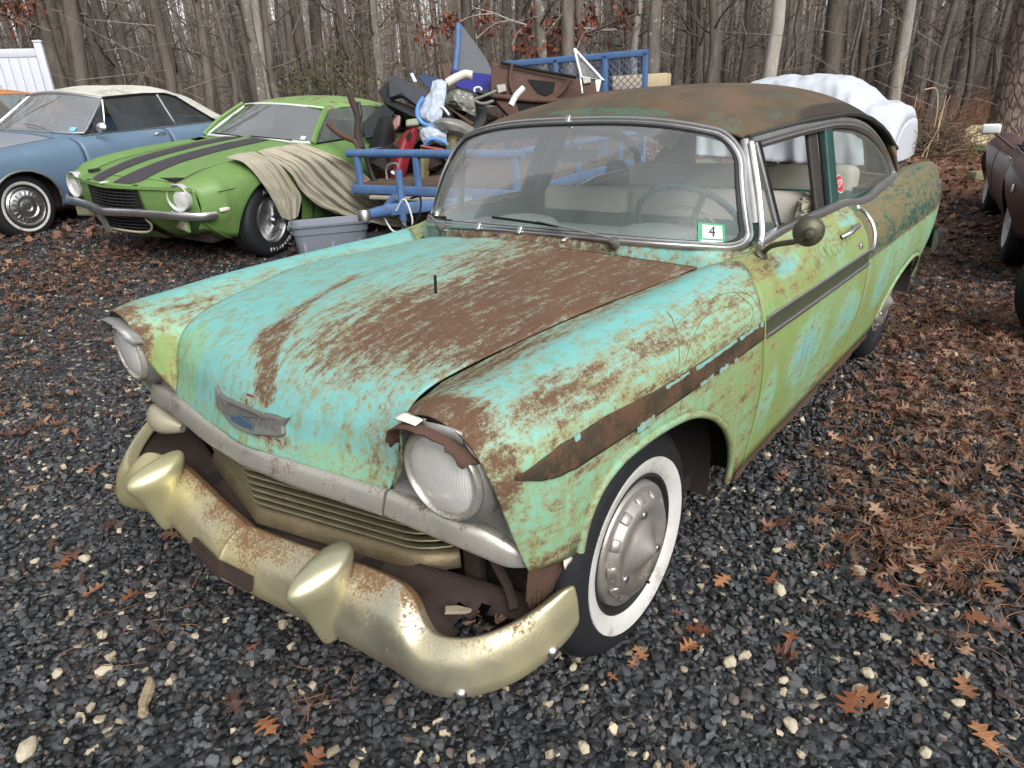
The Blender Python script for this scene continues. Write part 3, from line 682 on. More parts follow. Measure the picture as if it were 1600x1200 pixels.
# headlamps
LG = simple('grey_lamp_bezel', (.23, .23, .22), .5, .55, .3, 20, .3, 100, .25, (.13, .08, .05))
for sgn in (1, -1):
    c = np.array([.604, .702*sgn, .812]); ax = Vector((1, .03*sgn, -.02)).normalized()
    h = bpy.data.objects.new('headlamp', None); COL.objects.link(h); h.parent = car; h.empty_display_size = .1
    M = axisM(c, ax)
    lathe('bowl', [(.126, -.10), (.124, -.045), (.116, -.012), (.106, .0), (.098, -.004)], 48, LG, h, M)
    lathe('trim_ring', [(.1005, -.012), (.1015, .004), (.098, .012), (.092, .014), (.0865, .009), (.084, .0)], 48, CHRB, h, M)
    lathe('lens', [(.0875, .003), (.080, .010), (.066, .0155), (.047, .0195), (.024, .0215), (0, .022)], 40, LENS, h, M)
    # pressed plate that fills the opening between lamp and fender edge
    ol = FG[-1].copy()*[1, sgn, 1]+[-.006, 0, 0]; bt = spath([(.518, .840*sgn, .60), (.552, .735*sgn, .655), (.572, .66*sgn, .668), (.578, .58*sgn, .678), (.578, .51*sgn, .69)], 14)[1:-1]; ol = np.vstack([ol, bt]); cc = np.array(c); an_ = np.arctan2(ol[:, 2]-cc[2], (ol[:, 1]-cc[1])*sgn)
    inn_ = np.stack([np.full(len(ol), cc[0]-.008), cc[1]+sgn*.100*np.cos(an_), cc[2]+.100*np.sin(an_)], -1)
    grid('lamp_plate', np.array([ol*(1-k)+inn_*k+np.array([-.030*math.sin(PI*k), 0, 0]) for k in np.linspace(0, 1, 7)]), LG, h, cv=True)
    lathe('backing', [(.0, -.10), (.125, -.10)], 32, UNDER, h, M)
    # peak over the lamp (eyebrow): torn rusty lip with pale metal inside
    lip = spath([(.640, .588*sgn, .855), (.655, .605*sgn, .898), (.662, .64*sgn, .922), (.662, .70*sgn, .932), (.650, .755*sgn, .915), (.636, .795*sgn, .870)], 26)
    inn = spath([(.606, .586*sgn, .850), (.612, .604*sgn, .890), (.615, .645*sgn, .912), (.615, .70*sgn, .920), (.610, .752*sgn, .905), (.602, .800*sgn, .862)], 26)
    jag = np.random.default_rng(3).uniform(-.4, 1, 26)*.007
    G = np.stack([lip+np.c_[jag, 0*jag, 0*jag], (lip+inn)/2+[0, 0, .007], inn+[0, 0, .004], inn+[-.03, 0, .0]], 1)
    grid('lamp_peak', G, RUST if sgn > 0 else LG, h, thick=.004, flip=sgn < 0)
    if sgn > 0:
        G = np.array([[(x, y, z) for y in np.linspace(.63, .69, 6)] for x, z in ((.652, .935), (.632, .938), (.622, .936))]); grid('peak_chip', G, CREAM, h, thick=.002)
        G = np.array([[(.640-.02*abs(y-.71)/.05, y, z-.012*((y-.71)/.06)**2) for y in np.linspace(.665, .775, 9)] for z in (.943, .927, .915)]); grid('inner_lip', G, LG, h, thick=.002)
# parking lamp pods (right one still there, left one gone leaving a dark hole)
PODM = simple('parking_lamp_lens', (.36, .33, .24), .35, .2, .2, 12, .2)
for sgn in (-1,):
    p = spath([(.565, .56*sgn, .555), (.585, .63*sgn, .565), (.570, .72*sgn, .560), (.53, .80*sgn, .56)], 16)
    sweep('parking_lamp', p, circ(.048, 12, .040), PODM, car, scale=np.sin(np.linspace(.35, PI-.35, 16)))
box('lamp_hole_wall', (.40, .68, .53), (.02, .30, .26), BLACK, car)
tube('bracket', spath([(.50, .70, .60), (.49, .72, .54), (.48, .75, .47), (.50, .78, .44)], 10), .012, RUSTD, car, 6)
box('strut', (.45, .62, .50), (.03, .05, .20), RUSTD, car, bev=.004)
# rusty splash panel below the fender tip, ragged lower edge
rr = np.random.default_rng(12); G = []
for i, t in enumerate(np.linspace(0, 1, 26)):
    x = .512-.118*t; y = .842+.026*math.sin(t*2.2); G.append([(x, y, .603), (x+.002, y-.006, .57), (x, y-.012, .535), (x, y-.02, .49-.035*math.sin(t*5)+rr.uniform(-.012, .012))])
grid('splash_panel', np.array(G), RUST, car, thick=.003, flip=True)
G = np.array([[(.405+.03*a+.004*rr.random(), .871+.004*b, .60-.03*b-.01*a*rr.random()) for b in np.linspace(0, 1.3, 5)] for a in np.linspace(0, 1, 6)]); grid('torn_flap', G, CREAM, car, thick=.002)
# ---- bumper
def bump_st(y):     # plan front x, top inset point, z top, z bottom
    xs = np.interp(abs(y), [0, .03, .27, .44, .62, .70, .76], [.792, .788, .768, .742, .722, .715, .70])
    return xs
BS = [  # (front x, y, normal, top z, bottom z, top inset, height bulge)
 (.792, .0, (1, 0), .468, .312, .090), (.786, .03, (.99, .1), .468, .312, .090), (.768, .20, (.99, .12), .478, .312, .088), (.752, .34, (.99, .13), .492, .310, .086), (.740, .46, (.99, .14), .505, .306, .084), (.730, .56, (.99, .16), .510, .300, .080),
 (.724, .62, (.98, .2), .498, .296, .074), (.720, .665, (.97, .25), .452, .292, .062), (.712, .705, (.93, .37), .436, .288, .052), (.690, .755, (.82, .57), .438, .290, .045), (.655, .80, (.72, .69), .446, .295, .038), (.610, .838, (.60, .80), .460, .304, .032), (.560, .868, (.50, .86), .476, .318, .026), (.505, .890, (.34, .94), .494, .338, .020), (.455, .903, (.22, .97), .510, .358, .016), (.428, .907, (.18, .98), .508, .380, .014)]
def bsec(st):
    x, y, nn, zt, zb_, ins = st; n_ = np.array(nn)/np.hypot(*nn); h = zt-zb_
    prof = [(-ins-.035, zt-.022), (-ins-.012, zt-.002), (-ins, zt), (-ins*.55, zt-.018*h/.15), (-ins*.22, zt-.28*h), (-ins*.04, zt-.50*h), (0, zt-.66*h), (-.010, zt-.84*h), (-.035, zb_+.006), (-.052, zb_), (-.062, zb_+.006)]
    return [(x+n_[0]*d, y+n_[1]*d, z) for d, z in prof]
half = np.array([bsec(s) for s in BS]); rh = mirror(half[::-1]); kk = np.clip((np.abs(rh[:, 6, 1])-.42)/.30, 0, 1); rh[:, :, 0] += (.055*kk*kk*(3-2*kk))[:, None]; full = np.concatenate([rh, half[1:]])
L = Loft(full); nv = full.shape[0]
BG = L.panel(np.linspace(0, nv-1, 150), 0, 10, 46)
_uu = np.broadcast_to(np.linspace(0, 1, 46)[None], BG.shape[:2]); _ay = np.abs(BG[..., 1]); _m = np.clip(1.15-_uu/.42, 0, 1)*(1-.75*sg(_ay-.60, .05))+.25*np.exp(-((_ay-.12)/.12)**2)*np.exp(-((_uu-.55)/.25)**2); _m = _m+.20+.22*fbm(BG[..., 1]*9, BG[..., 2]*12, 5)
bumper = grid('bumper', BG, CHRY, car, thick=.004, flip=True, attr={'m': np.stack([np.clip(_m, 0, 1).ravel()]*3, -1)})
for y, sgn in ((0, 1),):
    pass
def bump_surf(y, frac):
    i = np.argmin(np.abs(BG[:, 30, 1]-y)); return BG[i, int(frac*45)]
# dark gap where bumper pan meets, then bumper pan (gravel shield)
rows = []
for y in np.linspace(-.86, .86, 71):
    a = abs(y); i = np.argmin(np.abs(BG[:, 4, 1]-y)); tp = BG[i, 3].copy()
    gx = .625-.12*a/.55 if a < .56 else .50-.25*(a-.56)
    gz = .450+.0*a if a < .56 else .450-.02*(a-.56)
    r = [(gx*(1-k)+(tp[0]-.004)*k, y, gz*(1-k)+(tp[2]-.030)*k-.030*math.sin(PI*k)) for k in np.linspace(0, 1, 10)]
    rows.append(r)
rows = np.array(rows)
Fp = gridF(*rows.shape[:2]); Vp = rows.reshape(-1, 3); cen = Vp[Fp].mean(1)
hole = (np.hypot((cen[:, 1]-.745)/.075, (cen[:, 0]-.555)/.055)+.35*np.sin(cen[:, 0]*90)*np.sin(cen[:, 1]*70) < 1)
pan = mesh('bumper_pan', Vp, Fp[~hole], RUSTD, car); pan.modifiers.new('s', 'SOLIDIFY').thickness = .003
poly_extrude('rust_flake', [(.585, .645, .432), (.60, .66, .436), (.575, .70, .440), (.562, .705, .438), (.568, .67, .434)], (0, .004, .012), simple('pale_flake', (.34, .28, .20), .8), car)
for k in range(14):
    y = .70+.10*rr.random(); x = .53+.07*rr.random(); q = np.array([x, y, .425+.015*rr.random()])
    poly_extrude('rust_flake', [q+rr.uniform(-.014, .014, 3)*[1, 1, .4] for _ in range(4)], (0, 0, .002), RUST, car)
# bolts
for px_, fr in ((.735, .60),):
    pass
for y, f in ((.775, .62), (.890, .62), (-.775, .62), (-.89, .62)):
    i = np.argmin(np.abs(BG[:, 28, 1]-y)); q = BG[i, 28]; nrm = np.cross(BG[i+1, 28]-BG[i-1, 28], BG[i, 29]-BG[i, 27]); nrm /= np.linalg.norm(nrm); nrm = nrm if nrm[0]*1+nrm[1]*np.sign(y) > 0 else -nrm
    lathe('bolt', [(.015, -.002), (.014, .004), (.010, .009), (.004, .011), (0, .0115)], 16, CHR, bumper, axisM(q, nrm))
# licence plate bracket hanging on the bumper centre
p = np.array([(bump_surf(y, .50)+[.010, 0, .0]) for y in np.linspace(-.135, .135, 15)]); 
p[:, 2] = p[:, 2].mean()+.0*p[:, 2]
sweep('plate_bracket', p, [(.020, -.004), (.020, .004), (.006, .004), (.004, .010), (-.012, .010), (-.014, .004), (-.020, .004), (-.020, -.004)], RUSTD, car, ref=(-.3, 0, 1))
# bumper guards (bullets)
for sgn in (1, -1):
    ZS = [(.322, .742, .700, .006, .36), (.330, .752, .695, .020, .38), (.36, .764, .69, .030, .41), (.40, .776, .685, .038, .43), (.44, .790, .68, .046, .45), (.47, .806, .675, .052, .47), (.488, .816, .67, .056, .48), (.503, .820, .662, .0575, .49), (.518, .812, .655, .057, .50), (.533, .790, .650, .053, .51), (.546, .752, .648, .043, .5), (.554, .712, .650, .026, .5), (.556, .690, .660, .010, .5)]
    G = []
    for z, xf, xb, w_, _ in ZS:
        ring = []
        for k in range(28):
            a = 2*PI*k/28; ca, sa = math.cos(a), math.sin(a); cx = xb+(xf-xb)*.42
            if ca > 0: x = cx+(xf+.006-cx)*abs(ca)**1.45; yy = .86*w_*np.sign(sa)*abs(sa)**1.1
            else: x = cx+(cx-xb)*ca; yy = .86*w_*np.sign(sa)*abs(sa)**.7
            ring.append((x, .404*sgn+yy, z))
        G.append(ring)
    G = np.array(G); G = herm(np.linspace(0, 12, 40), np.arange(13), G)
    grid('bumper_guard', G, GUARDM, car, cv=True, cap=True, flip=False)
    # dark seam ring where the guard sits on the bumper
for sgn in (1, -1): box('frame_horn', (.52, .38*sgn, .40), (.34, .06, .08), UNDER, car)
# ---- windshield
def ws(s, t, off=0.):
    """s in [-1,1] across, t in [0,1] up"""
    y0 = s*.752; y1 = s*.648; b = wsB(y0); a = wsT(y1); p = b*(1-t)+a*t
    bow = .030*math.sin(PI*t); p[0] += bow*.9; p[2] += bow*.35
    if off: 
        nrm = np.array([.82, .55*s**3, .42]); p = p+nrm/np.linalg.norm(nrm)*off
    return p
def rr_out(n, rx, ry, e=.0):
    """rounded-rectangle outline in (s,t); grown by e"""
    pts = []
    for cx, cy, a0 in ((1-rx, 1-ry, 0), (-1+rx, 1-ry, PI/2), (-1+rx, ry, PI), (1-rx, ry, 1.5*PI)):
        lo_ = a0 >= PI; rx_, ry_ = (rx*.62, ry*.55) if lo_ else (rx, ry); cx_, cy_ = np.sign(cx)*(1-rx_), (1-ry_ if cy > .5 else ry_)
        for i in range(13):
            a = a0+i*PI/2/12; pts.append((cx_+rx_*math.cos(a), cy_+ry_*math.sin(a)))
        nx_ = {0: (-1+rx, 1), PI/2: (-1, ry*.55), PI: (1-rx*.62, 0), 1.5*PI: (1, 1-ry)}[a0]; la = pts[-1]
        for k in range(1, 16): pts.append((la[0]+(nx_[0]-la[0])*k/16, la[1]+(nx_[1]-la[1])*k/16))
    return pts
OUT = rr_out(0, .13, .26)
# glass as polar grid: outline scaled towards the centre
G = np.array([[ws(s*k, .5+(t-.5)*k, -.004) for s, t in OUT] for k in np.linspace(1, .0, 15)])
wsg = grid('windshield', G, GLASSW, car, cv=True, flip=False)
P_ = np.array([ws(s*1.004, .5+(t-.5)*1.01) for s, t in OUT]); ctr = ws(0, .5)
refN = np.array([[.82, .55*s**3, .42] for s, t in OUT])
sweep('windshield_moulding', P_, [(.010, -.014), (.013, -.008), (.009, -.002), (.013, .004), (.009, .011), (.003, .015), (-.006, .015), (-.006, -.014)], CHR, car, ref=refN, closed=True)
P2_ = np.array([ws(s*.983, .5+(t-.5)*.955, -.002) for s, t in OUT]); sweep('windshield_gasket', P2_, [(.004, -.007), (.006, .0), (.003, .007), (-.003, .007), (-.003, -.007)], simple('black_gasket', (.012, .012, .013), .6), car, ref=refN, closed=True)
for s, t in ((0, 0.0), (0, 1.0), (-.27, .0)):   # clips over the moulding joints
    q = ws(s, .5+(t-.5)*1.01); box('moulding_clip', q+[.012, 0, .008], (.008, .016, .028), CHR, car, rot=rotm('Y', -.55), bev=.002)
# A-pillar chrome: second moulding outside the first on each side
for sgn in (1, -1):
    p = spath([(-.86, .772*sgn, 1.012), (-.888, .768*sgn, 1.05), (-.915, .744*sgn, 1.14), (-.95, .706*sgn, 1.25), (-.968, .676*sgn, 1.335)], 20)
    sweep('pillar_cover', p, rrect(.045, .020, .006), CHR, car, ref=np.tile([1., .7*sgn, 0], (20, 1)))
    p = spath([(-.89, .742*sgn, 1.085), (-.90, .73*sgn, 1.13), (-.935, .69*sgn, 1.24), (-.97, .655*sgn, 1.345)], 14); sweep('pillar_post', p, rrect(.035, .03, .01), LG, car, ref=np.tile([1., .5*sgn, 0], (14, 1)))
# ---- roof
RX = np.array([-.885, -.93, -1.03, -1.2, -1.5, -1.9, -2.3, -2.6, -2.8, -2.93])
RC = np.array([1.438, 1.458, 1.486, 1.512, 1.538, 1.550, 1.545, 1.525, 1.497, 1.462])      # centre height
def rail(x): return np.interp(-x, [.95, 1.17, 1.52, 2.05, 2.3, 2.53, 2.75, 2.92, 3.06, 3.2], [1.356, 1.370, 1.386, 1.393, 1.381, 1.353, 1.308, 1.262, 1.205, 1.156])
def raily(x): return np.interp(-x, [.95, 1.2, 1.6, 2.1, 2.5, 2.9, 3.2], [.655, .672, .684, .684, .684, .690, .70])
NS = 49; G = []
for i, t in enumerate(np.linspace(0, 1, 50)):
    xc = herm(np.array([t*9]), np.arange(10), RX)[0]; zc = herm(np.array([-xc]), -RX, RC)[0]
    xe = -.962+(xc+.885)/(-2.93+.885)*(-3.12+.962); ze = rail(xe); ye = raily(xe)
    row = []
    for s in np.linspace(-1, 1, NS):
        a = abs(s); x = xc+(xe-xc)*a**3.2; 
        z = ze+(zc-ze)*(1-a**2.6)**.80; y = ye*s
        row.append((x, y, z))
    G.append(row)
RG = np.array(G)
def m_roof(P):
    x, y, z = P[:, 0], P[:, 1], P[:, 2]
    d = sg(y-.61, .02)*sg(-1.35-x, .1)*.75+sg(y-.58, .04)*sg(-2.2-x, .15)*.5; g = blob(P, (-1.0, .58, 1.40), (.10, .10, .06), .50)+blob(P, (-.93, .2, 1.46), (.05, .5, .05), .55)
    return np.stack([d, g, 0*x, 1+0*x], -1)
roof = grid('roof', RG, ROOFM, car, attr=A(RG, m_roof), thick=.01, flip=True)
grid('headliner', RG*[1, .97, 1]+[0, 0, -.035], GREYV, car, flip=False)
for sgn in (1, -1):
    p = np.array([(x, (raily(x)+.006)*sgn, rail(x)-.002) for x in np.linspace(-.965, -3.16, 50)])
    sweep('drip_rail', p, [(.006, -.004), (.010, .010), (.004, .016), (-.008, .012), (-.008, -.006)] if sgn > 0 else [(.006, .004), (-.008, .006), (-.008, -.012), (.004, -.016), (.010, -.010)], simple('drip_rail_grey', (.030, .034, .030), .6) if 'drip_rail_grey' not in bpy.data.materials else bpy.data.materials['drip_rail_grey'], car, ref=(0, 0, 1))
    # upper side moulding over the windows, down the rear of the quarter window and forward along the belt
    up = spath([(-.975, .678*sgn, 1.333), (-1.2, .688*sgn, 1.345), (-1.6, .694*sgn, 1.358), (-2.0, .692*sgn, 1.357), (-2.3, .698*sgn, 1.330), (-2.52, .710*sgn, 1.278), (-2.70, .732*sgn, 1.195), (-2.80, .757*sgn, 1.11), (-2.825, .775*sgn, 1.06), (-2.78, .790*sgn, 1.048)], 70)
    sweep('window_moulding', up, [(.022, -.006), (.022, .005), (.008, .010), (.004, .005), (-.004, .005), (-.008, .010), (-.022, .005), (-.022, -.006)] if sgn > 0 else [(.022, .006), (-.022, .006), (-.022, -.005), (-.008, -.010), (-.004, -.005), (.004, -.005), (.008, -.010), (.022, -.005)], CHR, car, ref=np.array([(0, 0, 1) if i < 40 else (-.8, 0, .6) for i in range(70)], float))
    lo = spath([(-2.80, .792*sgn, 1.056), (-2.6, .808*sgn, 1.056), (-2.35, .815*sgn, 1.045), (-2.2, .812*sgn, 1.022), (-2.08, .805*sgn, 1.015), (-1.95, .803*sgn, 1.026), (-1.8, .803*sgn, 1.040), (-1.4, .803*sgn, 1.049), (-1.1, .798*sgn, 1.047), (-.92, .787*sgn, 1.038), (-.84, .772*sgn, 1.020)], 70)
    sweep('belt_moulding', lo, [(.014, -.012), (.014, .008), (.004, .014), (-.016, .014), (-.020, .006), (-.016, -.010)] if sgn < 0 else [(.014, .012), (-.016, .010), (-.020, -.006), (-.016, -.014), (.004, -.014), (.014, -.008)], CHR, car, ref=(0, 0, 1))
    def sidep(x, t): # point on side window plane
        zb_ = np.interp(-x, [.85, 1.4, 2.1, 2.6, 2.85], [1.03, 1.045, 1.03, 1.05, 1.05]); yb = .772
        zt = np.interp(-x, [.95, 1.6, 2.0, 2.3, 2.52, 2.70, 2.82], [1.335, 1.358, 1.357, 1.330, 1.278, 1.195, 1.07]); yt = np.interp(zt, [1.05, 1.36], [.772, .676])
        return np.array([x, (yb+(yt-yb)*t)*sgn, zb_+(zt-zb_)*t])
    # vent glass, division post, B post, quarter glass
    G = np.array([[sidep(-.90-.13*k-.06*(1-t)*0-.055*t*(1-k)*1.0, t) for t in np.linspace(0, 1, 8)] for k in np.linspace(0, 1, 6)]); grid('vent_glass', G, GLASSS, car)
    p = np.array([sidep(-1.045+.05*t, t) for t in np.linspace(0, 1, 8)]); sweep('vent_post', p, rrect(.020, .018, .004), CHR, car, ref=(1, 0, 0))
    p = np.array([sidep(-1.065+.05*t, t) for t in np.linspace(0, 1, 8)]); sweep('window_channel', p, rrect(.012, .022, .003), BLACK, car, ref=(1, 0, 0))
    p = np.array([sidep(-1.565-.075*t, t)-[0, .012*sgn, 0] for t in np.linspace(-.05, 1, 8)]); sweep('door_window_frame', p, rrect(.10, .020, .006), simple('dark_window_frame', (.03, .026, .022), .6, 0, .4, 12, .3, 60, .3, (.09, .05, .03)), car, ref=(1, 0, 0))
    p = np.array([sidep(-1.625-.085*t, t)+[0, .002*sgn, 0] for t in np.linspace(-.02, 1, 8)]); sweep('frame_strip', p, rrect(.018, .014, .004), CHR if False else BLACK, car, ref=(1, 0, 0))
    p = np.array([sidep(-1.705-.10*t, t)+[0, .002*sgn, 0] for t in np.linspace(-.05, 1, 8)]); sweep('centre_pillar', p, rrect(.10, .03, .006), TEAL, car, ref=(1, 0, 0))
    G = np.array([[sidep(x, t) for t in np.linspace(0, 1, 10)] for x in np.linspace(-1.75, -2.80, 30)]); grid('quarter_glass', G, GLASSS, car)
    p = np.array([sidep(x, 1.0)-[0, .006*sgn, .022] for x in np.linspace(-1.75, -2.50, 16)]+[sidep(x, 1.0)-[-.022, .006*sgn, .012] for x in np.linspace(-2.56, -2.80, 8)]); sweep('inner_window_frame', spath(p, 40), rrect(.026, .02, .005), simple('inner_frame_grey', (.06, .06, .055), .6) if 'inner_frame_grey' not in bpy.data.materials else bpy.data.materials['inner_frame_grey'], car, ref=(0, 0, 1))
# roof back: rear window glass in the middle, painted sail panels at the sides
BK_ = []
for j, s in enumerate(np.linspace(-1, 1, NS)):
    t0 = RG[-1, j]; b0 = np.array([-3.32+.38*abs(s)**4, .785*s, 1.035]); BK_.append([t0*(1-k)+b0*k+np.array([-.05*(1-abs(s)**3), 0, .04*(1-abs(s)**3)+.03])*math.sin(PI*k) for k in np.linspace(0, 1, 14)])
BK_ = np.array(BK_); j0 = 7
grid('rear_window', BK_[j0:NS-j0], GLASSS, car)
for q in (BK_[:j0+1], BK_[NS-j0-1:]): grid('sail_panel', q, ROOFM, car, attr={'m': np.tile([.1, .1, 0, 1.], (q.shape[0]*q.shape[1], 1))}, thick=.006)
for j in (j0, NS-1-j0): tube('rear_window_moulding', BK_[j], .012, CHR, car, 6)
G = np.array([[(x, s*np.interp(-x, [2.5, 2.8, 3.3, 3.75, 4.0, 4.1], [.745, .705, .665, .655, .67, .72]), z+.012*(1-s*s)) for s in np.linspace(-1, 1, 21)] for x, z in [(-2.5, 1.02), (-2.9, 1.02), (-3.2, 1.018), (-3.5, 1.005), (-3.8, .975), (-3.95, .93), (-4.02, .85), (-4.05, .72), (-4.03, .55)]])
Gs = herm(np.linspace(0, 8, 40), np.arange(9), G); grid('trunk_lid', Gs, ROOFM, car, attr={'m': np.tile([.2, .4, 0, 1.], (Gs.shape[0]*Gs.shape[1], 1))}, flip=True)
for sgn in (1, -1):
    lathe('tail_lamp', [(.0, .03), (.03, .025), (.05, .0), (.052, -.03)], 20, simple('red_lamp', (.25, .02, .02), .25), car, axisM((-4.10, .755*sgn, .75), (-1, 0, 0)))
p = spath([(-3.72, .905, .56), (-3.95, .90, .55), (-4.10, .86, .53), (-4.17, .70, .52), (-4.20, .35, .52), (-4.20, 0, .52)], 40); p = np.vstack([p, mirror(p[::-1][1:])])
sweep('rear_bumper', p, [(.07, .0), (.05, .018), (0, .03), (-.05, .022), (-.08, 0), (-.05, -.004), (.05, -.004)], chrome('rear_bumper_chrome', (.3, .3, .3), .25, .2), car, ref=(0, 0, 1))
tube('rear_bumper_iron', [(-3.5, .75, .40), (-3.7, .80, .46), (-3.95, .80, .52)], .02, BLACK, car, 6)
# ---- door furniture: handle, lock, mirror, script
def sp(x, z, o): return side_pt(x, z, o)
h0 = sp(-1.50, .955, .0)
hd = tube('door_handle', spath([sp(-1.47, .952, .004), sp(-1.49, .953, .028), sp(-1.56, .957, .034), sp(-1.64, .962, .028), sp(-1.665, .963, .004)], 20), .010, CHR, car, 8)
lathe('handle_button', [(0, .014), (.010, .012), (.012, 0)], 14, CHR, hd, axisM(sp(-1.672, .960, .002), (0, 1, .2)))
lathe('door_lock', [(0, .010), (.010, .009), (.012, 0)], 14, CHR, car, axisM(sp(-1.68, .885, .002), (0, 1, .1)))
mb = sp(-.800, 1.0, .004); mh = np.array([-.735, .965, 1.098])
MIRM = simple('mirror_grime', (.10, .095, .07), .5, .7, .4, 12, .3, 80, .4, (.10, .075, .04))
mi = lathe('side_mirror', [(.0, .026), (.016, .024), (.034, .016), (.044, .005), (.046, -.005), (.044, -.010), (.0, -.010)], 32, MIRM, car, axisM(mh, (.93, .36, .02)))
tube('mirror_arm', spath([mb, mb+[.02, .03, .03], mh+[.02, -.01, -.02], mh+[.034, .01, .0]], 12), .009, MIRM, mi, 8)
lathe('mirror_boss', [(0, .02), (.012, .018), (.016, .006), (.018, 0)], 14, MIRM, mi, axisM(mh+[.028, .012, .0], (.93, .36, .02)))
lathe('mirror_foot', [(0, .012), (.014, .010), (.026, .003), (.028, 0)], 16, MIRM, mi, axisM(mb, (0, .7, .7)))
# chrome script on the rear fin
P0 = Vector(sp(-3.62, .93, .003)); nrm = Vector((.05, .93, .36)).normalized(); xa = Vector((-1, .03, 0)); xa = (xa-nrm*xa.dot(nrm)).normalized(); ya = nrm.cross(xa)
Mt = Matrix(((xa.x, ya.x, nrm.x, P0.x), (xa.y, ya.y, nrm.y, P0.y), (xa.z, ya.z, nrm.z, P0.z), (0, 0, 0, 1)))
text_mesh('script_badge', 'Bel Air', .075, .002, CHR, car, Mt, shear=.35)
# finger-drawn scrawl in the grime of the door and dried vine traces on the fender
SCR = simple('scratch_dark', (.14, .14, .06), .8)
rs = np.random.default_rng(5); zz = .905
for k in range(6):
    x = -1.10-.072*k; t = np.linspace(0, 1, 9); hgt = .05+.025*rs.random()
    kind = [[(0, 1), (.25, 0), (.5, .7), (.75, 0), (1, 1)], [(1, 1), (.2, .8), (.3, .5), (.9, .3), (.7, 0), (0, .1)], [(0, 0), (0, 1), (.1, .55), (.8, 1), (.2, .5), (.9, 0)], [(1, .6), (.4, .7), (0, .3), (.4, 0), (.9, .2)], [(0, 1), (.1, 0), (.5, .1), (.9, .4), (.4, .6), (0, .5)], [(0, 0), (.1, 1), (.8, .9), (.9, .2), (.1, 0)]][k]
    q = spath(np.array([(x-.06*a, 0, zz+.045*(k-3)*.06+hgt*b) for a, b in kind]), 14); tube('scratch', [sp(a, c, .0006) for a, b, c in q], 0.0009, SCR, door, 4)
for pts_ in ([(.05, .93), (-.15, .955), (-.33, .962), (-.47, .955), (-.55, .93), (-.56, .89)], [(-.05, .87), (-.10, .90), (-.22, .935), (-.33, .94), (-.45, .93)], [(-.02, .87), (-.08, .93), (-.14, .975)], [(-.48, .955), (-.52, .90), (-.50, .88), (-.42, .87)], [(-.10, .86), (-.22, .88), (-.34, .875), (-.44, .86)]):
    q = spath(np.array([(a, 0, c) for a, c in pts_]), 22); tube('vine_trace', [sp(a, c, .001) for a, b, c in q], .0008, SCR, fen, 4)
# ---- wipers
for sgn, yb, ye in ((1, .40, .02), (-1, -.42, -.72)):
    b0 = wsB(yb)+[.022, 0, -.012]
    wp = lathe('wiper', [(0, .03), (.010, .028), (.016, .018), (.018, .0)], 14, simple('pivot_grey', (.12, .12, .11), .6, .5) if 'pivot_grey' not in bpy.data.materials else bpy.data.materials['pivot_grey'], car, axisM(b0, (.75, 0, .65)))
    if sgn > 0:
        tip = ws(.10, .085, .022); armp = spath([b0+[.012, 0, .02], b0*.55+tip*.45+[.012, 0, .014], tip], 12); tube('wiper_arm', armp, .0045, CHR, wp, 6)
        tube('wiper_blade', [ws(.22, .06, .012), ws(.02, .075, .012), ws(-.20, .09, .012)], .005, BLACK, wp, 6)
    else:
        tip = ws(-.72, .055, .02); armp = spath([b0+[.012, 0, .02], b0*.5+tip*.5+[.01, 0, .012], tip], 12); tube('wiper_arm', armp, .0045, CHR, wp, 6)
        tube('wiper_blade', [ws(-.55, .055, .012), ws(-.72, .05, .012), ws(-.92, .10, .012)], .005, BLACK, wp, 6)
# ---- interior
box('dashboard', (-.93, 0, .955), (.34, 1.30, .10), DASH, car, bev=.03)
for y, w_ in ((.33, .34), (-.33, .34)):
    G = np.array([[(-1.0+.12*math.cos(a)*r, y+w_*.5*math.sin(a)*r, 1.005+.035*math.sqrt(max(0, 1-r*r))) for a in np.linspace(0, 2*PI, 25)[:-1]] for r in np.linspace(1, .02, 8)]); grid('dash_hump', G, DASH, car, cv=True)
sw = bpy.data.objects.new('steering_wheel', None); COL.objects.link(sw); sw.parent = car; sw.empty_display_size = .1
Msw = axisM((-1.15, .39, 1.005), (-.80, 0, .60)); a = np.linspace(0, 2*PI, 97)[:-1]
rim = np.array([np.array(Msw@Vector((.222*math.cos(t), .222*math.sin(t), 0))) for t in a]); 
sweep('rim', rim, circ(.0125, 8), TRIMG, sw, closed=True, scale=1+.10*np.sin(a*32))
tube('horn_ring', [np.array(Msw@Vector((.125*math.cos(t), .125*math.sin(t), -.01))) for t in np.linspace(-.6, PI+.2, 40)], .006, CHR, sw, 6)
for t in (.5, 2.2): tube('spoke', [np.array(Msw@Vector((0, 0, -.03))), np.array(Msw@Vector((.22*math.cos(t), .22*math.sin(t), 0)))], .014, TRIMG, sw, 8)
lathe('hub', [(0, .02), (.03, .018), (.045, .0), (.05, -.04), (.05, -.30)], 24, TRIMG, sw, Msw)
def seat(name, x, y0, y1, ztop, zlo, split, upper, lower, lean=.12):
    s_ = bpy.data.objects.new(name, None); COL.objects.link(s_); s_.parent = car; s_.empty_display_size = .1
    for nm, za, zb_, m_ in (('back_upper', split, ztop, upper), ('back_lower', zlo, split+.006, lower)):
        c = ((x-lean*((za+zb_)/2-zlo)), (y0+y1)/2, (za+zb_)/2); box(nm, c, (.16, y1-y0, zb_-za+.03), m_, s_, rot=rotm('Y', -lean*.9), bev=.045 if nm == 'back_upper' else .02, seg=4)
    box('cushion', (x+.28, (y0+y1)/2, zlo), (.55, y1-y0, .18), lower, s_, bev=.05, seg=3); return s_
seat('front_seat', -1.60, -.66, -.145, 1.075, .60, .955, CREAM, GRNV); seat('front_seat', -1.60, -.135, .70, 1.085, .60, .955, GREYV, GRNV)
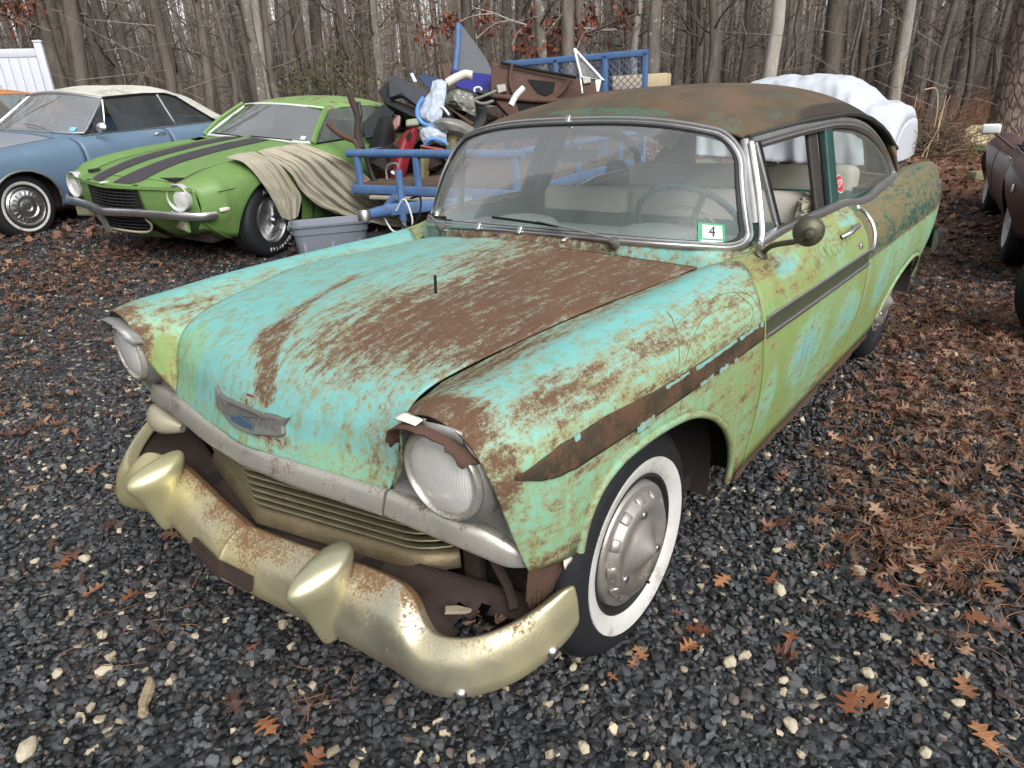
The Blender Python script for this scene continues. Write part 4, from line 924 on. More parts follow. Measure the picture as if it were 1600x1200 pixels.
seat('rear_seat', -2.50, -.66, .66, 1.115, .55, .985, GREYV, GRNV)
# torn end of the front seat with stuffing
STUF = simple('seat_stuffing', (.40, .36, .28), .9, 0, .5, 25, .6, 60, .3, (.2, .14, .08)); rs = np.random.default_rng(9); tv = []; tf = []
ts_ = []
for i in range(26):
    c = np.array([-1.60+rs.uniform(-.07, .07), .705+rs.uniform(-.01, .02), 1.03+rs.uniform(-.10, .06)]); V, F = boxVF(c, rs.uniform(.012, .05, 3), rotm('X', rs.uniform(0, 3))@rotm('Y', rs.uniform(0, 3))); ts_.append((V+rs.uniform(-.008, .008, V.shape), F))
V, F = joinV(ts_); mesh('torn_stuffing', V, F, STUF, car, smooth=False)
for sgn in (1, -1): box('door_inner_panel', (-1.34, .760*sgn, .79), (.90, .02, .46), GRNV, car); box('quarter_inner_panel', (-2.3, .76*sgn, .80), (.95, .02, .46), GRNV, car)
box('parcel_shelf', (-2.85, 0, 1.0), (.55, 1.3, .02), GREYV, car)
im = box('rear_view_mirror', (-1.05, -.07, 1.285), (.02, .17, .052), MIRM, car, bev=.008); tube('mirror_stem', [(-1.045, -.10, 1.31), (-1.03, -.105, 1.40)], .006, CHR, im, 6)
# stickers
STG = simple('sticker_green', (.01, .24, .11), .4, 0, .1); STW = simple('sticker_white', (.55, .56, .55), .5, 0, .1); STK = simple('sticker_black', (.01, .01, .01), .5); STR = simple('sticker_red', (.45, .03, .04), .4)
def st_quad(s, t, u, v, w_, h_, off): return [ws(s+u0*w_/.70, t+v0*h_/.36, off) for u0, v0 in ((-u, -v), (u, -v), (u, v), (-u, v))]
q = np.array([[ws(.885+k*.045, .105+j*.085, .001) for j in (-1, 0, 1)] for k in (-1, -.3, .3, 1)]); stk = grid('inspection_sticker', q, STG, car, flip=False)
q = np.array([[ws(.888+k*.033, .118+j*.055, .0022) for j in (-1, 0, 1)] for k in (-1, -.3, .3, 1)]); grid('sticker_panel', q, STW, stk)
q = np.array([[ws(.885+k*.035, .042+j*.008, .0022) for j in (-1, 1)] for k in (-1, 0, 1)]); grid('sticker_line', q, STW, stk)
o = Vector(ws(.888, .118, .0040)); xa = (Vector(ws(.92, .118, .004))-o).normalized(); ya = (Vector(ws(.888, .17, .004))-o).normalized(); nz = xa.cross(ya).normalized(); ya = nz.cross(xa)
text_mesh('sticker_number', '4', .050, .0004, STK, stk, Matrix(((xa.x, ya.x, nz.x, o.x), (xa.y, ya.y, nz.y, o.y), (xa.z, ya.z, nz.z, o.z), (0, 0, 0, 1))))
def qpt(x, t): 
    zb_, zt = 1.035, 1.357; yb, yt = .776, .680; return Vector((x, yb+(yt-yb)*t, zb_+(zt-zb_)*t))
o = qpt(-1.855, .24); xa = Vector((-1, 0, 0)); ya = (qpt(-1.9, 1)-qpt(-1.9, 0)).normalized(); nz = xa.cross(ya)
def oval(nm, rx, ry, off, m_, par):
    V = [o+nz*off]+[o+nz*off+xa*rx*math.cos(t)+ya*ry*math.sin(t) for t in np.linspace(0, 2*PI, 33)[:-1]]; return mesh(nm, [tuple(v) for v in V], [(0, i+1, (i+1) % 32+1) for i in range(32)], m_, par, smooth=False)
s1 = oval('oval_sticker', .056, .040, .0015, STW, car); oval('sticker_red_field', .051, .036, .0022, STR, s1)
o2 = o+nz*.003; text_mesh('sticker_letters', 'STP', .044, .0003, STW, s1, Matrix(((xa.x, ya.x, nz.x, o2.x), (xa.y, ya.y, nz.y, o2.y), (xa.z, ya.z, nz.z, o2.z), (0, 0, 0, 1))), shear=.15)
# ================================================================== GROUND
def attr_mat(name, rough=.7, bump=.2, bs=200, spec=.4, extra=None, trans=0):
    m, n = mk(name); v = n.co(); c = n('Attribute', attribute_name='col').outputs['Color']
    f = n.noise(bs, 3, .6, v); c2 = n.mix(n.math('MULTIPLY', f, .7), c, n.mix(.5, c, (0, 0, 0)))
    sh = n.bsdf(color=c2, rough=rough, spec=spec, normal=n.bump(f, bump, .002))
    if trans:
        t = n('BsdfTranslucent'); n.set(t.inputs[0], c2); a = n('MixShader'); a.inputs[0].default_value = trans; n.set(a.inputs[1], sh); n.set(a.inputs[2], t.outputs[0]); sh = a.outputs[0]
    n.out(sh); return m
def ground_mat():
    m, n = mk('dark_gravel_ground'); v = n.co(); at = n('Attribute', attribute_name='leaf').outputs['Fac']
    vo = n('TexVoronoi', {'Scale': 42.0}); n.set(vo.inputs['Vector'], v)
    c = n.mix(n('SeparateColor', {0: vo.outputs['Color']}).outputs[0], (.016, .017, .019), (.07, .072, .076))
    c = n.mix(n.step(n('SeparateColor', {0: vo.outputs['Color']}).outputs[1], .95, .97), c, (.32, .27, .2))
    lf = n.noise(9, 7, .75, v); lc = n.mix(n.noise(23, 5, .7, v), (.055, .026, .014), (.19, .088, .045)); lc = n.mix(n.step(n.noise(31, 3, .6, v), .56, .66), lc, (.26, .15, .09))
    c = n.mix(n.step(n.math('ADD', at, n.math('MULTIPLY', n.math('SUBTRACT', lf, .5), 1.1)), .42, .62), c, lc)
    hgt = n.math('ADD', n.math('MULTIPLY', vo.outputs['Distance'], -1.0), n.math('MULTIPLY', n.noise(60, 3, .6, v), .5))
    n.out(n.bsdf(color=c, rough=.75, spec=.3, normal=n.bump(hgt, .8, .03))); return m
def leafden(x, y):
    r = np.hypot(x-CAMP[0], y-CAMP[1]); f = fbm(x*1.3, y*1.3, 3)*.33+.5
    d = np.interp(r, [1.5, 2.5, 4, 6, 9, 13, 18], [.02, .10, .30, .50, .62, .85, 1.0])
    right = np.clip((y-.2+(-x)*.10)/1.0, 0, 1)*np.clip((-x-.3)/1.2, 0, 1)            # strip beside the sedan
    left = np.clip((-y-6.0)/3, 0, 1)+np.exp(-((x+1.8)/1.8)**2-((y+4.2)/1.3)**2)*.35
    return np.clip(d*.50*(.35+1.3*f)+right*.55*f*1.5+left*.25*f, 0, 1.3)
gx = np.unique(np.r_[-np.geomspace(12, 260, 26), np.linspace(-12, 6, 91), np.geomspace(6, 200, 16)]); gy = np.unique(np.r_[-np.geomspace(14, 260, 26), np.linspace(-14, 8, 111), np.geomspace(8, 200, 16)])
GX, GY = np.meshgrid(gx, gy, indexing='ij'); GZ = gh(GX, GY)-.012+.012*fbm(GX*2, GY*2, 8)
o = grid('ground', np.stack([GX, GY, GZ], -1), ground_mat(), attr={'leaf': leafden(GX, GY).ravel()}); tag(o, None, None, kind='structure')
def sector(n, r0, r1, half=54, seed=1):
    r = np.random.default_rng(seed); a = YAW+np.radians(r.uniform(-half, half, n)); d = np.sqrt(r.uniform(r0*r0, r1*r1, n)); return CAMP[0]+d*np.cos(a), CAMP[1]+d*np.sin(a), d
# stones: deformed icosahedra / octahedra
bm_ = bmesh.new(); bmesh.ops.create_icosphere(bm_, subdivisions=1, radius=1); ICOV = np.array([v.co for v in bm_.verts]); ICOF = np.array([[v.index for v in f.verts] for f in bm_.faces]); bm_.free()
OCV = np.array([(1, 0, 0), (-1, 0, 0), (0, 1, 0), (0, -1, 0), (0, 0, 1), (0, 0, -1)], float); OCF = np.array([(0, 2, 4), (2, 1, 4), (1, 3, 4), (3, 0, 4), (2, 0, 5), (1, 2, 5), (3, 1, 5), (0, 3, 5)])
def randrot(r, n, tilt=.5):
    a = r.uniform(0, 2*PI, n); b = r.normal(0, tilt, n); c = r.normal(0, tilt, n)
    ca, sa, cb, sb, cc, sc = np.cos(a), np.sin(a), np.cos(b), np.sin(b), np.cos(c), np.sin(c); O = 0*a; I = O+1
    Rz = np.stack([np.stack([ca, -sa, O], -1), np.stack([sa, ca, O], -1), np.stack([O, O, I], -1)], -2)
    Ry = np.stack([np.stack([cb, O, sb], -1), np.stack([O, I, O], -1), np.stack([-sb, O, cb], -1)], -2)
    Rx = np.stack([np.stack([I, O, O], -1), np.stack([O, cc, -sc], -1), np.stack([O, sc, cc], -1)], -2)
    return Rz@Ry@Rx
def stones(x, y, size, V0, F0, seed, palep=.05, sink=.2, layers=.018):
    r = np.random.default_rng(seed); n = len(x)
    V = V0[None]*(1+r.uniform(-.28, .28, (n, len(V0), 1)))+r.uniform(-.12, .12, (n, len(V0), 3))
    lim = r.uniform(.52, .95, (n, 1, 3)); V = np.clip(V, -lim, lim)*1.12
    sc = np.stack([size*r.uniform(.9, 1.45, n), size*r.uniform(.7, 1.05, n), size*r.uniform(.42, .78, n)], -1)
    V = np.einsum('nij,nkj->nki', randrot(r, n, .55), V*sc[:, None])
    V += np.stack([x, y, gh(x, y)+size*.25+r.uniform(-.3, .7, n)*layers*.6-.006], -1)[:, None]
    g = r.uniform(0, 1, n)[:, None]**1.6; c = np.array([.014, .0148, .016])*(1-g)+np.array([.105, .109, .115])*g
    br = r.random(n) < .05; c[br] = c[br]*[1.9, 1.4, 1.1]
    pale = r.random(n) < palep; c[pale] = np.array([.44, .37, .26])*r.uniform(.5, 1.25, (pale.sum(), 1))
    F = (F0[None]+(np.arange(n)*len(V0))[:, None, None]).reshape(-1, 3)
    return V.reshape(-1, 3), F, np.repeat(c, len(V0), 0)
STONE = attr_mat('crushed_stone', .62, .35, 140, .45)
x, y, d = sector(52000, .9, 4.6, 54, 1); r = np.random.default_rng(2); sz = np.minimum(r.lognormal(0, .32, len(x))*.0106, .0185)
V, F, c = stones(x, y, sz, ICOV, ICOF, 3); tag(mesh('gravel', V, F, STONE, smooth=False, attr={'col': c}), 'black crushed stone gravel spread over the near lot', 'gravel', kind='stuff')
x, y, d = sector(90000, 4.6, 10.5, 52, 4); ok = r.random(len(x)) < np.interp(d, [4.6, 10.5], [1, .45]); x, y, d = x[ok], y[ok], d[ok]; sz = np.minimum(r.lognormal(0, .30, len(x)), 1.9)*np.interp(d, [4.6, 10.5], [.0125, .018])
V, F, c = stones(x, y, sz, OCV, OCF, 5, .05); tag(mesh('gravel', V, F, STONE, smooth=False, attr={'col': c}), 'black crushed stone gravel on the farther part of the lot', 'gravel', kind='stuff')
# ---- leaves
def oak_template(seed, lobes=3):
    r = np.random.default_rng(seed); H = np.array([(-.5, .012), (-.38, .045), (-.31, .15), (-.27, .29), (-.21, .27), (-.17, .12), (-.09, .095), (-.03, .27), (.03, .41), (.09, .37), (.09, .17), (.15, .105), (.23, .21), (.31, .31), (.345, .25), (.32, .10), (.39, .095), (.46, .06), (.5, .004)])
    if lobes == 2: H = H[[0, 1, 2, 3, 4, 5, 6, 8, 9, 10, 11, 15, 16, 17, 18]]
    n = len(H); sx = np.maximum.accumulate(H[:, 0]*.98+.01*np.arange(n)/n); k1 = r.uniform(.75, 1.1); k2 = r.uniform(.75, 1.1)
    le = np.c_[H[:, 0]+r.normal(0, .012, n), H[:, 1]*k1*r.uniform(.88, 1.12, n), 0*sx]; ri = np.c_[H[:, 0]+r.normal(0, .015, n), -H[:, 1]*k2*r.uniform(.85, 1.15, n), 0*sx]
    V = np.vstack([np.c_[sx, .02*np.sin(3*sx+seed), 0*sx], le, ri, [(-.70, .010, 0), (-.70, -.010, 0)]]); F = []
    for i in range(n-1): F += [(i, i+1, n+i+1), (i, n+i+1, n+i), (i, 2*n+i, 2*n+i+1), (i, 2*n+i+1, i+1)]
    return V, np.array(F+[(0, 3*n, 3*n+1)])
LT = [oak_template(s, k) for s, k in ((1, 3), (2, 3), (3, 2), (4, 4))]
LCOL = np.array([(.17, .075, .045), (.24, .12, .07), (.105, .052, .034), (.21, .11, .075), (.31, .19, .12), (.13, .075, .052), (.075, .045, .034)])
def leaves(x, y, size, seed, temps, lift=.020, curl=1.0, tilt=.28):
    r = np.random.default_rng(seed); Vs = []; Fs = []; Cs = []; o = 0
    kind = r.integers(0, len(temps), len(x))
    for k, (V0, F0) in enumerate(temps):
        i = np.where(kind == k)[0]; n = len(i)
        if not n: continue
        V = np.repeat(V0[None], n, 0)*size[i, None, None]
        cu = r.normal(0, 1, (n, 1))*curl; cv = r.normal(.25, .55, (n, 1))*curl
        V[..., 2] = cu*2.2*V[..., 0]**2/size[i, None]*.4+cv*2.6*V[..., 1]**2/size[i, None]+r.normal(0, .010, V.shape[:2])*size[i, None]
        V = np.einsum('nij,nkj->nki', randrot(r, n, tilt), V)
        V[..., 2] += lift+np.abs(r.normal(0, .008, n))[:, None]
        V += np.stack([x[i], y[i], gh(x[i], y[i])], -1)[:, None]
        c = LCOL[r.integers(0, len(LCOL), n)]*r.uniform(.55, 1.25, (n, 1))
        Vs.append(V.reshape(-1, 3)); Fs.append((F0[None]+(np.arange(n)*len(V0))[:, None, None]).reshape(-1, 3)+o); Cs.append(np.repeat(c, len(V0), 0)); o += n*len(V0)
    return np.vstack(Vs), np.vstack(Fs), np.vstack(Cs)
LEAFM = attr_mat('dry_oak_leaf', .62, .2, 90, .35, trans=.12)
def under_car(x, y): return (x > -4.1) & (x < .78) & (np.abs(y) < .84)
x, y, d = sector(26000, 1.0, 7.5, 54, 11); ok = (r.random(len(x)) < .016+leafden(x, y)*.30) & ~under_car(x, y); x, y = x[ok], y[ok]
# drifts of leaves where the photograph shows them
def gpix(px, py, z=.02):
    d = _f*1.0+_r*((px-800)/FPX)-_u*((py-600)/FPX); t = (z-CAMP[2])/d.z; return CAMP[0]+t*d.x, CAMP[1]+t*d.y
dx, dy = [], []
for cx, cy, rx, n in [(-1.05, 1.42, .16, 60), (-.85, 1.30, .12, 30), (-2.2, 1.35, .45, 60), (-2.8, 1.8, .6, 70), (-1.7, 1.9, .3, 24), (.1, 1.72, .08, 6), (-3.6, 1.5, .7, 110), (-5, 1.4, .9, 220), (-1.0, -5.2, .5, 140), (.1, -4.6, .5, 120), (-1.9, -4.6, .5, 100)]:
    dx.append(r.normal(cx, rx, n)); dy.append(r.normal(cy, rx*.55, n))
for px, py, rx, n in [(1330, 790, .13, 70), (1400, 700, .22, 80), (1500, 640, .3, 130), (1560, 720, .28, 120), (1450, 590, .3, 130), (1350, 600, .2, 50), (1580, 560, .3, 150), (1400, 830, .10, 36), (1500, 900, .12, 26), (1560, 840, .18, 60), (1540, 480, .5, 200), (1440, 500, .4, 150), (60, 425, .6, 220), (90, 545, .25, 50), (30, 680, .2, 30), (200, 430, .5, 120), (40, 600, .25, 40), (120, 480, .4, 90), (20, 500, .4, 70), (200, 540, .2, 24)]:
    cx, cy = gpix(px, py, .03 if px > 800 else .16 if py < 520 else .05); n = int(n*(.55 if px > 800 else .9)); dx.append(r.normal(cx, rx*1.2, n)); dy.append(r.normal(cy, rx*.75, n))
x = np.r_[x, np.concatenate(dx)]; y = np.r_[y, np.concatenate(dy)]; ok = ~under_car(x, y); x, y = x[ok], y[ok]
V, F, c = leaves(x, y, r.uniform(.042, .088, len(x)), 12, LT); tag(mesh('leaf_litter', V, F, LEAFM, smooth=False, attr={'col': c}), 'rust brown oak leaves strewn over the near gravel', 'leaves', kind='stuff')
x, y, d = sector(60000, 7.0, 24, 50, 13); ok = (r.random(len(x)) < leafden(x, y)*.55); x, y = x[ok], y[ok]
SL = [(np.array([(-.5, 0, 0), (-.1, .26, 0), (.15, .14, .0), (.5, .05, 0), (.2, -.22, 0), (-.15, -.2, 0)], float), np.array([(0, 5, 1), (5, 4, 1), (1, 4, 2), (2, 4, 3)]))]
V, F, c = leaves(x, y, r.uniform(.09, .16, len(x)), 14, SL, .02, .8, .35); tag(mesh('leaf_litter', V, F, LEAFM, smooth=False, attr={'col': c}), 'deep brown leaf litter carpeting the ground towards the woods', 'leaves', kind='stuff')
# ---- pine needles
def needles(n, r0, r1, seed, clumps, w_=.0011):
    r = np.random.default_rng(seed); x, y, d = sector(n, r0, r1, 54, seed); ok = (r.random(n) < .09+leafden(x, y)*.5) & ~under_car(x, y); x, y = x[ok], y[ok]
    for cx, cy, s_, k in clumps: x = np.r_[x, r.normal(cx, s_, k)]; y = np.r_[y, r.normal(cy, s_, k)]
    n = len(x); a = r.uniform(0, 2*PI, n); L = r.uniform(.06, .13, n); t = np.linspace(-.5, .5, 5); bend = r.normal(0, .007, n)
    ux, uy = np.cos(a), np.sin(a); px_ = x[:, None]+ux[:, None]*t*L[:, None]-uy[:, None]*bend[:, None]*(1-4*t*t); py_ = y[:, None]+uy[:, None]*t*L[:, None]+ux[:, None]*bend[:, None]*(1-4*t*t)
    z = gh(px_, py_)+.022+np.abs(r.normal(0, .006, n))[:, None]+r.normal(0, .05, n)[:, None]*t*L[:, None]*3
    ww = w_*(1+.0*x)
    A_ = np.stack([px_-uy[:, None]*ww[:, None], py_+ux[:, None]*ww[:, None], z], -1); B_ = np.stack([px_+uy[:, None]*ww[:, None], py_-ux[:, None]*ww[:, None], z+.0005], -1)
    V = np.stack([A_, B_], 2).reshape(n, 10, 3); F0 = np.array([(0, 1, 3, 2), (2, 3, 5, 4), (4, 5, 7, 6), (6, 7, 9, 8)])
    c = np.array([(.27, .125, .065)])*r.uniform(.5, 1.5, (n, 1)); return V.reshape(-1, 3), (F0[None]+(np.arange(n)*10)[:, None, None]).reshape(-1, 4), np.repeat(c, 10, 0)
V, F, c = needles(15000, 1.0, 8.0, 21, [(-1.05, 1.45, .15, 260), (-2.3, 1.5, .4, 400), (.72, .22, .05, 20), (-3, 1.7, .5, 500), (.9, -.5, .1, 30), (-.9, -4.9, .5, 500), (-1.6, -3.2, .6, 200), (.3, -2.6, .5, 160), (.1, -3.4, .4, 160)])
tag(mesh('pine_needles', V, F, LEAFM, smooth=False, attr={'col': c}), 'reddish dry pine needles scattered on the gravel', 'needles', kind='stuff')
# ---- single leaves and pale stones that stand out near the camera, bark chip
def gpix(px, py, z=.02):
    d = _f*1.0+_r*((px-800)/FPX)-_u*((py-600)/FPX); t = (z-CAMP[2])/d.z; return CAMP[0]+t*d.x, CAMP[1]+t*d.y
fcol = [(.30, .13, .06), (.36, .17, .08), (.26, .10, .05), (.20, .075, .035)]
for i, (px, py, s_, lab) in enumerate([(417, 1133, .10, 'orange brown oak leaf below the bumper guard, at the bottom edge'), (480, 1150, .07, 'small curled tan oak leaf at the bottom edge below the bumper'), (1236, 995, .10, 'reddish oak leaf lying alone on dark gravel right of the tyre'), (1090, 985, .11, 'brown oak leaf beside the white wall tyre, nearest the pale pebble'), (1075, 1010, .08, 'dark brown oak leaf just right of the tyre bottom'), (1363, 962, .07, 'small upright orange oak leaf right of the tyre'), (1205, 905, .10, 'oak leaf beside the large pale stone right of the wheel'), (1330, 1098, .12, 'broad two-toned oak leaf among pale pebbles at lower right'), (1360, 1090, .11, 'upright pinkish brown oak leaf leaning on a pale pebble at lower right'), (1508, 1075, .11, 'crumpled pale brown oak leaf near the right edge'), (1440, 1030, .10, 'orange oak leaf with a grey stone on it at lower right'), (1527, 965, .10, 'tan oak leaf below the cluster near the right edge'), (1555, 915, .11, 'light orange oak leaf near the right edge beside dark weeds'), (1540, 1150, .12, 'large brown oak leaf cut by the bottom edge at right'), (395, 1010, .06, 'small oak leaf below the licence plate bracket'), (205, 930, .09, 'dull brown oak leaf left of the bumper with a pale stone'), (410, 870, .07, 'dark red leaf on the gravel just under the bumper middle'), (1000, 1020, .08, 'brown leaf touching the tyre at its bottom'), (957, 1057, .05, 'bright red leaf fragment below the front tyre'), (95, 880, .10, 'oak leaf lying on gravel at the left edge below the bumper height'), (1345, 960, .05, 'thin red leaf fragment between two oak leaves'), (1130, 905, .10, 'oak leaf close behind the tyre'), (1300, 880, .09, 'orange oak leaf at the near end of the leaf drift'), (490, 1190, .09, 'oak leaf half outside the bottom edge')]):
    gxx, gyy = gpix(px, py, .025); V0, F0 = LT[i % 4]; s_ *= .82; q = V0*s_; rr_ = np.random.default_rng(40+i); q[:, 2] = rr_.normal(.15, .3)*2*q[:, 1]**2/s_+rr_.normal(0, .3)*q[:, 0]**2/s_+rr_.normal(0, .006, len(q))*s_
    q = q@np.array(Matrix.Rotation(rr_.uniform(0, 6.28), 3, 'Z')@Matrix.Rotation(rr_.uniform(-.25, .25), 3, 'X')).T+[0, 0, .012]
    o = mesh('fallen_leaf', q, F0, LEAFM, smooth=False, attr={'col': np.tile(np.array(fcol[i % 4])*rr_.uniform(.8, 1.2), (len(q), 1))}); o.location = (gxx, gyy, .014); tag(o, lab, 'leaf', 'fallen oak leaves near the camera')
PALE = simple('pale_stone', (.40, .35, .26), .85, 0, .4, 45, .6, 90)
for i, (px, py, s_, lab) in enumerate([(1214, 858, .020, 'white pebble beside oak leaves right of the front tyre'), (1217, 920, .032, 'flat pale tan stone right of the wheel'), (1445, 912, .030, 'large white limestone chip near the right edge, among leaves'), (1215, 857, .02, ''), (1235, 1130, .026, 'rounded pale stone at the bottom right between gravel'), (1140, 1032, .026, 'pale yellowish stone below and right of the front tyre'), (1356, 1050, .024, 'tan stone above the broad oak leaf'), (1342, 1076, .024, 'pale angular stone touching the broad oak leaf'), (1224, 1060, .018, 'white hollow pebble right of the front tyre'), (1440, 1062, .018, 'white pebble alone at lower right'), (1445, 1173, .022, 'tan oblong pebble at the bottom edge right of centre'), (912, 1165, .020, 'cream pebble at the bottom edge below the tyre'), (55, 875, .022, 'white stone left of the bumper near the left edge'), (132, 872, .026, 'tan blocky stone left of the bumper'), (90, 1050, .022, 'pale stone near the bark chip at lower left'), (160, 990, .026, 'long pale stone above the bark chip'), (235, 928, .02, 'pale stone with a leaf beside it left of the plate bracket'), (42, 1170, .036, 'large tan stone in the bottom left corner'), (305, 992, .02, 'cream stone right of the bark chip'), (190, 1065, .018, 'small pale stone touching the bark chip'), (1497, 1096, .02, 'tan pebble under the crumpled leaf near the right edge'), (895, 1040, .016, 'cream pebble under the tyre edge')]):
    if not lab: continue
    s_ *= .82; gxx, gyy = gpix(px, py, .02); rr_ = np.random.default_rng(80+i); q = ICOV*(1+rr_.uniform(-.25, .25, (len(ICOV), 1)))*s_*[1.25, .9, .65]@np.array(Matrix.Rotation(rr_.uniform(0, 6), 3, 'Z'))
    o = mesh('pale_stone', q, ICOF, PALE, smooth=False); o.location = (gxx, gyy, .012+s_*.25); b_ = o.modifiers.new('b', 'BEVEL'); b_.width = s_*.12; tag(o, lab, 'stone', 'pale stones in the gravel')
gxx, gyy = gpix(228, 1090, .02); rr_ = np.random.default_rng(3); G = []
for t in np.linspace(0, 1, 12):
    wv_ = (.013+rr_.uniform(-.004, .003))*(1 if .06 < t < .94 else .55); cx = -.055+.11*t; cy = .004*math.sin(t*5); G.append([(cx, cy-wv_, 0), (cx, cy-wv_*.6, .010+rr_.uniform(0, .002)), (cx, cy, .013+rr_.uniform(-.002, .002)), (cx, cy+wv_*.7, .009), (cx, cy+wv_, 0)])
o = grid('bark_chip', np.array(G), simple('dry_wood', (.30, .235, .15), .9, 0, .5, 70, .7, 160), cv=True, cap=True, smooth=False); o.location = (gxx, gyy, .016); o.rotation_euler = (0, 0, YAW+.35); o.scale = (1.25, 1.1, 1); tag(o, 'splintered tan bark chip lying on the gravel at lower left', 'bark')
# ================================================================== OTHER CARS
class Surf:
    """half body: stations at constant x with control points (y,z) from centre line down to sill"""
    def __init__(s, st): s.x = np.array([a for a, b in st]); s.c = np.array([b for a, b in st]); s.k = s.c.shape[1]
    def col(s, x): return herm(np.atleast_1d(-float(x)), -s.x, s.c)[0]
    def ev(s, x, us): return herm(np.asarray(us, float), np.arange(s.k), s.col(x))
    def pt(s, x, u, off=0.):
        q = s.ev(x, [max(0, u-.05), u, min(s.k-1, u+.05)]); t = q[2]-q[0]; n_ = np.array([-t[1], t[0]]); n_ /= np.linalg.norm(n_)+1e-9
        if n_[0]+n_[1]*.5 < 0: n_ = -n_
        return np.array([x, q[1, 0]+n_[0]*off, q[1, 1]+n_[1]*off])
    def z2u(s, x, z): uu = np.linspace(2.5, s.k-1, 200); q = s.ev(x, uu); return uu[np.argmin(np.abs(q[:, 1]-z))]
    def grid(s, xs, u0, u1, nu, zb=None, off=0.):
        G = []
        for x in xs:
            a = u0; b = u1
            if zb is not None:
                uu = np.linspace(a, b, 200); q = s.ev(x, uu); lim = float(zb(x)); bad = (q[:, 1] < lim) & (uu > 2.5)
                if bad.any():
                    k = max(1, np.argmax(bad)); f0 = q[k-1, 1]-lim; f1 = lim-q[k, 1]; b = uu[k-1]+(uu[k]-uu[k-1])*f0/(f0+f1+1e-9)
            if off: G.append([s.pt(x, u, off) for u in np.linspace(a, b, nu)])
            else:
                q = s.ev(x, np.linspace(a, b, nu)); G.append(np.c_[np.full(nu, x), q])
        return np.array(G)
def arcs(centres, r, zc, low):
    def f(x):
        for c in centres:
            d = abs(x-c)
            if d < r: return zc+math.sqrt(max(0, 1-(d/r)**2))*r*.98
        return low
    return f
def axs(a, b, n, centres, r):
    e = [];
    for c in centres:
        for t in np.linspace(0, PI, 13): e.append(c+(r-.0005)*math.cos(t))
        e += [c+r+.002, c-r-.002]
    lo, hi = min(a, b), max(a, b)
    return np.unique(np.r_[np.linspace(lo, hi, n), [q for q in e if lo < q < hi]])[::-1]
GWARP = [None]
def both(name, G, mat, parent, thick=.004, **k):
    a = grid(name, G, mat, parent, flip=True, thick=thick, **k); b = grid(name, mirror(G), mat, parent, flip=False, thick=thick, **k); return a, b
def auto_paint(name, col, spot, dirt=.18, rough=.4, spotc=None, var=.2, coat=.15):
    m, n = mk(name); v = n.co(); a = n.noise(3, 6, .65, v); f = n.noise(40, 4, .7, v); st = n.noise(6, 6, .7, n.co('Object', (1, 1, .4)))
    c = n.mix(a, tuple(x*(1-var) for x in col), tuple(x*(1+var) for x in col))
    if spotc: c = n.mix(n.math('MULTIPLY', n.step(st, .53, .70), .6), c, spotc)
    e = n.math('ADD', n.math('MULTIPLY', n.noise(7, 7, .72, v), .8), n.math('MULTIPLY', f, .2)); d = n.step(e, 1-spot-.05, 1-spot+.03)
    c = n.mix(n.step(e, 1-spot-.12, 1-spot), c, n.mix(.5, c, (.30, .28, .16))); c = n.mix(d, c, (.12, .055, .03))
    n.out(n.bsdf(color=c, rough=n.math('ADD', rough, n.math('MULTIPLY', a, .2)), spec=.45, coat=coat, coatr=.25, normal=n.bump(f, .06, .002))); return m
DGLASS = glass('grimy_car_glass', .26, (.36, .39, .39), (.55, .60, .60), .04, 1.4, .6)
SILV = chrome('bright_trim', (.70, .70, .70), .24, .10)
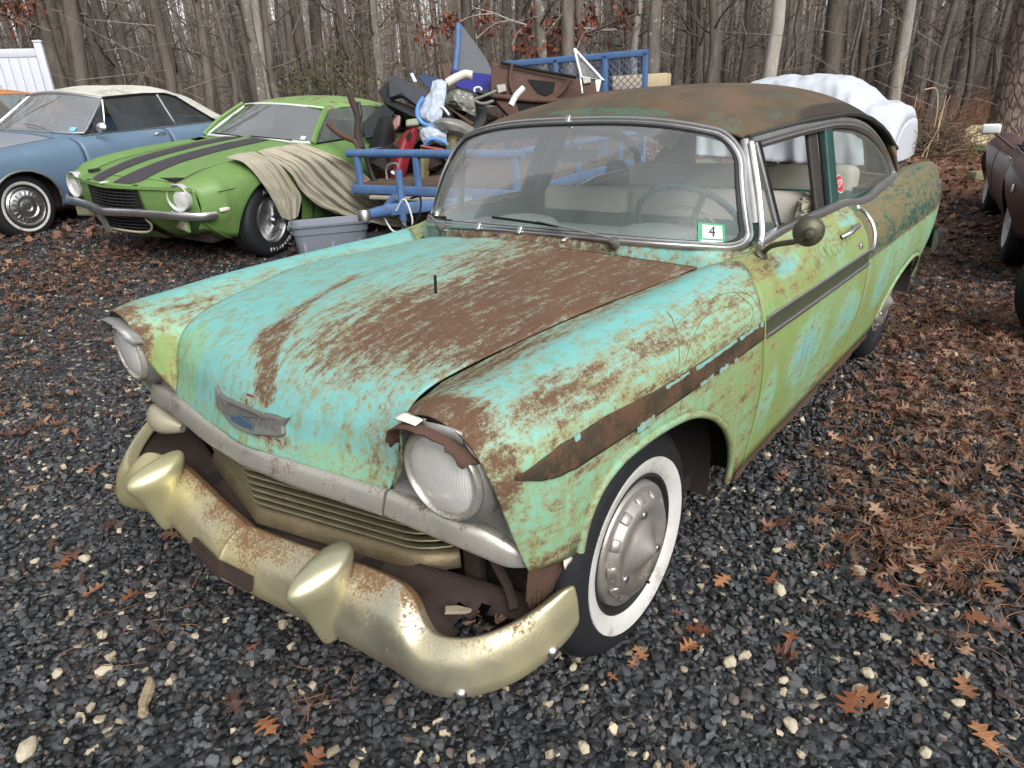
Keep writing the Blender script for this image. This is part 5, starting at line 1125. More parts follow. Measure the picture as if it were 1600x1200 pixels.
def wheel2(parent, c, sgn, R=.33, Wd=.22, rr=.20, style='steel', steer=0.):
    ax = Vector((math.sin(steer)*-1*sgn, math.cos(steer)*sgn, 0)); M = axisM(c, ax, (math.cos(steer), math.sin(steer), 0))
    w_ = bpy.data.objects.new('wheel', None); COL.objects.link(w_); w_.parent = parent; w_.empty_display_size = .1
    lathe('tyre', [(rr-.01, -.02), (rr, -.004), (rr+.03, .010), (R-.035, .006), (R-.012, -.008), (R, -.035), (R, -Wd+.035), (R-.02, -Wd+.01), (rr, -Wd)], 48, RUBBER, w_, M)
    for h in np.linspace(-.055, -Wd+.055, 4): lathe('tread_rib', [(R-.001, h-.014), (R+.005, h-.012), (R+.005, h+.012), (R-.001, h+.014)], 48, RUBBER, w_, M)
    def W(a, r_, h): return np.array(M@Vector((r_*math.cos(a), r_*math.sin(a), h)))
    if style == 'wire':
        lathe('rim', [(rr+.004, -.012), (rr+.006, .008), (rr-.004, .012), (rr-.018, .0), (rr-.022, -.05), (rr-.026, -.09), (0, -.09)], 40, SILV, w_, M)
        sp_ = []
        for k in range(36):
            a = k*2*PI/36; 
            for d, h in ((.28, .0), (-.28, -.03)):
                P_ = np.array([W(a, rr-.022, -.012+h*.3), W(a+d, .045, .02+h)]); G = sweepP(P_, circ(.0032, 4)); sp_.append((G.reshape(-1, 3), gridF(2, 4, cv=True)))
        V, F = joinV(sp_); mesh('spokes', V, F, SILV, w_)
        lathe('hub', [(0, .045), (.018, .042), (.03, .03), (.05, .018), (.052, -.05)], 20, SILV, w_, M)
    elif style == 'cap':
        lathe('white_stripe', [(rr+.028, .0095), (rr+.033, .0125), (rr+.052, .0125), (rr+.056, .0095)], 48, WHITEW, w_, M)
        lathe('rim', [(rr+.006, .0), (rr-.002, .01), (rr-.02, -.01), (.05, -.02)], 40, SILV, w_, M)
        cp = lathe('wheel_cover', [(rr-.004, .004), (rr-.012, .014), (rr-.03, .008), (rr-.045, .016), (rr-.085, .030), (rr-.095, .020), (.075, .024), (.070, .036), (.045, .042), (.03, .034), (0, .04)], 48, SILV, w_, M, ang=25)
        for k in range(20): a = k*2*PI/20; box('fin', W(a, rr-.065, .024), (.05, .008, .010), SILV, cp, rot=np.array(M.to_3x3())@np.array(Matrix.Rotation(a, 3, 'Z')))
    else:
        lathe('rim', [(rr+.006, -.004), (rr+.004, .012), (rr-.008, .012), (rr-.02, -.02), (rr-.03, -.06), (.07, -.05), (.06, -.02), (.05, .0), (0, .004)], 40, SILV if style == 'chrome' else STW, w_, M)
        for k in range(8): a = k*2*PI/8; box('spoke', W(a, .11, -.035), (.10, .035, .02), SILV if style == 'chrome' else STW, w_, rot=np.array(M.to_3x3())@np.array(Matrix.Rotation(a, 3, 'Z')), bev=.006)
    return w_
def ring_text(par, c, sgn, s, r_, a0, size, h, steer=0, mat=None):
    M = axisM(c, (0, sgn, 0), (1, 0, 0)); n_ = len(s); da = size*.80/r_
    for i, ch in enumerate(s):
        if ch == ' ': continue
        a = a0-(i-(n_-1)/2)*da; L_ = Matrix.Translation((r_*math.cos(a), r_*math.sin(a), h))@Matrix.Rotation(a-PI/2, 4, 'Z'); text_mesh('raised_letter', ch, size, .0015, mat, par, M@L_)
def dark_core(root, x0, x1, w_, z0, z1): return box('underbody', ((x0+x1)/2, 0, (z0+z1)/2), (abs(x1-x0), w_, z1-z0), UNDER, root)
def place(root, loc, yaw, roll, pitch):
    M = Matrix.Translation(loc)@Matrix.Rotation(math.radians(yaw), 4, 'Z')@Matrix.Rotation(math.radians(pitch), 4, 'Y')@Matrix.Rotation(math.radians(roll), 4, 'X'); root.matrix_world = M; return M
# ---------------------------------------------------------------- green coupe
GRN = auto_paint('apple_green_paint', (.11, .205, .055), .34, .2, .45, (.16, .24, .08)); STRIPE = simple('matt_black_stripe', (.042, .037, .045), .6, 0, .3, 6, .1)
gc = empty('green_coupe', 'apple green muscle coupe with two black hood stripes and chrome bumper', 'car')
S = Surf([
 (.93, [(0, .735), (.28, .728), (.50, .712), (.66, .735), (.77, .70), (.81, .62), (.81, .50), (.76, .38)]),
 (.80, [(0, .775), (.30, .765), (.54, .745), (.70, .785), (.83, .742), (.885, .66), (.885, .50), (.80, .34)]),
 (.50, [(0, .840), (.30, .830), (.55, .800), (.70, .835), (.855, .775), (.915, .67), (.910, .50), (.83, .27)]),
 (.00, [(0, .900), (.30, .890), (.56, .855), (.71, .880), (.870, .805), (.930, .69), (.925, .50), (.84, .22)]),
 (-.50, [(0, .935), (.30, .925), (.58, .890), (.73, .897), (.880, .815), (.935, .70), (.930, .50), (.84, .20)]),
 (-.80, [(0, .948), (.30, .938), (.60, .908), (.75, .905), (.885, .82), (.937, .70), (.930, .50), (.84, .20)]),
 (-1.5, [(0, .95), (.30, .94), (.62, .92), (.765, .910), (.890, .83), (.942, .71), (.935, .50), (.85, .20)]),
 (-2.2, [(0, .95), (.30, .95), (.62, .935), (.755, .925), (.900, .845), (.952, .72), (.940, .50), (.85, .20)]),
 (-2.75, [(0, .955), (.30, .952), (.60, .945), (.74, .925), (.900, .845), (.955, .72), (.940, .50), (.85, .25)]),
 (-3.3, [(0, .925), (.30, .92), (.60, .91), (.73, .89), (.870, .82), (.925, .70), (.910, .50), (.83, .30)]),
 (-3.70, [(0, .87), (.30, .865), (.60, .855), (.70, .84), (.790, .78), (.840, .69), (.830, .52), (.78, .38)])])
AR = [0, -2.743]; zbf = arcs(AR, .40, .31, .0)
def fx(y): return .975-.13*(abs(y)/.5)**1.35 if abs(y) < .5 else .845-.30*(abs(y)-.5)
def gwarp(G):
    G = np.array(G, float); k = np.clip((G[..., 0]-.35)/.58, 0, 1); k = k*k*(3-2*k); f = np.vectorize(fx)(G[..., 1]); G[..., 0] -= (.965-f)*k; return G
both('front_fender', gwarp(S.grid(axs(.93, -.58, 40, AR, .40), 2.06, 7, 26, zbf)), GRN, gc)
G = S.grid(np.linspace(.80, -.72, 40), 0, 1.97, 16); grid('hood', gwarp(np.concatenate([mirror(G[:, ::-1]), G[:, 1:]], 1)), GRN, gc, flip=True, thick=.004)
G = S.grid(np.linspace(.955, .808, 8), 0, 2.06, 16); grid('nose_cap', gwarp(np.concatenate([mirror(G[:, ::-1]), G[:, 1:]], 1)), GRN, gc, flip=True, thick=.004)
G = S.grid(np.linspace(-.728, -.86, 5), 0, 3, 16); grid('cowl', np.concatenate([mirror(G[:, ::-1]), G[:, 1:]], 1), GRN, gc, flip=True)
both('door', S.grid(np.linspace(-.588, -1.80, 26), 3, 7, 22, lambda x: .27), GRN, gc); both('rear_quarter', S.grid(axs(-1.81, -3.70, 44, AR, .40), 3, 7, 22, lambda x: max(.26, zbf(x))), GRN, gc); both('sill', S.grid(np.linspace(-.42, -2.32, 12), 6.2, 7, 5), GRN, gc)
G = S.grid(np.linspace(-2.7, -3.70, 14), 0, 3, 12); grid('trunk_lid', np.concatenate([mirror(G[:, ::-1]), G[:, 1:]], 1), GRN, gc, flip=True); box('tail_panel', (-3.69, 0, .66), (.02, 1.6, .36), GRN, gc)
for sgn in (1, -1):     # hood stripes with rounded front
    rows = []
    for x in np.r_[np.linspace(.925, .86, 6), np.linspace(.84, -.70, 34)]:
        f = math.sqrt(max(0.02, min(1, (.935-x)/.07))); y0, y1 = .075, .075+(.215+.02*max(0, -x))*(.55+.45*f); row = []
        for yy in np.linspace(y0, y1, 5):
            uu = np.linspace(0, 2, 60); q = S.ev(x, uu); row.append((x, yy*sgn, np.interp(yy, q[:, 0], q[:, 1])+.0055))
        rows.append(row)
    grid('hood_stripe', gwarp(rows), STRIPE, gc, flip=sgn > 0)
dark_core(gc, .62, -3.6, 1.5, .24, .62); box('engine_block', (.1, 0, .6), (1.2, 1.1, .34), UNDER, gc)
# front: grille box, slats, fascia, valance, lamps, bumper
G = np.array([[(fx(y)-.012*k, y, z) for k, z in ((0, .725), (0, .70))] for y in np.linspace(-.80, .80, 41)]); grid('upper_lip', G, GRN, gc)
for sgn in (1, -1):
    G = np.array([[(fx(y)-.02-.05*max(0, (.74-z)/.3)**2, y*sgn, z) for z in np.linspace(.712, .46, 8)] for y in np.linspace(.31, .80, 16)]); grid('headlamp_panel', G, GRN, gc, flip=sgn > 0, thick=.004)
    G = np.array([[(fx(y)-.03-.22*max(0, (.47-z)/.2)**1.5, y*sgn, z) for z in np.linspace(.475, .25, 8)] for y in np.linspace(.335, .84, 16)]); grid('valance', G, GRN, gc, flip=sgn > 0, thick=.004)
    h = bpy.data.objects.new('headlamp', None); COL.objects.link(h); h.parent = gc; M = axisM((fx(.655)-.02, .655*sgn, .640), (1, .12*sgn, .02))
    lathe('bezel', [(.110, -.06), (.113, .012), (.109, .020), (.102, .016), (.094, -.012), (.09, -.02)], 36, simple('lamp_ring_grey', (.42, .42, .41), .5, .2) if 'lamp_ring_grey' not in bpy.data.materials else bpy.data.materials['lamp_ring_grey'], h, M); lathe('lens', [(.094, -.014), (.07, .0), (.04, .008), (0, .011)], 28, LENS, h, M)
    pk = box('parking_lamp', (fx(.60)-.055, .60*sgn, .405), (.03, .22, .075), PODM, gc, rot=rotm('Z', -.30*sgn), bev=.012); box('lamp_frame', (fx(.60)-.064, .60*sgn, .405), (.03, .245, .095), GRN, pk, rot=rotm('Z', -.30*sgn), bev=.01)
    box('side_marker', (.56, .912*sgn, .535), (.10, .014, .03), CREAM, gc, bev=.004)
box('grille_void', (.86, 0, .58), (.06, .62, .30), BLACK, gc)
def vpath(y1, z, d=0.): return np.array([(fx(y)-.035-d, y, z) for y in np.linspace(-y1, y1, 21)])[::-1]
for k in range(7): sweep('grille_bar', vpath(.27+.04*k/6, .685-.026*k), rrect(.010, .014, .003), simple('grille_black', (.02, .02, .022), .5) if 'grille_black' not in bpy.data.materials else bpy.data.materials['grille_black'], gc, ref=(0, 0, 1))
for y in np.linspace(-.26, .26, 9): box('grille_rib', (fx(y)-.045, y, .60), (.012, .006, .19), bpy.data.materials['grille_black'], gc)
for k in range(4): sweep('lower_grille_bar', vpath(.32, .44-.026*k, .03), rrect(.010, .014, .003), bpy.data.materials['grille_black'], gc, ref=(0, 0, 1))
sweep('grille_surround', spath([(fx(.31)-.02, -.33, .455), (fx(.33)-.05, -.34, .40), (fx(.3)-.07, -.30, .345), (fx(0)-.06, 0, .335), (fx(.3)-.07, .30, .345), (fx(.33)-.05, .34, .40), (fx(.31)-.02, .33, .455)], 40), circ(.010, 6), PODM, gc)
G = np.array([[(fx(y)-.06-.15*max(0, (.35-z)/.1), y, z) for z in np.linspace(.34, .25, 4)] for y in np.linspace(-.34, .34, 13)]); grid('chin', G, GRN, gc, flip=True)
p = spath([(.64, .895, .50), (.74, .86, .502), (.83, .72, .505), (.885, .50, .51), (.95, .22, .51), (1.02, .02, .51)], 40); p = np.vstack([p, mirror(p[::-1][1:])])[::-1]
bmp = sweep('bumper', p, [(.036, -.01), (.030, .012), (.0, .024), (-.030, .014), (-.036, -.01)], SILV, gc, ref=(0, 0, 1))
for y in (.62, -.62, .33, -.33): lathe('bolt', [(0, .02), (.009, .018), (.011, .0)], 10, SILV, bmp, axisM((fx(y)-.005+.03, y, .53), (.5, 0, .8)))
box('plate_bracket', (.965, -.10, .40), (.02, .06, .17), LG, gc, rot=rotm('Y', .25))
box('nose_badge', (.945, 0, .738), (.075, .03, .012), STW, gc, bev=.003)
# greenhouse
def gws(s, t): a = abs(s); return np.array([-.74-.10*a**2.5+(-.47)*t, s*(.735-.17*t), .93-.01*a**2+(.285+.02*(1-a*a))*t])
G = np.array([[gws(s, t) for t in np.linspace(0, 1, 8)] for s in np.linspace(-1, 1, 25)]); grid('windshield', G, DGLASS, gc, flip=True)
bo = [gws(s, 0) for s in np.linspace(-1, 1, 20)]+[gws(1, t) for t in np.linspace(.1, .9, 8)]+[gws(s, 1) for s in np.linspace(1, -1, 20)]+[gws(-1, t) for t in np.linspace(.9, .1, 8)]
sweep('windshield_trim', np.array(bo), circ(.014, 6), STW, gc, closed=True)
RXg = [-1.215, -1.35, -1.6, -1.95, -2.3, -2.55]; RZg = [1.235, 1.262, 1.285, 1.288, 1.262, 1.22]
G = np.array([[(xc+(-.06*abs(s)**3 if xc > -1.5 else .05*abs(s)**2), s*np.interp(-xc, [1.2, 1.7, 2.55], [.575, .61, .56]), np.interp(-xc, [1.2, 1.6, 2.0, 2.55], [1.205, 1.215, 1.21, 1.14])+(zc-np.interp(-xc, [1.2, 1.6, 2.0, 2.55], [1.205, 1.215, 1.21, 1.14]))*(1-abs(s)**2.5)) for s in np.linspace(-1, 1, 25)] for xc, zc in zip(RXg, RZg)])
grid('roof', herm(np.linspace(0, 5, 24), np.arange(6), G), auto_paint('green_roof_paint', (.12, .27, .06), .44, .2, .5, (.25, .30, .12)), gc, flip=True, thick=.01)
for sgn in (1, -1):
    p = spath([(-.82, .745*sgn, .92), (-1.0, .68*sgn, 1.06), (-1.27, .585*sgn, 1.21)], 12); sweep('front_pillar', p, rrect(.06, .03, .01), GRN, gc, ref=(1, 0, 0))
    G = np.array([[np.array([x, (.745*(1-t)+.60*t)*sgn, .92*(1-t)+np.interp(-x, [.84, 1.27, 2.0, 2.55], [.93, 1.205, 1.20, 1.02])*t]) for t in np.linspace(0, 1, 6)] for x in np.linspace(-.88, -2.40, 20)]); grid('side_window', G, DGLASS, gc)
    G = []
    for t in np.linspace(0, 1, 8):
        a = np.array([-2.25-.22*t, (.60+.145*t)*sgn, 1.20-.27*t]); b_ = np.array([-2.56-.55*t, (.54+.11*t)*sgn, 1.155-.21*t]); G.append([a, (a+b_)/2+[0, .015*sgn, .01], b_])
    grid('rear_pillar', np.array(G), GRN, gc, flip=sgn < 0)
G = np.array([[(-2.55-.58*t-.06*(1-s*s), s*(.55+.08*t), 1.19-.25*t) for s in np.linspace(-1, 1, 13)] for t in np.linspace(0, 1, 5)]); grid('rear_window', G, DGLASS, gc)
box('seat', (-1.75, .36, .78), (.18, .5, .55), BLACK, gc, rot=rotm('Y', -.25), bev=.05); box('seat', (-1.75, -.36, .78), (.18, .5, .55), BLACK, gc, rot=rotm('Y', -.25), bev=.05); box('dashboard', (-.98, 0, .86), (.25, 1.3, .14), BLACK, gc, bev=.03)
a_ = np.linspace(0, 2*PI, 33)[:-1]; Ms = axisM((-1.25, .36, .92), (-.85, 0, .5)); sweep('steering_wheel', np.array([np.array(Ms@Vector((.18*math.cos(t), .18*math.sin(t), 0))) for t in a_]), circ(.012, 6), BLACK, gc, closed=True)
for k, (y0, y1) in enumerate(((.5, .0), (-.1, -.55))): tube('wiper', [gws(y0/.7, .02)+[.02, 0, .01], gws(y1/.7, .05)+[.02, 0, .01]], .006, BLACK, gc, 5)
st_ = grid('sticker', np.array([[gws(s, t)+[.006, 0, .006] for t in (.06, .16)] for s in (.80, .87)]), simple('sticker_pale_blue', (.45, .6, .7), .4), gc)
LETW = simple('white_letter', (.72, .72, .70), .6)
w1 = wheel2(gc, (0, .865, .33), 1, .335, .24, .205, 'wire', .12); ring_text(w1, (0, .878, .33), 1, 'BFGoodrich', .268, PI*.62, .05, .004, 0, LETW); ring_text(w1, (0, .878, .33), 1, 'RADIAL T/A', .268, PI*1.55, .05, .004, 0, LETW)
wheel2(gc, (0, -.865, .33), -1, .335, .24, .205, 'wire'); wheel2(gc, (-2.743, .87, .33), 1, .335, .26, .205, 'wire'); wheel2(gc, (-2.743, -.87, .33), -1, .335, .26, .205, 'wire')
for s_, x0 in ((1, -.4), ): tube('body_side_crease', [S.pt(x, 4.9, .001) for x in np.linspace(.6, .42, 5)], .003, UNDER, gc, 4)
MG = place(gc, (-1.931, -5.075, .355), 13.2, -4.5, 2.1)
# ---------------------------------------------------------------- blue convertible
BLU = auto_paint('faded_blue_paint', (.095, .155, .225), .22, .15, .45, (.14, .20, .26)); HOODB = auto_paint('grey_faded_hood', (.18, .20, .24), .30, .2, .6, (.24, .20, .17))
bc_ = empty('blue_convertible', 'blue convertible with stained white soft top at left', 'car')
S = Surf([
 (.95, [(0, .80), (.35, .80), (.62, .79), (.80, .78), (.90, .74), (.93, .65), (.92, .50), (.85, .32)]),
 (.50, [(0, .88), (.35, .872), (.63, .85), (.81, .845), (.915, .80), (.95, .68), (.94, .50), (.86, .28)]),
 (.00, [(0, .93), (.35, .92), (.64, .892), (.82, .885), (.920, .835), (.957, .70), (.947, .50), (.86, .25)]),
 (-.70, [(0, .985), (.35, .975), (.65, .945), (.80, .935), (.925, .87), (.97, .72), (.96, .50), (.87, .24)]),
 (-1.0, [(0, .99), (.35, .98), (.67, .96), (.81, .945), (.928, .875), (.972, .72), (.962, .50), (.87, .24)]),
 (-2.0, [(0, .98), (.35, .98), (.68, .965), (.82, .948), (.93, .88), (.975, .73), (.965, .50), (.87, .24)]),
 (-3.0, [(0, .985), (.35, .98), (.68, .965), (.82, .95), (.925, .88), (.965, .73), (.955, .50), (.87, .26)]),
 (-3.6, [(0, .965), (.35, .96), (.66, .945), (.80, .93), (.905, .865), (.945, .73), (.935, .50), (.86, .30)]),
 (-4.2, [(0, .90), (.35, .895), (.64, .885), (.77, .87), (.860, .82), (.90, .72), (.89, .50), (.82, .36)])])
AR = [0, -2.97]; zbf = arcs(AR, .40, .30, .0)
both('front_fender', S.grid(axs(.95, -.755, 40, AR, .40), 2.06, 7, 26, lambda x: max(.25, zbf(x))), BLU, bc_)
G = S.grid(np.linspace(.93, -.66, 30), 0, 1.98, 14); grid('hood', np.concatenate([mirror(G[:, ::-1]), G[:, 1:]], 1), HOODB, bc_, flip=True, thick=.004)
G = S.grid(np.linspace(-.67, -.92, 5), 0, 3, 14); grid('cowl', np.concatenate([mirror(G[:, ::-1]), G[:, 1:]], 1), BLU, bc_, flip=True)
both('door', S.grid(np.linspace(-.765, -2.03, 24), 3, 7, 22, lambda x: .27), BLU, bc_); both('rear_quarter', S.grid(axs(-2.04, -4.2, 44, AR, .40), 3, 7, 22, lambda x: max(.27, zbf(x))), BLU, bc_)
G = S.grid(np.linspace(-3.0, -4.2, 14), 0, 3, 12); grid('trunk_lid', np.concatenate([mirror(G[:, ::-1]), G[:, 1:]], 1), BLU, bc_, flip=True); box('tail_panel', (-4.19, 0, .66), (.02, 1.7, .40), BLU, bc_)
box('grille', (.92, 0, .62), (.04, 1.5, .30), LG, bc_, bev=.02); sweep('bumper', spath([(.80, -.95, .48), (1.0, -.80, .48), (1.05, 0, .48), (1.0, .80, .48), (.80, .95, .48)], 30), [(.05, -.01), (.03, .03), (-.03, .03), (-.05, -.01)], SILV, bc_, ref=(0, 0, 1))
for sgn in (1, -1):
    for y in (.55, .74): lathe('headlamp', [(.09, -.01), (.085, .015), (.05, .03), (0, .035)], 20, LENS, bc_, axisM((.94, y*sgn, .68), (1, 0, 0)))
dark_core(bc_, .8, -4.1, 1.55, .24, .66); box('engine_block', (.1, 0, .6), (1.3, 1.2, .4), UNDER, bc_)
for sgn in (1, -1): sweep('arch_trim', np.array([S.pt(x, S.z2u(x, zbf(x)), .004)*[1, sgn, 1] for x in np.linspace(.392, -.392, 30)]), circ(.012, 6), LG, bc_)
def bws(s, t): a = abs(s); return np.array([-.80-.16*a**2.6-.52*t+.05*a**2*t, s*(.78-.16*t), .99-.02*a**2+(.345+.035*(1-a*a))*t])
G = np.array([[bws(s, t) for t in np.linspace(0, 1, 8)] for s in np.linspace(-1, 1, 25)]); grid('windshield', G, glass('blue_car_windshield', .26, (.5, .54, .56), (.80, .86, .88), .03, 1.4, .6), bc_, flip=True)
bo = [bws(s, 0) for s in np.linspace(-1, 1, 20)]+[bws(1, t) for t in np.linspace(.1, .9, 8)]+[bws(s, 1) for s in np.linspace(1, -1, 20)]+[bws(-1, t) for t in np.linspace(.9, .1, 8)]
sweep('windshield_frame', np.array(bo), circ(.020, 8), SILV, bc_, closed=True)
TOPM = simple('stained_white_vinyl', (.47, .465, .42), .75, 0, .12, 4, .15, 60, .42, (.30, .29, .22))
def btop(x): return np.interp(-x, [1.36, 1.6, 1.95, 2.3, 2.6, 2.9, 3.1, 3.3, 3.42], [1.372, 1.41, 1.43, 1.425, 1.395, 1.30, 1.19, 1.06, .985])
def bed(x): return np.interp(-x, [1.36, 2.0, 2.35, 2.5, 2.7, 2.95, 3.2, 3.42], [1.325, 1.345, 1.335, 1.29, 1.15, .985, .965, .955])
G = []
for x in np.linspace(-1.34, -3.44, 44):
    ze, zc = bed(x), btop(x); ye = np.interp(ze, [.96, 1.33], [.80, .645]); ye = ye if x > -3.0 else np.interp(-x, [3.0, 3.44], [.79, .70])
    sag = .010*math.cos((x+1.35)*2*PI/.52); G.append([(x-.10*abs(s)**3*(1 if x > -1.6 else 0), ye*s, ze+(zc-ze)*(1-abs(s)**3.2)**.8+sag*(1-abs(s)**2)) for s in np.linspace(-1, 1, 41)])
grid('soft_top', np.array(G), TOPM, bc_, flip=True, thick=.012)
for sgn in (1, -1):
    p = np.array([(x, (np.interp(bed(x), [.96, 1.33], [.80, .645])+.004)*sgn, bed(x)-.004) for x in np.linspace(-1.42, -2.97, 40)]); sweep('top_edge_seal', p, circ(.014, 6), BLACK, bc_)
    G = np.array([[np.array([x, (.815*(1-t)+np.interp(bed(x), [.96, 1.33], [.80, .645])*t)*sgn, .95*(1-t)+(bed(x)-.01)*t]) for t in np.linspace(0, 1, 6)] for x in np.linspace(-1.40, -2.90, 24)]); grid('side_window', G, glass('dark_side_glass', .12, (.3, .32, .33), (.42, .46, .48), .03, 1.5) if 'dark_side_glass' not in bpy.data.materials else bpy.data.materials['dark_side_glass'], bc_)
    a0 = np.array([-1.00, .81*sgn, .95]); b0 = np.array([-1.20, .81*sgn, .95]); c0 = np.array([-1.36, .665*sgn, 1.30])
    mesh('vent_glass', [a0, b0, c0], [(0, 1, 2)], bpy.data.materials['dark_side_glass'], bc_, smooth=False); sweep('vent_frame', np.array([a0, b0, b0*.5+c0*.5+[-.02, 0, 0], c0+[-.03, 0, 0]]), circ(.011, 6), SILV, bc_)
    sweep('window_post', np.array([(-2.28, .80*sgn, .95), (-2.20, .66*sgn, 1.33)]), rrect(.03, .02, .005), SILV, bc_, ref=(1, 0, 0))
    tube('belt_trim', [S.pt(x, 3.0, .004)*[1, sgn, 1] for x in np.linspace(-.9, -2.95, 20)], .008, SILV, bc_, 6)
hd2 = tube('door_handle', spath([S.pt(-1.78, 4.0, .0), S.pt(-1.80, 3.95, .03), S.pt(-1.93, 3.95, .03), S.pt(-1.96, 4.0, .0)], 12), .010, SILV, bc_, 6)
mq = np.array([-1.02, 1.0, 1.03]); mm_ = lathe('door_mirror', [(0, .03), (.03, .028), (.056, .01), (.06, -.012), (0, -.012)], 24, SILV, bc_, axisM(mq, (.9, .35, .1))); tube('mirror_stem', [S.pt(-1.02, 3.5, 0.), mq+[0, -.01, -.02]], .012, SILV, mm_, 6)
BSE = simple('blue_vinyl_seat', (.05, .075, .11), .55); 
for y in (.40, -.40): box('seat', (-1.75, y, .82), (.18, .60, .60), BSE, bc_, rot=rotm('Y', -.2), bev=.06)
box('rear_bench', (-2.55, 0, .80), (.18, 1.3, .5), BSE, bc_, rot=rotm('Y', -.2), bev=.06); box('dashboard', (-1.02, 0, .92), (.28, 1.4, .14), BSE, bc_, bev=.04)
Ms = axisM((-1.30, .40, 1.0), (-.85, 0, .5)); sweep('steering_wheel', np.array([np.array(Ms@Vector((.19*math.cos(t), .19*math.sin(t), 0))) for t in a_]), circ(.012, 6), BSE, bc_, closed=True)
tube('wiper', [bws(.62, .0)+[.03, 0, .0], bws(.30, .10)+[.03, 0, .02], bws(.0, .16)+[.03, 0, .01]], .008, SILV, bc_, 6); tube('wiper', [bws(-.3, .0)+[.03, 0, .0], bws(-.62, .16)+[.03, 0, .02]], .008, SILV, bc_, 6)
grid('sticker', np.array([[bws(s, t)+[.008, 0, .008] for t in (.04, .14)] for s in (.80, .88)]), simple('sticker_sky_blue', (.15, .42, .70), .4), bc_)
wheel2(bc_, (0, .875, .325), 1, .335, .21, .20, 'cap'); wheel2(bc_, (0, -.875, .325), -1, .335, .21, .20, 'cap'); wheel2(bc_, (-2.97, .875, .325), 1, .335, .21, .20, 'cap'); wheel2(bc_, (-2.97, -.875, .325), -1, .335, .21, .20, 'cap')
place(bc_, (-.765, -7.89, .47), 17.5, -3.4, 2.2)
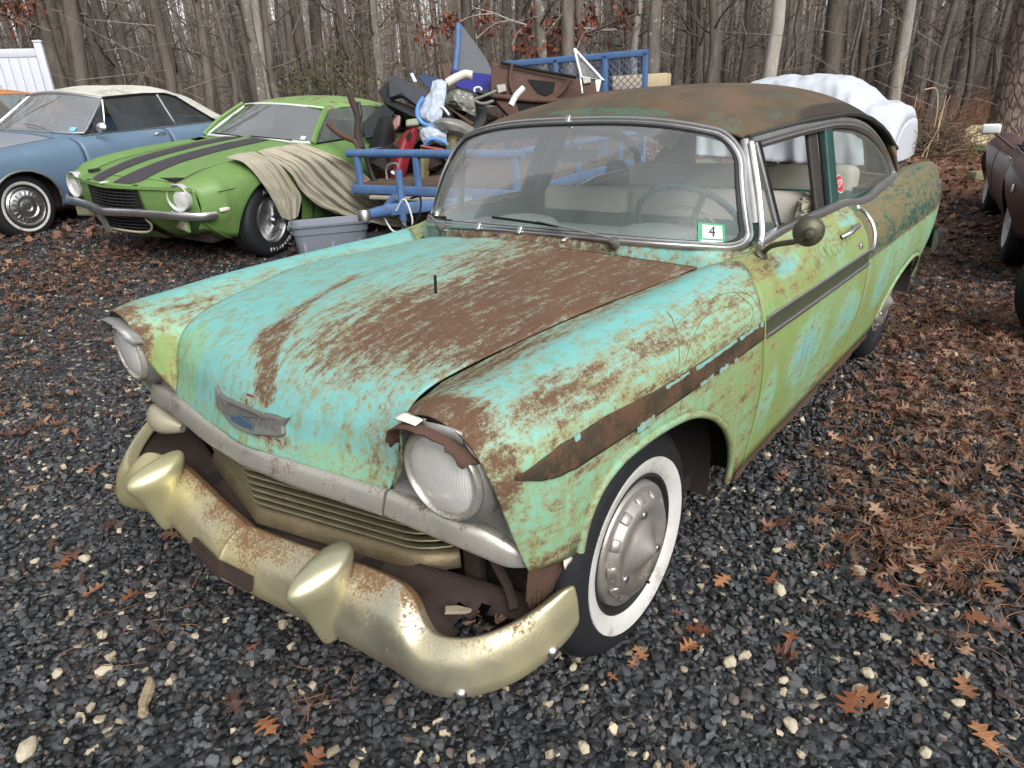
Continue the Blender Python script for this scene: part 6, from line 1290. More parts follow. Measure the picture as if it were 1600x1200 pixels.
# ---------------------------------------------------------------- simple sedan builder for the two half-hidden cars
def hard_car(name, label, col, roofcol, loc, yaw, roll, pitch, low=False, style='steel', group=None):
    root = empty(name, label, 'car', group=group); PM = auto_paint(name+'_paint', col, .24, .2, .38, None, .25, .3); RM = auto_paint(name+'_roof', roofcol, .30, .2, .45, None, .3)
    b = .08 if low else 0
    S = Surf([
     (.92, [(0, .70), (.3, .70), (.55, .68), (.72, .72-b*.3), (.82, .66), (.85, .56), (.84, .45), (.78, .30)]),
     (.45, [(0, .80), (.3, .79), (.54, .78), (.72, .86-b*.2), (.88, .78), (.935, .62), (.92, .48), (.84, .26)]),
     (.0, [(0, .86-b), (.3, .85-b), (.55, .83-b), (.73, .90-b*.3), (.90, .80), (.955, .64), (.94, .48), (.85, .24)]),
     (-.75, [(0, .93-b), (.3, .92-b), (.58, .89-b), (.74, .88-b), (.86, .77), (.89, .62), (.88, .45), (.82, .22)]),
     (-1.5, [(0, .93-b), (.3, .93-b), (.60, .90-b), (.75, .88-b), (.85, .77), (.875, .62), (.87, .45), (.82, .22)]),
     (-2.1, [(0, .93-b), (.3, .93-b), (.60, .91-b), (.74, .90-b*.5), (.88, .80), (.915, .64), (.90, .46), (.83, .22)]),
     (-2.5, [(0, .93-b), (.3, .93-b), (.58, .91-b), (.73, .93-b*.2), (.91, .82), (.965, .66), (.945, .48), (.85, .24)]),
     (-3.0, [(0, .90-b), (.3, .90-b), (.57, .89-b), (.70, .89-b*.3), (.88, .80), (.925, .66), (.90, .50), (.82, .30)]),
     (-3.5, [(0, .84-b), (.3, .84-b), (.56, .83-b), (.66, .82-b*.5), (.78, .76), (.82, .66), (.80, .52), (.74, .36)])])
    AR = [0, -2.5]; zbf = arcs(AR, .39, .31, .0)
    both('front_fender', S.grid(axs(.92, -.62, 34, AR, .39), 2.05, 7, 24, lambda x: max(.25, zbf(x))), PM, root); both('door', S.grid(np.linspace(-.63, -1.78, 20), 3, 7, 20, lambda x: .26), PM, root); both('rear_quarter', S.grid(axs(-1.79, -3.5, 40, AR, .39), 2.05, 7, 24, lambda x: max(.26, zbf(x))), PM, root)
    for nm, xa, xb, u1 in (('hood', .92, -.75, 2.0), ('trunk_lid', -2.3, -3.5, 2.0)):
        G = S.grid(np.linspace(xa, xb, 24), 0, u1, 14); grid(nm, np.concatenate([mirror(G[:, ::-1]), G[:, 1:]], 1), PM, root, flip=True, thick=.004)
    for xx in (.915, -3.495): box('end_panel', (xx, 0, .56), (.02, 1.6, .34), PM, root)
    dark_core(root, .6, -3.4, 1.45, .24, .62)
    z1 = 1.20 if low else 1.34
    def hws(s, t): a = abs(s); return np.array([-.78-.12*a**2.5-.50*t, s*(.72-.16*t), .92-b+(z1-.04-.92+b)*t+.02*(1-a*a)*t])
    grid('windshield', np.array([[hws(s, t) for t in np.linspace(0, 1, 6)] for s in np.linspace(-1, 1, 17)]), DGLASS, root, flip=True)
    G = np.array([[(xc-.05*abs(s)**3*(1 if xc > -1.5 else -1), s*.60, z1-.05+(zc-z1+.05)*(1-abs(s)**2.6)) for s in np.linspace(-1, 1, 21)] for xc, zc in ((-1.28, z1-.03), (-1.45, z1+.01), (-1.75, z1+.03), (-2.05, z1+.005), (-2.25, z1-.05))]); grid('roof', herm(np.linspace(0, 4, 16), np.arange(5), G), RM, root, flip=True, thick=.012)
    for sgn in (1, -1):
        sweep('front_pillar', np.array([hws(sgn, t) for t in np.linspace(0, 1, 6)]), circ(.022, 6), SILV, root)
        grid('side_window', np.array([[(x, (.735-.14*t)*sgn, .89-b+(z1-.07-.89+b)*t) for t in np.linspace(0, 1, 5)] for x in np.linspace(-.95, -2.2, 8)]), DGLASS, root)
        grid('rear_pillar', np.array([[(-2.05-.15*t+k*(-.25-.30*t), (.60+.13*t-.05*k)*sgn, z1-.06-(z1-.06-.90+b)*t) for k in np.linspace(0, 1, 4)] for t in np.linspace(0, 1, 6)]), RM, root, flip=sgn < 0)
    grid('rear_window', np.array([[(-2.28-.50*t, s*(.55+.1*t), z1-.06-(z1-.15-.80+b)*t) for s in np.linspace(-1, 1, 9)] for t in np.linspace(0, 1, 4)]), DGLASS, root)
    for xx in (0, -2.5):
        for sgn in (1, -1): wheel2(root, (xx, .86*sgn, .33), sgn, .34, .23, .205, style)
    # left door mirror, handle, belt trim, side crease marker
    mq = np.array([-.80, 1.0, 1.02-b*.5]); box('door_mirror', mq, (.05, .17, .10), STW if low else SILV, root, bev=.03, seg=3); tube('mirror_stem', [mq+[0, -.04, -.04], S.pt(-.85, 3.3, 0)], .012, PM, root, 6)
    tube('door_handle', spath([S.pt(-1.55, 4.1, 0), S.pt(-1.57, 4.05, .022), S.pt(-1.66, 4.05, .022), S.pt(-1.68, 4.1, 0)], 10), .010, SILV, root, 6)
    tube('belt_trim', [S.pt(x, 3.0, .006) for x in np.linspace(-.8, -1.8, 12)], .007, SILV, root, 6)
    lathe('side_marker', [(0, .012), (.03, .010), (.035, 0)], 12, CREAM, root, axisM(S.pt(-2.95, 4.9, .002), (0, 1, 0)))
    place(root, loc, yaw, roll, pitch); return root
hard_car('orange_red_car', 'faded red and orange car mostly hidden behind the blue convertible', (.24, .055, .045), (.42, .17, .055), (-.35, -10.55, .66), 17, -1.5, 1.5)
hard_car('maroon_coupe', 'low maroon coupe with bulging fenders and white wheels at the right edge', (.062, .024, .022), (.05, .022, .02), (-8.407, 1.594, .10), 189.6, 0, -1.0, True, 'white')
# ================================================================== THINGS AROUND THE CARS
def ray_(px, py): return _f+_r*((px-800)/FPX)-_u*((py-600)/FPX)
def wp(px, py, t): return np.array(Vector(CAMP)+ray_(px, py)*t)      # photo direction at a chosen depth
def inmesh(o, M): o.data.transform(M); return o
# ---- tan tarp over the green coupe
TARP = simple('tan_canvas', (.31, .285, .22), .85, 0, .22, 3, .25, 40, .20, (.17, .15, .10))
tp = empty('canvas_tarp', 'rumpled tan canvas tarp draped over the fender of the green coupe', 'tarp')
def drape(lines, ns, nt, folds, amp, seed):
    lines = [spath(l, nt) for l in lines]; L_ = np.array(lines); S_ = herm(np.linspace(0, len(lines)-1, ns), np.arange(len(lines)), L_)
    r_ = np.random.default_rng(seed); s = np.linspace(0, 1, ns)[:, None]; t = np.linspace(0, 1, nt)[None]
    ph = 2*PI*folds*(s+.05*np.sin(3*t+s*7)); d = amp*(np.sin(ph)+.45*np.sin(2.3*ph+2*t+1)+.12*np.sin(4.1*ph+3))*(.25+.75*np.sin(PI*np.clip(t*.85+.12, 0, 1)))
    d = d+amp*.55*fbm(s*9+0*t, t*5+0*s, seed)+amp*.25*fbm(s*30+0*t, t*14+0*s, seed+7)
    S_[..., 1] += d+amp*.9; S_[..., 0] += d*.5; S_[..., 2] += np.maximum(0, d*.4); return S_
A1 = drape([[(.27, .69, .905), (.24, .86, .865), (.15, .95, .69), (.06, .965, .52), (-.02, .955, .36)], [(.12, .66, .915), (.06, .90, .85), (-.03, .965, .68), (-.10, .975, .50), (-.13, .96, .31)], [(-.05, .70, .92), (-.12, .92, .82), (-.22, .96, .65), (-.30, .965, .51), (-.235, .955, .33)]], 70, 60, 2.6, .017, 1)
A2 = drape([[(-.08, .72, .92), (-.2, .94, .74), (-.30, .97, .56), (-.44, .99, .42), (-.72, 1.02, .27)], [(-.20, .70, .93), (-.33, .93, .80), (-.48, .98, .60), (-.72, 1.02, .38), (-1.1, 1.08, .16)], [(-.38, .72, .935), (-.50, .93, .82), (-.70, .98, .64), (-1.05, 1.04, .36), (-1.55, 1.12, .09)], [(-.62, .74, .94), (-.85, .95, .80), (-1.10, .985, .67), (-1.42, 1.04, .42), (-2.15, 1.22, .05)]], 130, 80, 4.2, .024, 2)
for G in (A1, A2): grid('drape', G, TARP, tp, thick=.004)
A3 = drape([[(-.72, 1.04, .27), (-1.3, 1.3, .05), (-2.0, 1.55, .02), (-2.7, 1.7, .02)], [(-1.1, 1.06, .18), (-1.7, 1.2, .06), (-2.3, 1.4, .03), (-3.0, 1.5, .02)], [(-1.5, 1.05, .14), (-2.0, 1.10, .06), (-2.6, 1.2, .03), (-3.2, 1.25, .02)]], 40, 50, 2.5, .025, 3); grid('spread_edge', A3, TARP, tp, thick=.004)
tp.matrix_world = MG
# crumpled dark plastic on the ground beside the tote
DPL = simple('dark_plastic', (.035, .038, .040), .5, 0, .4, 10, .3); r_ = np.random.default_rng(6)
G = np.array([[(-3.05+.9*a+.04*math.sin(9*b+5*a), -4.15+.75*b+.05*math.sin(8*a), gh(-3.05+.9*a, -4.15+.75*b)+.03+.05*abs(math.sin(11*a+3*b))*abs(math.sin(7*b+2*a))+.03*r_.random()) for b in np.linspace(0, 1, 22)] for a in np.linspace(-1, .4, 30)]); tag(grid('plastic_sheet', G, DPL, thick=.003), 'crumpled dark plastic sheet lying between tote and trailer jack', 'plastic')
# ---- grey storage tote
TOTE = simple('grey_tote_plastic', (.145, .16, .19), .45, 0, .08, 5, .05); tt_ = empty('storage_tote', 'open grey plastic storage tote beside the rusty sedan', 'tote', (-2.37, -3.68, .262), math.radians(147))
def rring(w_, d_, r0, n=6): return rrect(w_, d_, r0, n)
lv = [(0, .56, .34, .06), (.02, .58, .36, .07), (.26, .645, .405, .08), (.262, .665, .425, .085), (.325, .675, .435, .085), (.327, .70, .46, .09), (.345, .705, .465, .09), (.345, .665, .425, .085), (.32, .655, .415, .08), (.03, .57, .35, .06), (.03, .02, .02, .005)]
G = np.array([np.c_[rring(w_, d_, r0), np.full(28, z)] for z, w_, d_, r0 in lv]); smooth_angle(grid('tub', G, TOTE, tt_, cv=True), 40)
for sx in (-1, 1): box('handle', (sx*.352, 0, .31), (.03, .16, .035), TOTE, tt_, bev=.01)
for k in (-.2, 0, .2):
    for sy in (-1, 1): box('rib', (k*1.2, sy*.192, .13), (.03, .02, .24), TOTE, tt_, rot=rotm('X', sy*.10), bev=.006)
# ---- blue utility trailer
TRB = simple('blue_trailer_paint', (.062, .125, .255), .55, 0, .3, 10, .2, 70, .40, (.10, .075, .06)); an = math.radians(10)
TW = np.array([-math.sin(an), math.cos(an), 0]); TA = np.array([-math.cos(an), -math.sin(an), 0]); TL = np.array([1.4154+(-3.465-1.4154)*.911, 1.571+(-4.657-1.571)*.911, 0.])
tr = empty('utility_trailer', 'blue utility trailer with pipe rails and mesh tailgate, loaded with scrap', 'trailer')
WID, LEN = 1.93, 3.2; ZT, ZD, ZG = 1.139, .811, 2.018
def T(u, v, z): return TL+TW*u+TA*v+np.array([0, 0, z])
def bar(nm, a, b, w_, h_, ref=(0, 0, 1), par=tr, mat=TRB): return sweep(nm, np.array([a, b]), rrect(h_, w_, min(w_, h_)*.18), mat, par, ref=ref)
tube('top_rail', [T(-.02, 0, ZT), T(WID+.02, 0, ZT-.03)], .040, TRB, tr, 14)
for u in (.10, WID*.42, WID-.06): bar('rail_post', T(u, 0, ZD), T(u, 0, ZT), .055, .06, ref=TW)
bar('front_beam', T(0.02, -.01, ZD-.01), T(WID, -.01, ZD-.04), .05, .085)
for u in (0, WID):
    tube('top_rail', [T(u, 0, ZT-.01), T(u, LEN, ZT)], .034, TRB, tr, 12); bar('side_beam', T(u, 0, ZD-.02), T(u, LEN, ZD), .05, .09)
    for v in (1.2, 2.4, LEN): bar('side_post', T(u, v, ZD), T(u, v, ZT), .05, .05, ref=TW)
dk = 12
for k in range(dk): bar('deck_plank', T(.03+k*(WID-.06)/dk+.07, .02, ZD+.03), T(.03+k*(WID-.06)/dk+.07, LEN, ZD+.045), .155, .035, mat=simple('trailer_plank', (.10, .07, .05), .85) if 'trailer_plank' not in bpy.data.materials else bpy.data.materials['trailer_plank'])
# tongue, coupler, jack
hc = np.array(T(WID*.47, -.62, ZD-.11)); 
for u in (.5, WID-.5): bar('tongue_beam', T(u, .02, ZD-.10), hc, .06, .10)
cp = sweep('coupler', np.array([hc+TA*.05, hc-TA*.10, hc-TA*.26]), rrect(.09, .10, .03), TRB, tr, ref=(0, 0, 1), scale=[1, 1, .8]); lathe('ball_socket', [(0, .05), (.04, .045), (.055, .01), (.055, -.04)], 16, chrome('coupler_metal', (.45, .44, .42), .3, .3), cp, axisM(hc-TA*.30, (0, 0, 1)))
jk = hc+TA*.10+TW*.09; jb = tube('jack_tube', [jk+[0, 0, -.10], jk+[0, 0, .33]], .034, TRB, tr, 12); jz = float(gh(jk[0], jk[1]))+.015; tube('jack_inner', [[jk[0], jk[1], jz], jk+[0, 0, -.05]], .026, LG, jb, 10); box('jack_foot', [jk[0], jk[1], jz], (.13, .13, .012), LG, jb)
tube('jack_crank', spath([jk+[0, 0, .34], jk+[0, 0, .375], jk+TW*-.10+[0, 0, .37], jk+TW*-.13+[0, 0, .33], jk+TW*-.13+[0, 0, .25]], 14), .009, LG, jb, 6)
tube('wiring_lead', spath([hc+TW*.1, hc+TW*.2+[0, 0, .1], hc+TW*.26+[0, 0, -.12], hc+TW*.05+[0, 0, -.18], hc+TW*-.05+[0, 0, -.05]], 24), .008, STW, tr, 6); tube('wiring_lead', spath([hc+TW*.12+TA*.2+[0, 0, .08], hc+TW*.3+TA*.1+[0, 0, .1], hc+TW*.33+[0, 0, -.06], hc+TW*.2+[0, 0, -.15], hc+TW*.0+TA*.1+[0, 0, -.02]], 24), .010, BLACK, tr, 6)
bar('loose_board', T(.30, -.10, ZD-.075), T(1.45, -.10, ZD-.085), .05, .035, mat=simple('grey_board', (.30, .26, .22), .85)); box('axle', T(WID/2, 2.1, .42), (.1, 2.0, .1), UNDER, tr, rot=rotm('Z', an))
for u, s_ in ((-.14, -1), (WID+.14, 1)):
    w_ = lathe('trailer_wheel', [(.17, -.02), (.19, .0), (.25, .01), (.31, -.01), (.32, -.05), (.32, -.13), (.30, -.16), (.17, -.16)], 32, RUBBER, tr, axisM(T(u, 2.1, gh(-5.5, -4)+.05+.27), TW*s_)); lathe('rim', [(.18, .0), (.15, -.03), (.05, -.02), (0, -.02)], 24, STW, w_, axisM(T(u, 2.1, gh(-5.5, -4)+.32), TW*s_))
# tailgate
for a, b, w_, h_ in ((T(-.03, LEN, ZG), T(WID+.03, LEN, ZG+.0), .05, .075), (T(-.03, LEN, ZD), T(WID+.03, LEN, ZD), .05, .07)): bar('gate_beam', a, b, w_, h_)
for u in (0, .75, 1.42, WID): bar('gate_post', T(u, LEN, ZD), T(u, LEN, ZG), .05, .065, ref=TW)
parts = []; pitch, hh = .088, .040; nr = int((ZG-ZD)/hh)
for s_ in (1, -1):
    for k in range(-nr, int(WID/pitch)+nr):
        P_ = []
        for j in range(nr+1):
            u = (k+.5*s_*j if True else 0)*pitch*1.0; 
            if -.001 <= u <= WID: P_.append(T(u, LEN+.012*s_*.3, ZD+j*hh))
        if len(P_) > 1: Gq = sweepP(np.array([P_[0], P_[-1]]), rrect(.010, .006, .002, 1)); parts.append((Gq.reshape(-1, 3), gridF(2, 8, cv=True)))
V, F = joinV(parts); tag(mesh('expanded_mesh', V, F, TRB, tr), None, None, kind='stuff')
def wpj(px, py, t): return wp(px, py, t*.911)
# ---- scrap piled in the trailer
def slab(name, label, cat, pts, t, thick, mat, bev=.012, bulge=0., parent=None):
    P_ = [wpj(p[0], p[1], t+(p[2] if len(p) > 2 else 0)) for p in pts]; o = poly_extrude(name, P_, np.array(_f)*thick, mat, parent, bev=bev)
    if label: tag(o, label, cat, 'scrap loaded on the blue trailer')
    return o
def ptube(name, label, cat, pts, t, r0, mat, n=24, parent=None, sides=8):
    o = tube(name, spath([wpj(p[0], p[1], t+(p[2] if len(p) > 2 else 0)) for p in pts], n), r0, mat, parent, sides)
    if label: tag(o, label, cat, 'scrap loaded on the blue trailer')
    return o
def psheet(name, label, cat, rows, t, mat, nu=24, nv=24, thick=.006, wob=.0, seed=0, parent=None):
    """curved sheet through a small grid of (px,py,dt)"""
    R_ = np.array([[wpj(p[0], p[1], t+(p[2] if len(p) > 2 else 0)) for p in row] for row in rows]); G = herm(np.linspace(0, len(R_)-1, nu), np.arange(len(R_)), R_); G = np.swapaxes(herm(np.linspace(0, R_.shape[1]-1, nv), np.arange(R_.shape[1]), np.swapaxes(G, 0, 1)), 0, 1)
    if wob: 
        a, b = np.meshgrid(np.arange(nu), np.arange(nv), indexing='ij'); G += np.array(_f)*(wob*fbm(a*.5, b*.5, seed))[..., None]
    o = grid(name, G, mat, parent, thick=thick)
    if label: tag(o, label, cat, 'scrap loaded on the blue trailer')
    return o
BLKP = simple('black_plastic', (.020, .021, .024), .42, 0, .3, 6, .08); GRYP = simple('charcoal_plastic', (.040, .042, .050), .5, 0, .2, 5, .08); NAVY = simple('navy_panel', (.025, .045, .09), .4, 0, .3, 8, .1, 60, .2, (.12, .07, .05)); PURP = simple('violet_blue_panel', (.022, .022, .16), .45, 0, .2, 5)
REDP = simple('red_fender_paint', (.20, .02, .028), .45, 0, .25, 6, .1, 60, .15, (.10, .05, .04)); OLIV = simple('olive_metal', (.15, .13, .06), .6, 0, .4, 10, .3, 80, .35, (.09, .055, .035)); DOORR = simple('rusted_door_shell', (.072, .040, .030), .85, 0, .45, 6, .4, 80, .35, (.13, .075, .05)); SLATE = simple('slate_blue_panel', (.085, .092, .10), .5, 0, .2, 5, .1, 60, .16, (.18, .09, .06)); TOWEL = simple('blue_white_towel', (.38, .42, .49), .95, 0, .35, 22, .8, 70); GREYM = simple('dull_grey_metal', (.20, .20, .18), .5, .4, .3, 9, .2, 80, .25, (.10, .07, .05)); WHTM = simple('white_trim', (.52, .52, .50), .4, 0, .08)
o = slab('plastic_fairing', 'large charcoal faceted plastic fairing on top of the scrap, above the green coupe roof', 'fairing', [(606, 119, .0), (616, 116, .1), (668, 142, .15), (676, 158, .1), (668, 172, -.05), (652, 164, -.05), (626, 148, -.1), (608, 152, -.1)], 8.1, .10, GRYP, .02)
slab('plastic_bin', 'black angular plastic bin under the charcoal fairing', 'bin', [(590, 142, .1), (606, 124, .2), (608, 152, .0), (660, 172, 0), (652, 184, -.1), (636, 178, -.1), (604, 162, -.05)], 8.15, .25, BLKP, .02)
slab('scrap_panel', 'black sheet panel leaning behind the trailer rail, left side of the pile', 'panel', [(565, 192, .1), (598, 162, .2), (616, 175, .1), (588, 212, .0), (570, 216, 0)], 7.9, .05, BLKP, .01)
psheet('seat_cushion', 'black padded seat back standing behind the trailer rail', 'seat', [[(592, 184, .1), (604, 181, .0), (620, 184, .1)], [(585, 205, .05), (600, 203, -.08), (618, 205, .05)], [(576, 232, .1), (594, 234, -.05), (612, 234, .1)]], 7.8, simple('black_fabric', (.012, .012, .013), .9, 0, .3, 20, .3), thick=.10)
slab('navy_panel', 'dark navy body panel lying behind the charcoal fairing', 'panel', [(652, 118, .2), (664, 115, .2), (690, 124, .3), (694, 138, .1), (672, 142, 0)], 8.8, .03, NAVY)
slab('sheet_strip', 'pale blue bent strip sticking out above the pile', 'strip', [(640, 114, .1), (645, 113, .1), (652, 127, 0), (646, 128, 0)], 8.7, .03, simple('pale_blue', (.45, .55, .62), .5))
slab('rusty_bracket', 'rusty orange triangular bracket standing above the navy panel', 'bracket', [(688, 98, .1), (704, 104, .1), (706, 120, 0), (694, 122, 0)], 9.0, .04, RUST)
fin = slab('hood_panel', 'tall slate grey triangular panel with blue edge standing on the pile', 'panel', [(715, 36, .3), (722, 39, .3), (740, 63, .25), (758, 88, .2), (771, 112, .1), (772, 118, .1), (712, 112, .0)], 9.3, .03, SLATE); ptube('blue_edge', None, None, [(716, 38, .27), (715, 70, .15), (711, 112, -.05)], 9.27, .035, TRB, 8, fin)
slab('violet_panel', 'deep violet blue plastic panel below the triangular panel', 'panel', [(704, 108, .1), (735, 112, .1), (770, 116, .1), (769, 140, .0), (742, 146, -.1), (712, 134, -.05)], 8.9, .05, PURP, .015)
# rusty door shell with its opening, and loose vent window
dr = slab('car_door', 'rust brown stripped car door lying across the trailer', 'door', [(768, 98, .0), (782, 97, .05), (860, 114, .1), (930, 128, .2), (944, 150, .2), (930, 190, .1), (880, 192, .05), (800, 186, .0), (766, 150, 0)], 8.6, .10, DOORR, .015)
for nm, pts_ in (('access_hole', [(825, 124), (868, 128), (864, 144), (852, 150), (840, 145)]), ('hinge_hole', [(778, 134), (787, 134), (787, 146), (776, 146)]), ('lower_slot', [(806, 160), (860, 156), (858, 172), (812, 178)])): poly_extrude(nm, [wpj(a, b, 8.585+.1*(a-768)/160) for a, b in pts_], np.array(_f)*.005, BLACK, dr)
ptube('door_top_bead', None, None, [(782, 98, -.01), (830, 108, .03), (900, 121, .09)], 8.57, .018, BLACK, 10, dr); ptube('door_rib', None, None, [(800, 100, 0), (797, 130, 0), (806, 155, 0)], 8.57, .02, DOORR, 10, dr); ptube('door_rib', None, None, [(890, 125, .0), (880, 140, 0), (862, 156, 0)], 8.62, .03, DOORR, 10, dr); ptube('door_sill', None, None, [(772, 150, 0), (830, 156, .03), (890, 158, .08)], 8.56, .03, DOORR, 10, dr)
slab('latch', None, None, [(775, 132), (790, 130), (792, 142), (778, 146)], 8.54, .05, GREYM, .01, parent=dr)
vw = empty('vent_window', 'white-framed triangular vent window standing on the rusty door', 'window', group='scrap loaded on the blue trailer')
tri = [wpj(897, 77, 8.3), wpj(943, 127, 8.35), wpj(908, 121, 8.3)]; sweep('frame', np.array(tri+[tri[0]*.999+tri[1]*.001]), rrect(.045, .03, .008), WHTM, vw, ref=np.array(_f)); mesh('pane', [q+np.array(_f)*.004 for q in tri], [(0, 1, 2)], GLASSS, vw, smooth=False)
ptube('post', None, None, [(906, 118), (910, 146)], 8.3, .012, CHR, 6, vw); slab('bracket', None, None, [(930, 124), (940, 124), (936, 143), (932, 143)], 8.3, .02, WHTM, .005, parent=vw); slab('block', None, None, [(909, 120), (923, 119), (924, 129), (912, 131)], 8.29, .06, GREYM, .008, parent=vw)
ptube('chrome_strip', 'short chrome window strip leaning against the rusty door', 'strip', [(798, 165, 0), (806, 150, 0), (818, 137, 0)], 8.2, .035, WHTM)
# quilted towel in two falls, with blue border
tw_ = psheet('moving_blanket', 'white quilted moving blanket with blue border hanging in the scrap', 'blanket', [[(676, 127, .05), (688, 124, .0), (698, 128, .05)], [(672, 142, .0), (684, 140, -.12), (697, 145, -.05)], [(660, 160, .0), (678, 160, -.12), (694, 166, -.06)], [(654, 178, .0), (670, 182, -.10), (690, 186, -.06)], [(660, 190, .05), (674, 195, -.05), (690, 194, .0)]], 7.75, TOWEL, 30, 30, .015, .018, 2)
ptube('border', None, None, [(662, 152, -.05), (654, 164, -.03), (652, 180, -.02), (660, 192, -.02), (676, 197, -.1), (690, 194, -.05)], 7.72, .022, simple('blanket_blue', (.10, .24, .52), .9), 20, tw_)
tw2 = psheet('moving_blanket', 'lower fold of white quilted blanket resting on the trailer rail', 'blanket', [[(668, 196, .05), (684, 194, -.05), (700, 203, .0)], [(656, 205, .0), (676, 208, -.15), (698, 214, -.05)], [(658, 218, .0), (676, 219, -.12), (698, 222, -.02)], [(664, 228, .0), (680, 224, -.05), (696, 228, .0)]], 7.65, TOWEL, 24, 24, .015, .018, 3); ptube('border', None, None, [(662, 229, -.06), (674, 217, -.15), (690, 220, -.1), (699, 226, -.05)], 7.6, .02, bpy.data.materials['blanket_blue'], 14, tw2)
ptube('arm_rest', 'pale curved arm rest pointing up out of the scrap', 'arm rest', [(698, 130, 0), (712, 122, 0), (728, 116, 0), (738, 118, 0)], 7.9, .045, simple('pale_vinyl', (.50, .48, .42), .5))
psheet('crumpled_cover', 'grey crumpled plastic cover below the arm rest', 'cover', [[(694, 148, .0), (712, 140, -.1), (738, 146, .0)], [(696, 158, -.1), (716, 154, -.2), (742, 160, -.05)], [(704, 170, 0), (722, 172, -.15), (744, 182, 0)]], 8.1, GREYM, 26, 26, .01, .03, 5)
ptube('pipe', 'thin grey pipe running up to the rusty door', 'pipe', [(732, 158, 0), (756, 150, .2), (775, 142, .3)], 8.1, .016, GREYM, 8); ptube('pipe', 'bent grey pipe below the thin pipe', 'pipe', [(730, 150, 0), (752, 162, .1), (770, 158, .2)], 8.05, .018, GREYM, 10)
ptube('hose_loop', 'white hose loop on the violet panel', 'hose', [(742, 145, 0), (741, 139, 0), (747, 136, 0), (752, 139, 0), (751, 144, 0)], 8.6, .012, WHTM, 16)
lathe('spare_wheel', [(.08, .02), (.16, .03), (.20, .05), (.26, .06), (.31, .04), (.33, -.02), (.31, -.09), (.16, -.10)], 32, RUBBER, None, axisM(wpj(718, 178, 8.4), -np.array(_f)+[.2, .3, .5])); tag(bpy.data.objects['spare_wheel'], 'black spare wheel buried in the middle of the scrap', 'wheel', 'scrap loaded on the blue trailer')
slab('dash_bezel', 'black instrument bezel with white edge below the blanket', 'bezel', [(674, 178, .05), (684, 164, .1), (692, 165, .1), (706, 182, .0), (704, 192, -.05), (690, 206, -.05), (678, 200, 0)], 7.7, .08, BLKP, .02); ptube('white_lip', None, None, [(687, 166), (692, 168), (702, 180)], 7.66, .014, WHTM, 8, bpy.data.objects['dash_bezel'])
psheet('grey_fender', 'dull grey curved fender piece beside the sedan roof', 'fender', [[(676, 190, 0), (694, 184, -.05), (720, 188, .0), (742, 200, .1)], [(678, 194, -.03), (696, 190, -.1), (720, 196, -.05), (738, 208, .05)], [(694, 206, 0), (706, 204, -.05), (722, 208, 0), (730, 216, .05)]], 7.55, GREYM, 20, 26, .008)
psheet('olive_panel', 'olive stained panel low in the scrap by the sedan windshield', 'panel', [[(690, 208, 0), (706, 206, -.05), (724, 212, 0)], [(694, 224, 0), (708, 222, -.05), (716, 226, 0)], [(698, 236, 0), (706, 236, -.03), (712, 238, 0)]], 7.7, OLIV, 16, 16, .01)
psheet('red_fender', 'bright red curved fender standing behind the trailer rail', 'fender', [[(634, 203, .1), (648, 198, .0), (656, 204, .1)], [(620, 222, .0), (634, 216, -.12), (650, 222, .0)], [(612, 245, .0), (626, 240, -.15), (642, 246, .0)], [(608, 268, .0), (622, 266, -.14), (636, 268, .0)], [(606, 288, .05), (616, 292, -.08), (628, 290, .05)]], 7.75, REDP, 30, 18, .012)
slab('fender_tag', None, None, [(612, 266), (626, 272), (622, 276), (610, 270)], 7.55, .01, WHTM, .002, parent=bpy.data.objects['red_fender']); slab('slot', None, None, [(634, 212), (642, 204), (644, 212), (637, 220)], 7.6, .01, BLACK, .002, parent=bpy.data.objects['red_fender'])
psheet('dark_red_fender', 'dark red inner fender left of the bright red fender', 'fender', [[(612, 208, .1), (622, 212, .1)], [(600, 225, .1), (612, 230, .0)], [(592, 250, .1), (606, 255, .0)], [(588, 285, .1), (604, 288, .0)]], 8.0, simple('dark_red', (.085, .015, .015), .5, 0, .4, 9, .2, 60, .3, (.06, .03, .02)), 20, 10, .01)
psheet('brake_drum', 'olive dented wheel half behind the trailer rail', 'wheel half', [[(652, 238, .0), (660, 230, -.1), (670, 236, .0)], [(648, 258, .0), (660, 254, -.16), (673, 258, .0)], [(650, 284, .0), (658, 290, -.1), (668, 286, .0)]], 7.7, OLIV, 18, 18, .02)
ptube('exhaust_pipe', 'rusty bent exhaust pipe standing in front of the green coupe window', 'pipe', [(547, 150, 0), (553, 165, 0), (559, 185, 0), (558, 210, 0), (564, 232, 0)], 7.35, .032, RUSTD, 20); ptube('exhaust_pipe', 'brown branch-like pipe leaning towards the green coupe', 'pipe', [(513, 193, 0), (524, 204, 0), (540, 214, 0), (556, 222, 0), (562, 236, 0)], 7.35, .030, DOORR, 20); ptube('black_hose', 'black curved hose beside the rusty exhaust pipe', 'hose', [(560, 160, 0), (563, 180, 0), (560, 200, 0), (566, 225, 0), (580, 270, .1), (588, 288, .1)], 7.4, .022, BLKP, 24)
slab('head_rest', 'small pale green head rest block in the scrap', 'head rest', [(634, 186), (654, 183), (655, 195), (633, 197)], 7.7, .08, simple('pale_green_vinyl', (.22, .23, .17), .6), .02); slab('tail_light', 'broken chrome and red tail light in the scrap', 'light', [(612, 190), (620, 178), (626, 180), (624, 196), (616, 204)], 7.6, .06, simple('broken_lamp', (.16, .08, .07), .3, .3, .5, 40), .015)
slab('orange_reflector', 'small orange reflector behind the trailer post', 'reflector', [(566, 282), (572, 280), (574, 286), (567, 288)], 7.5, .02, simple('orange_plastic', (.75, .16, .02), .4), .004)
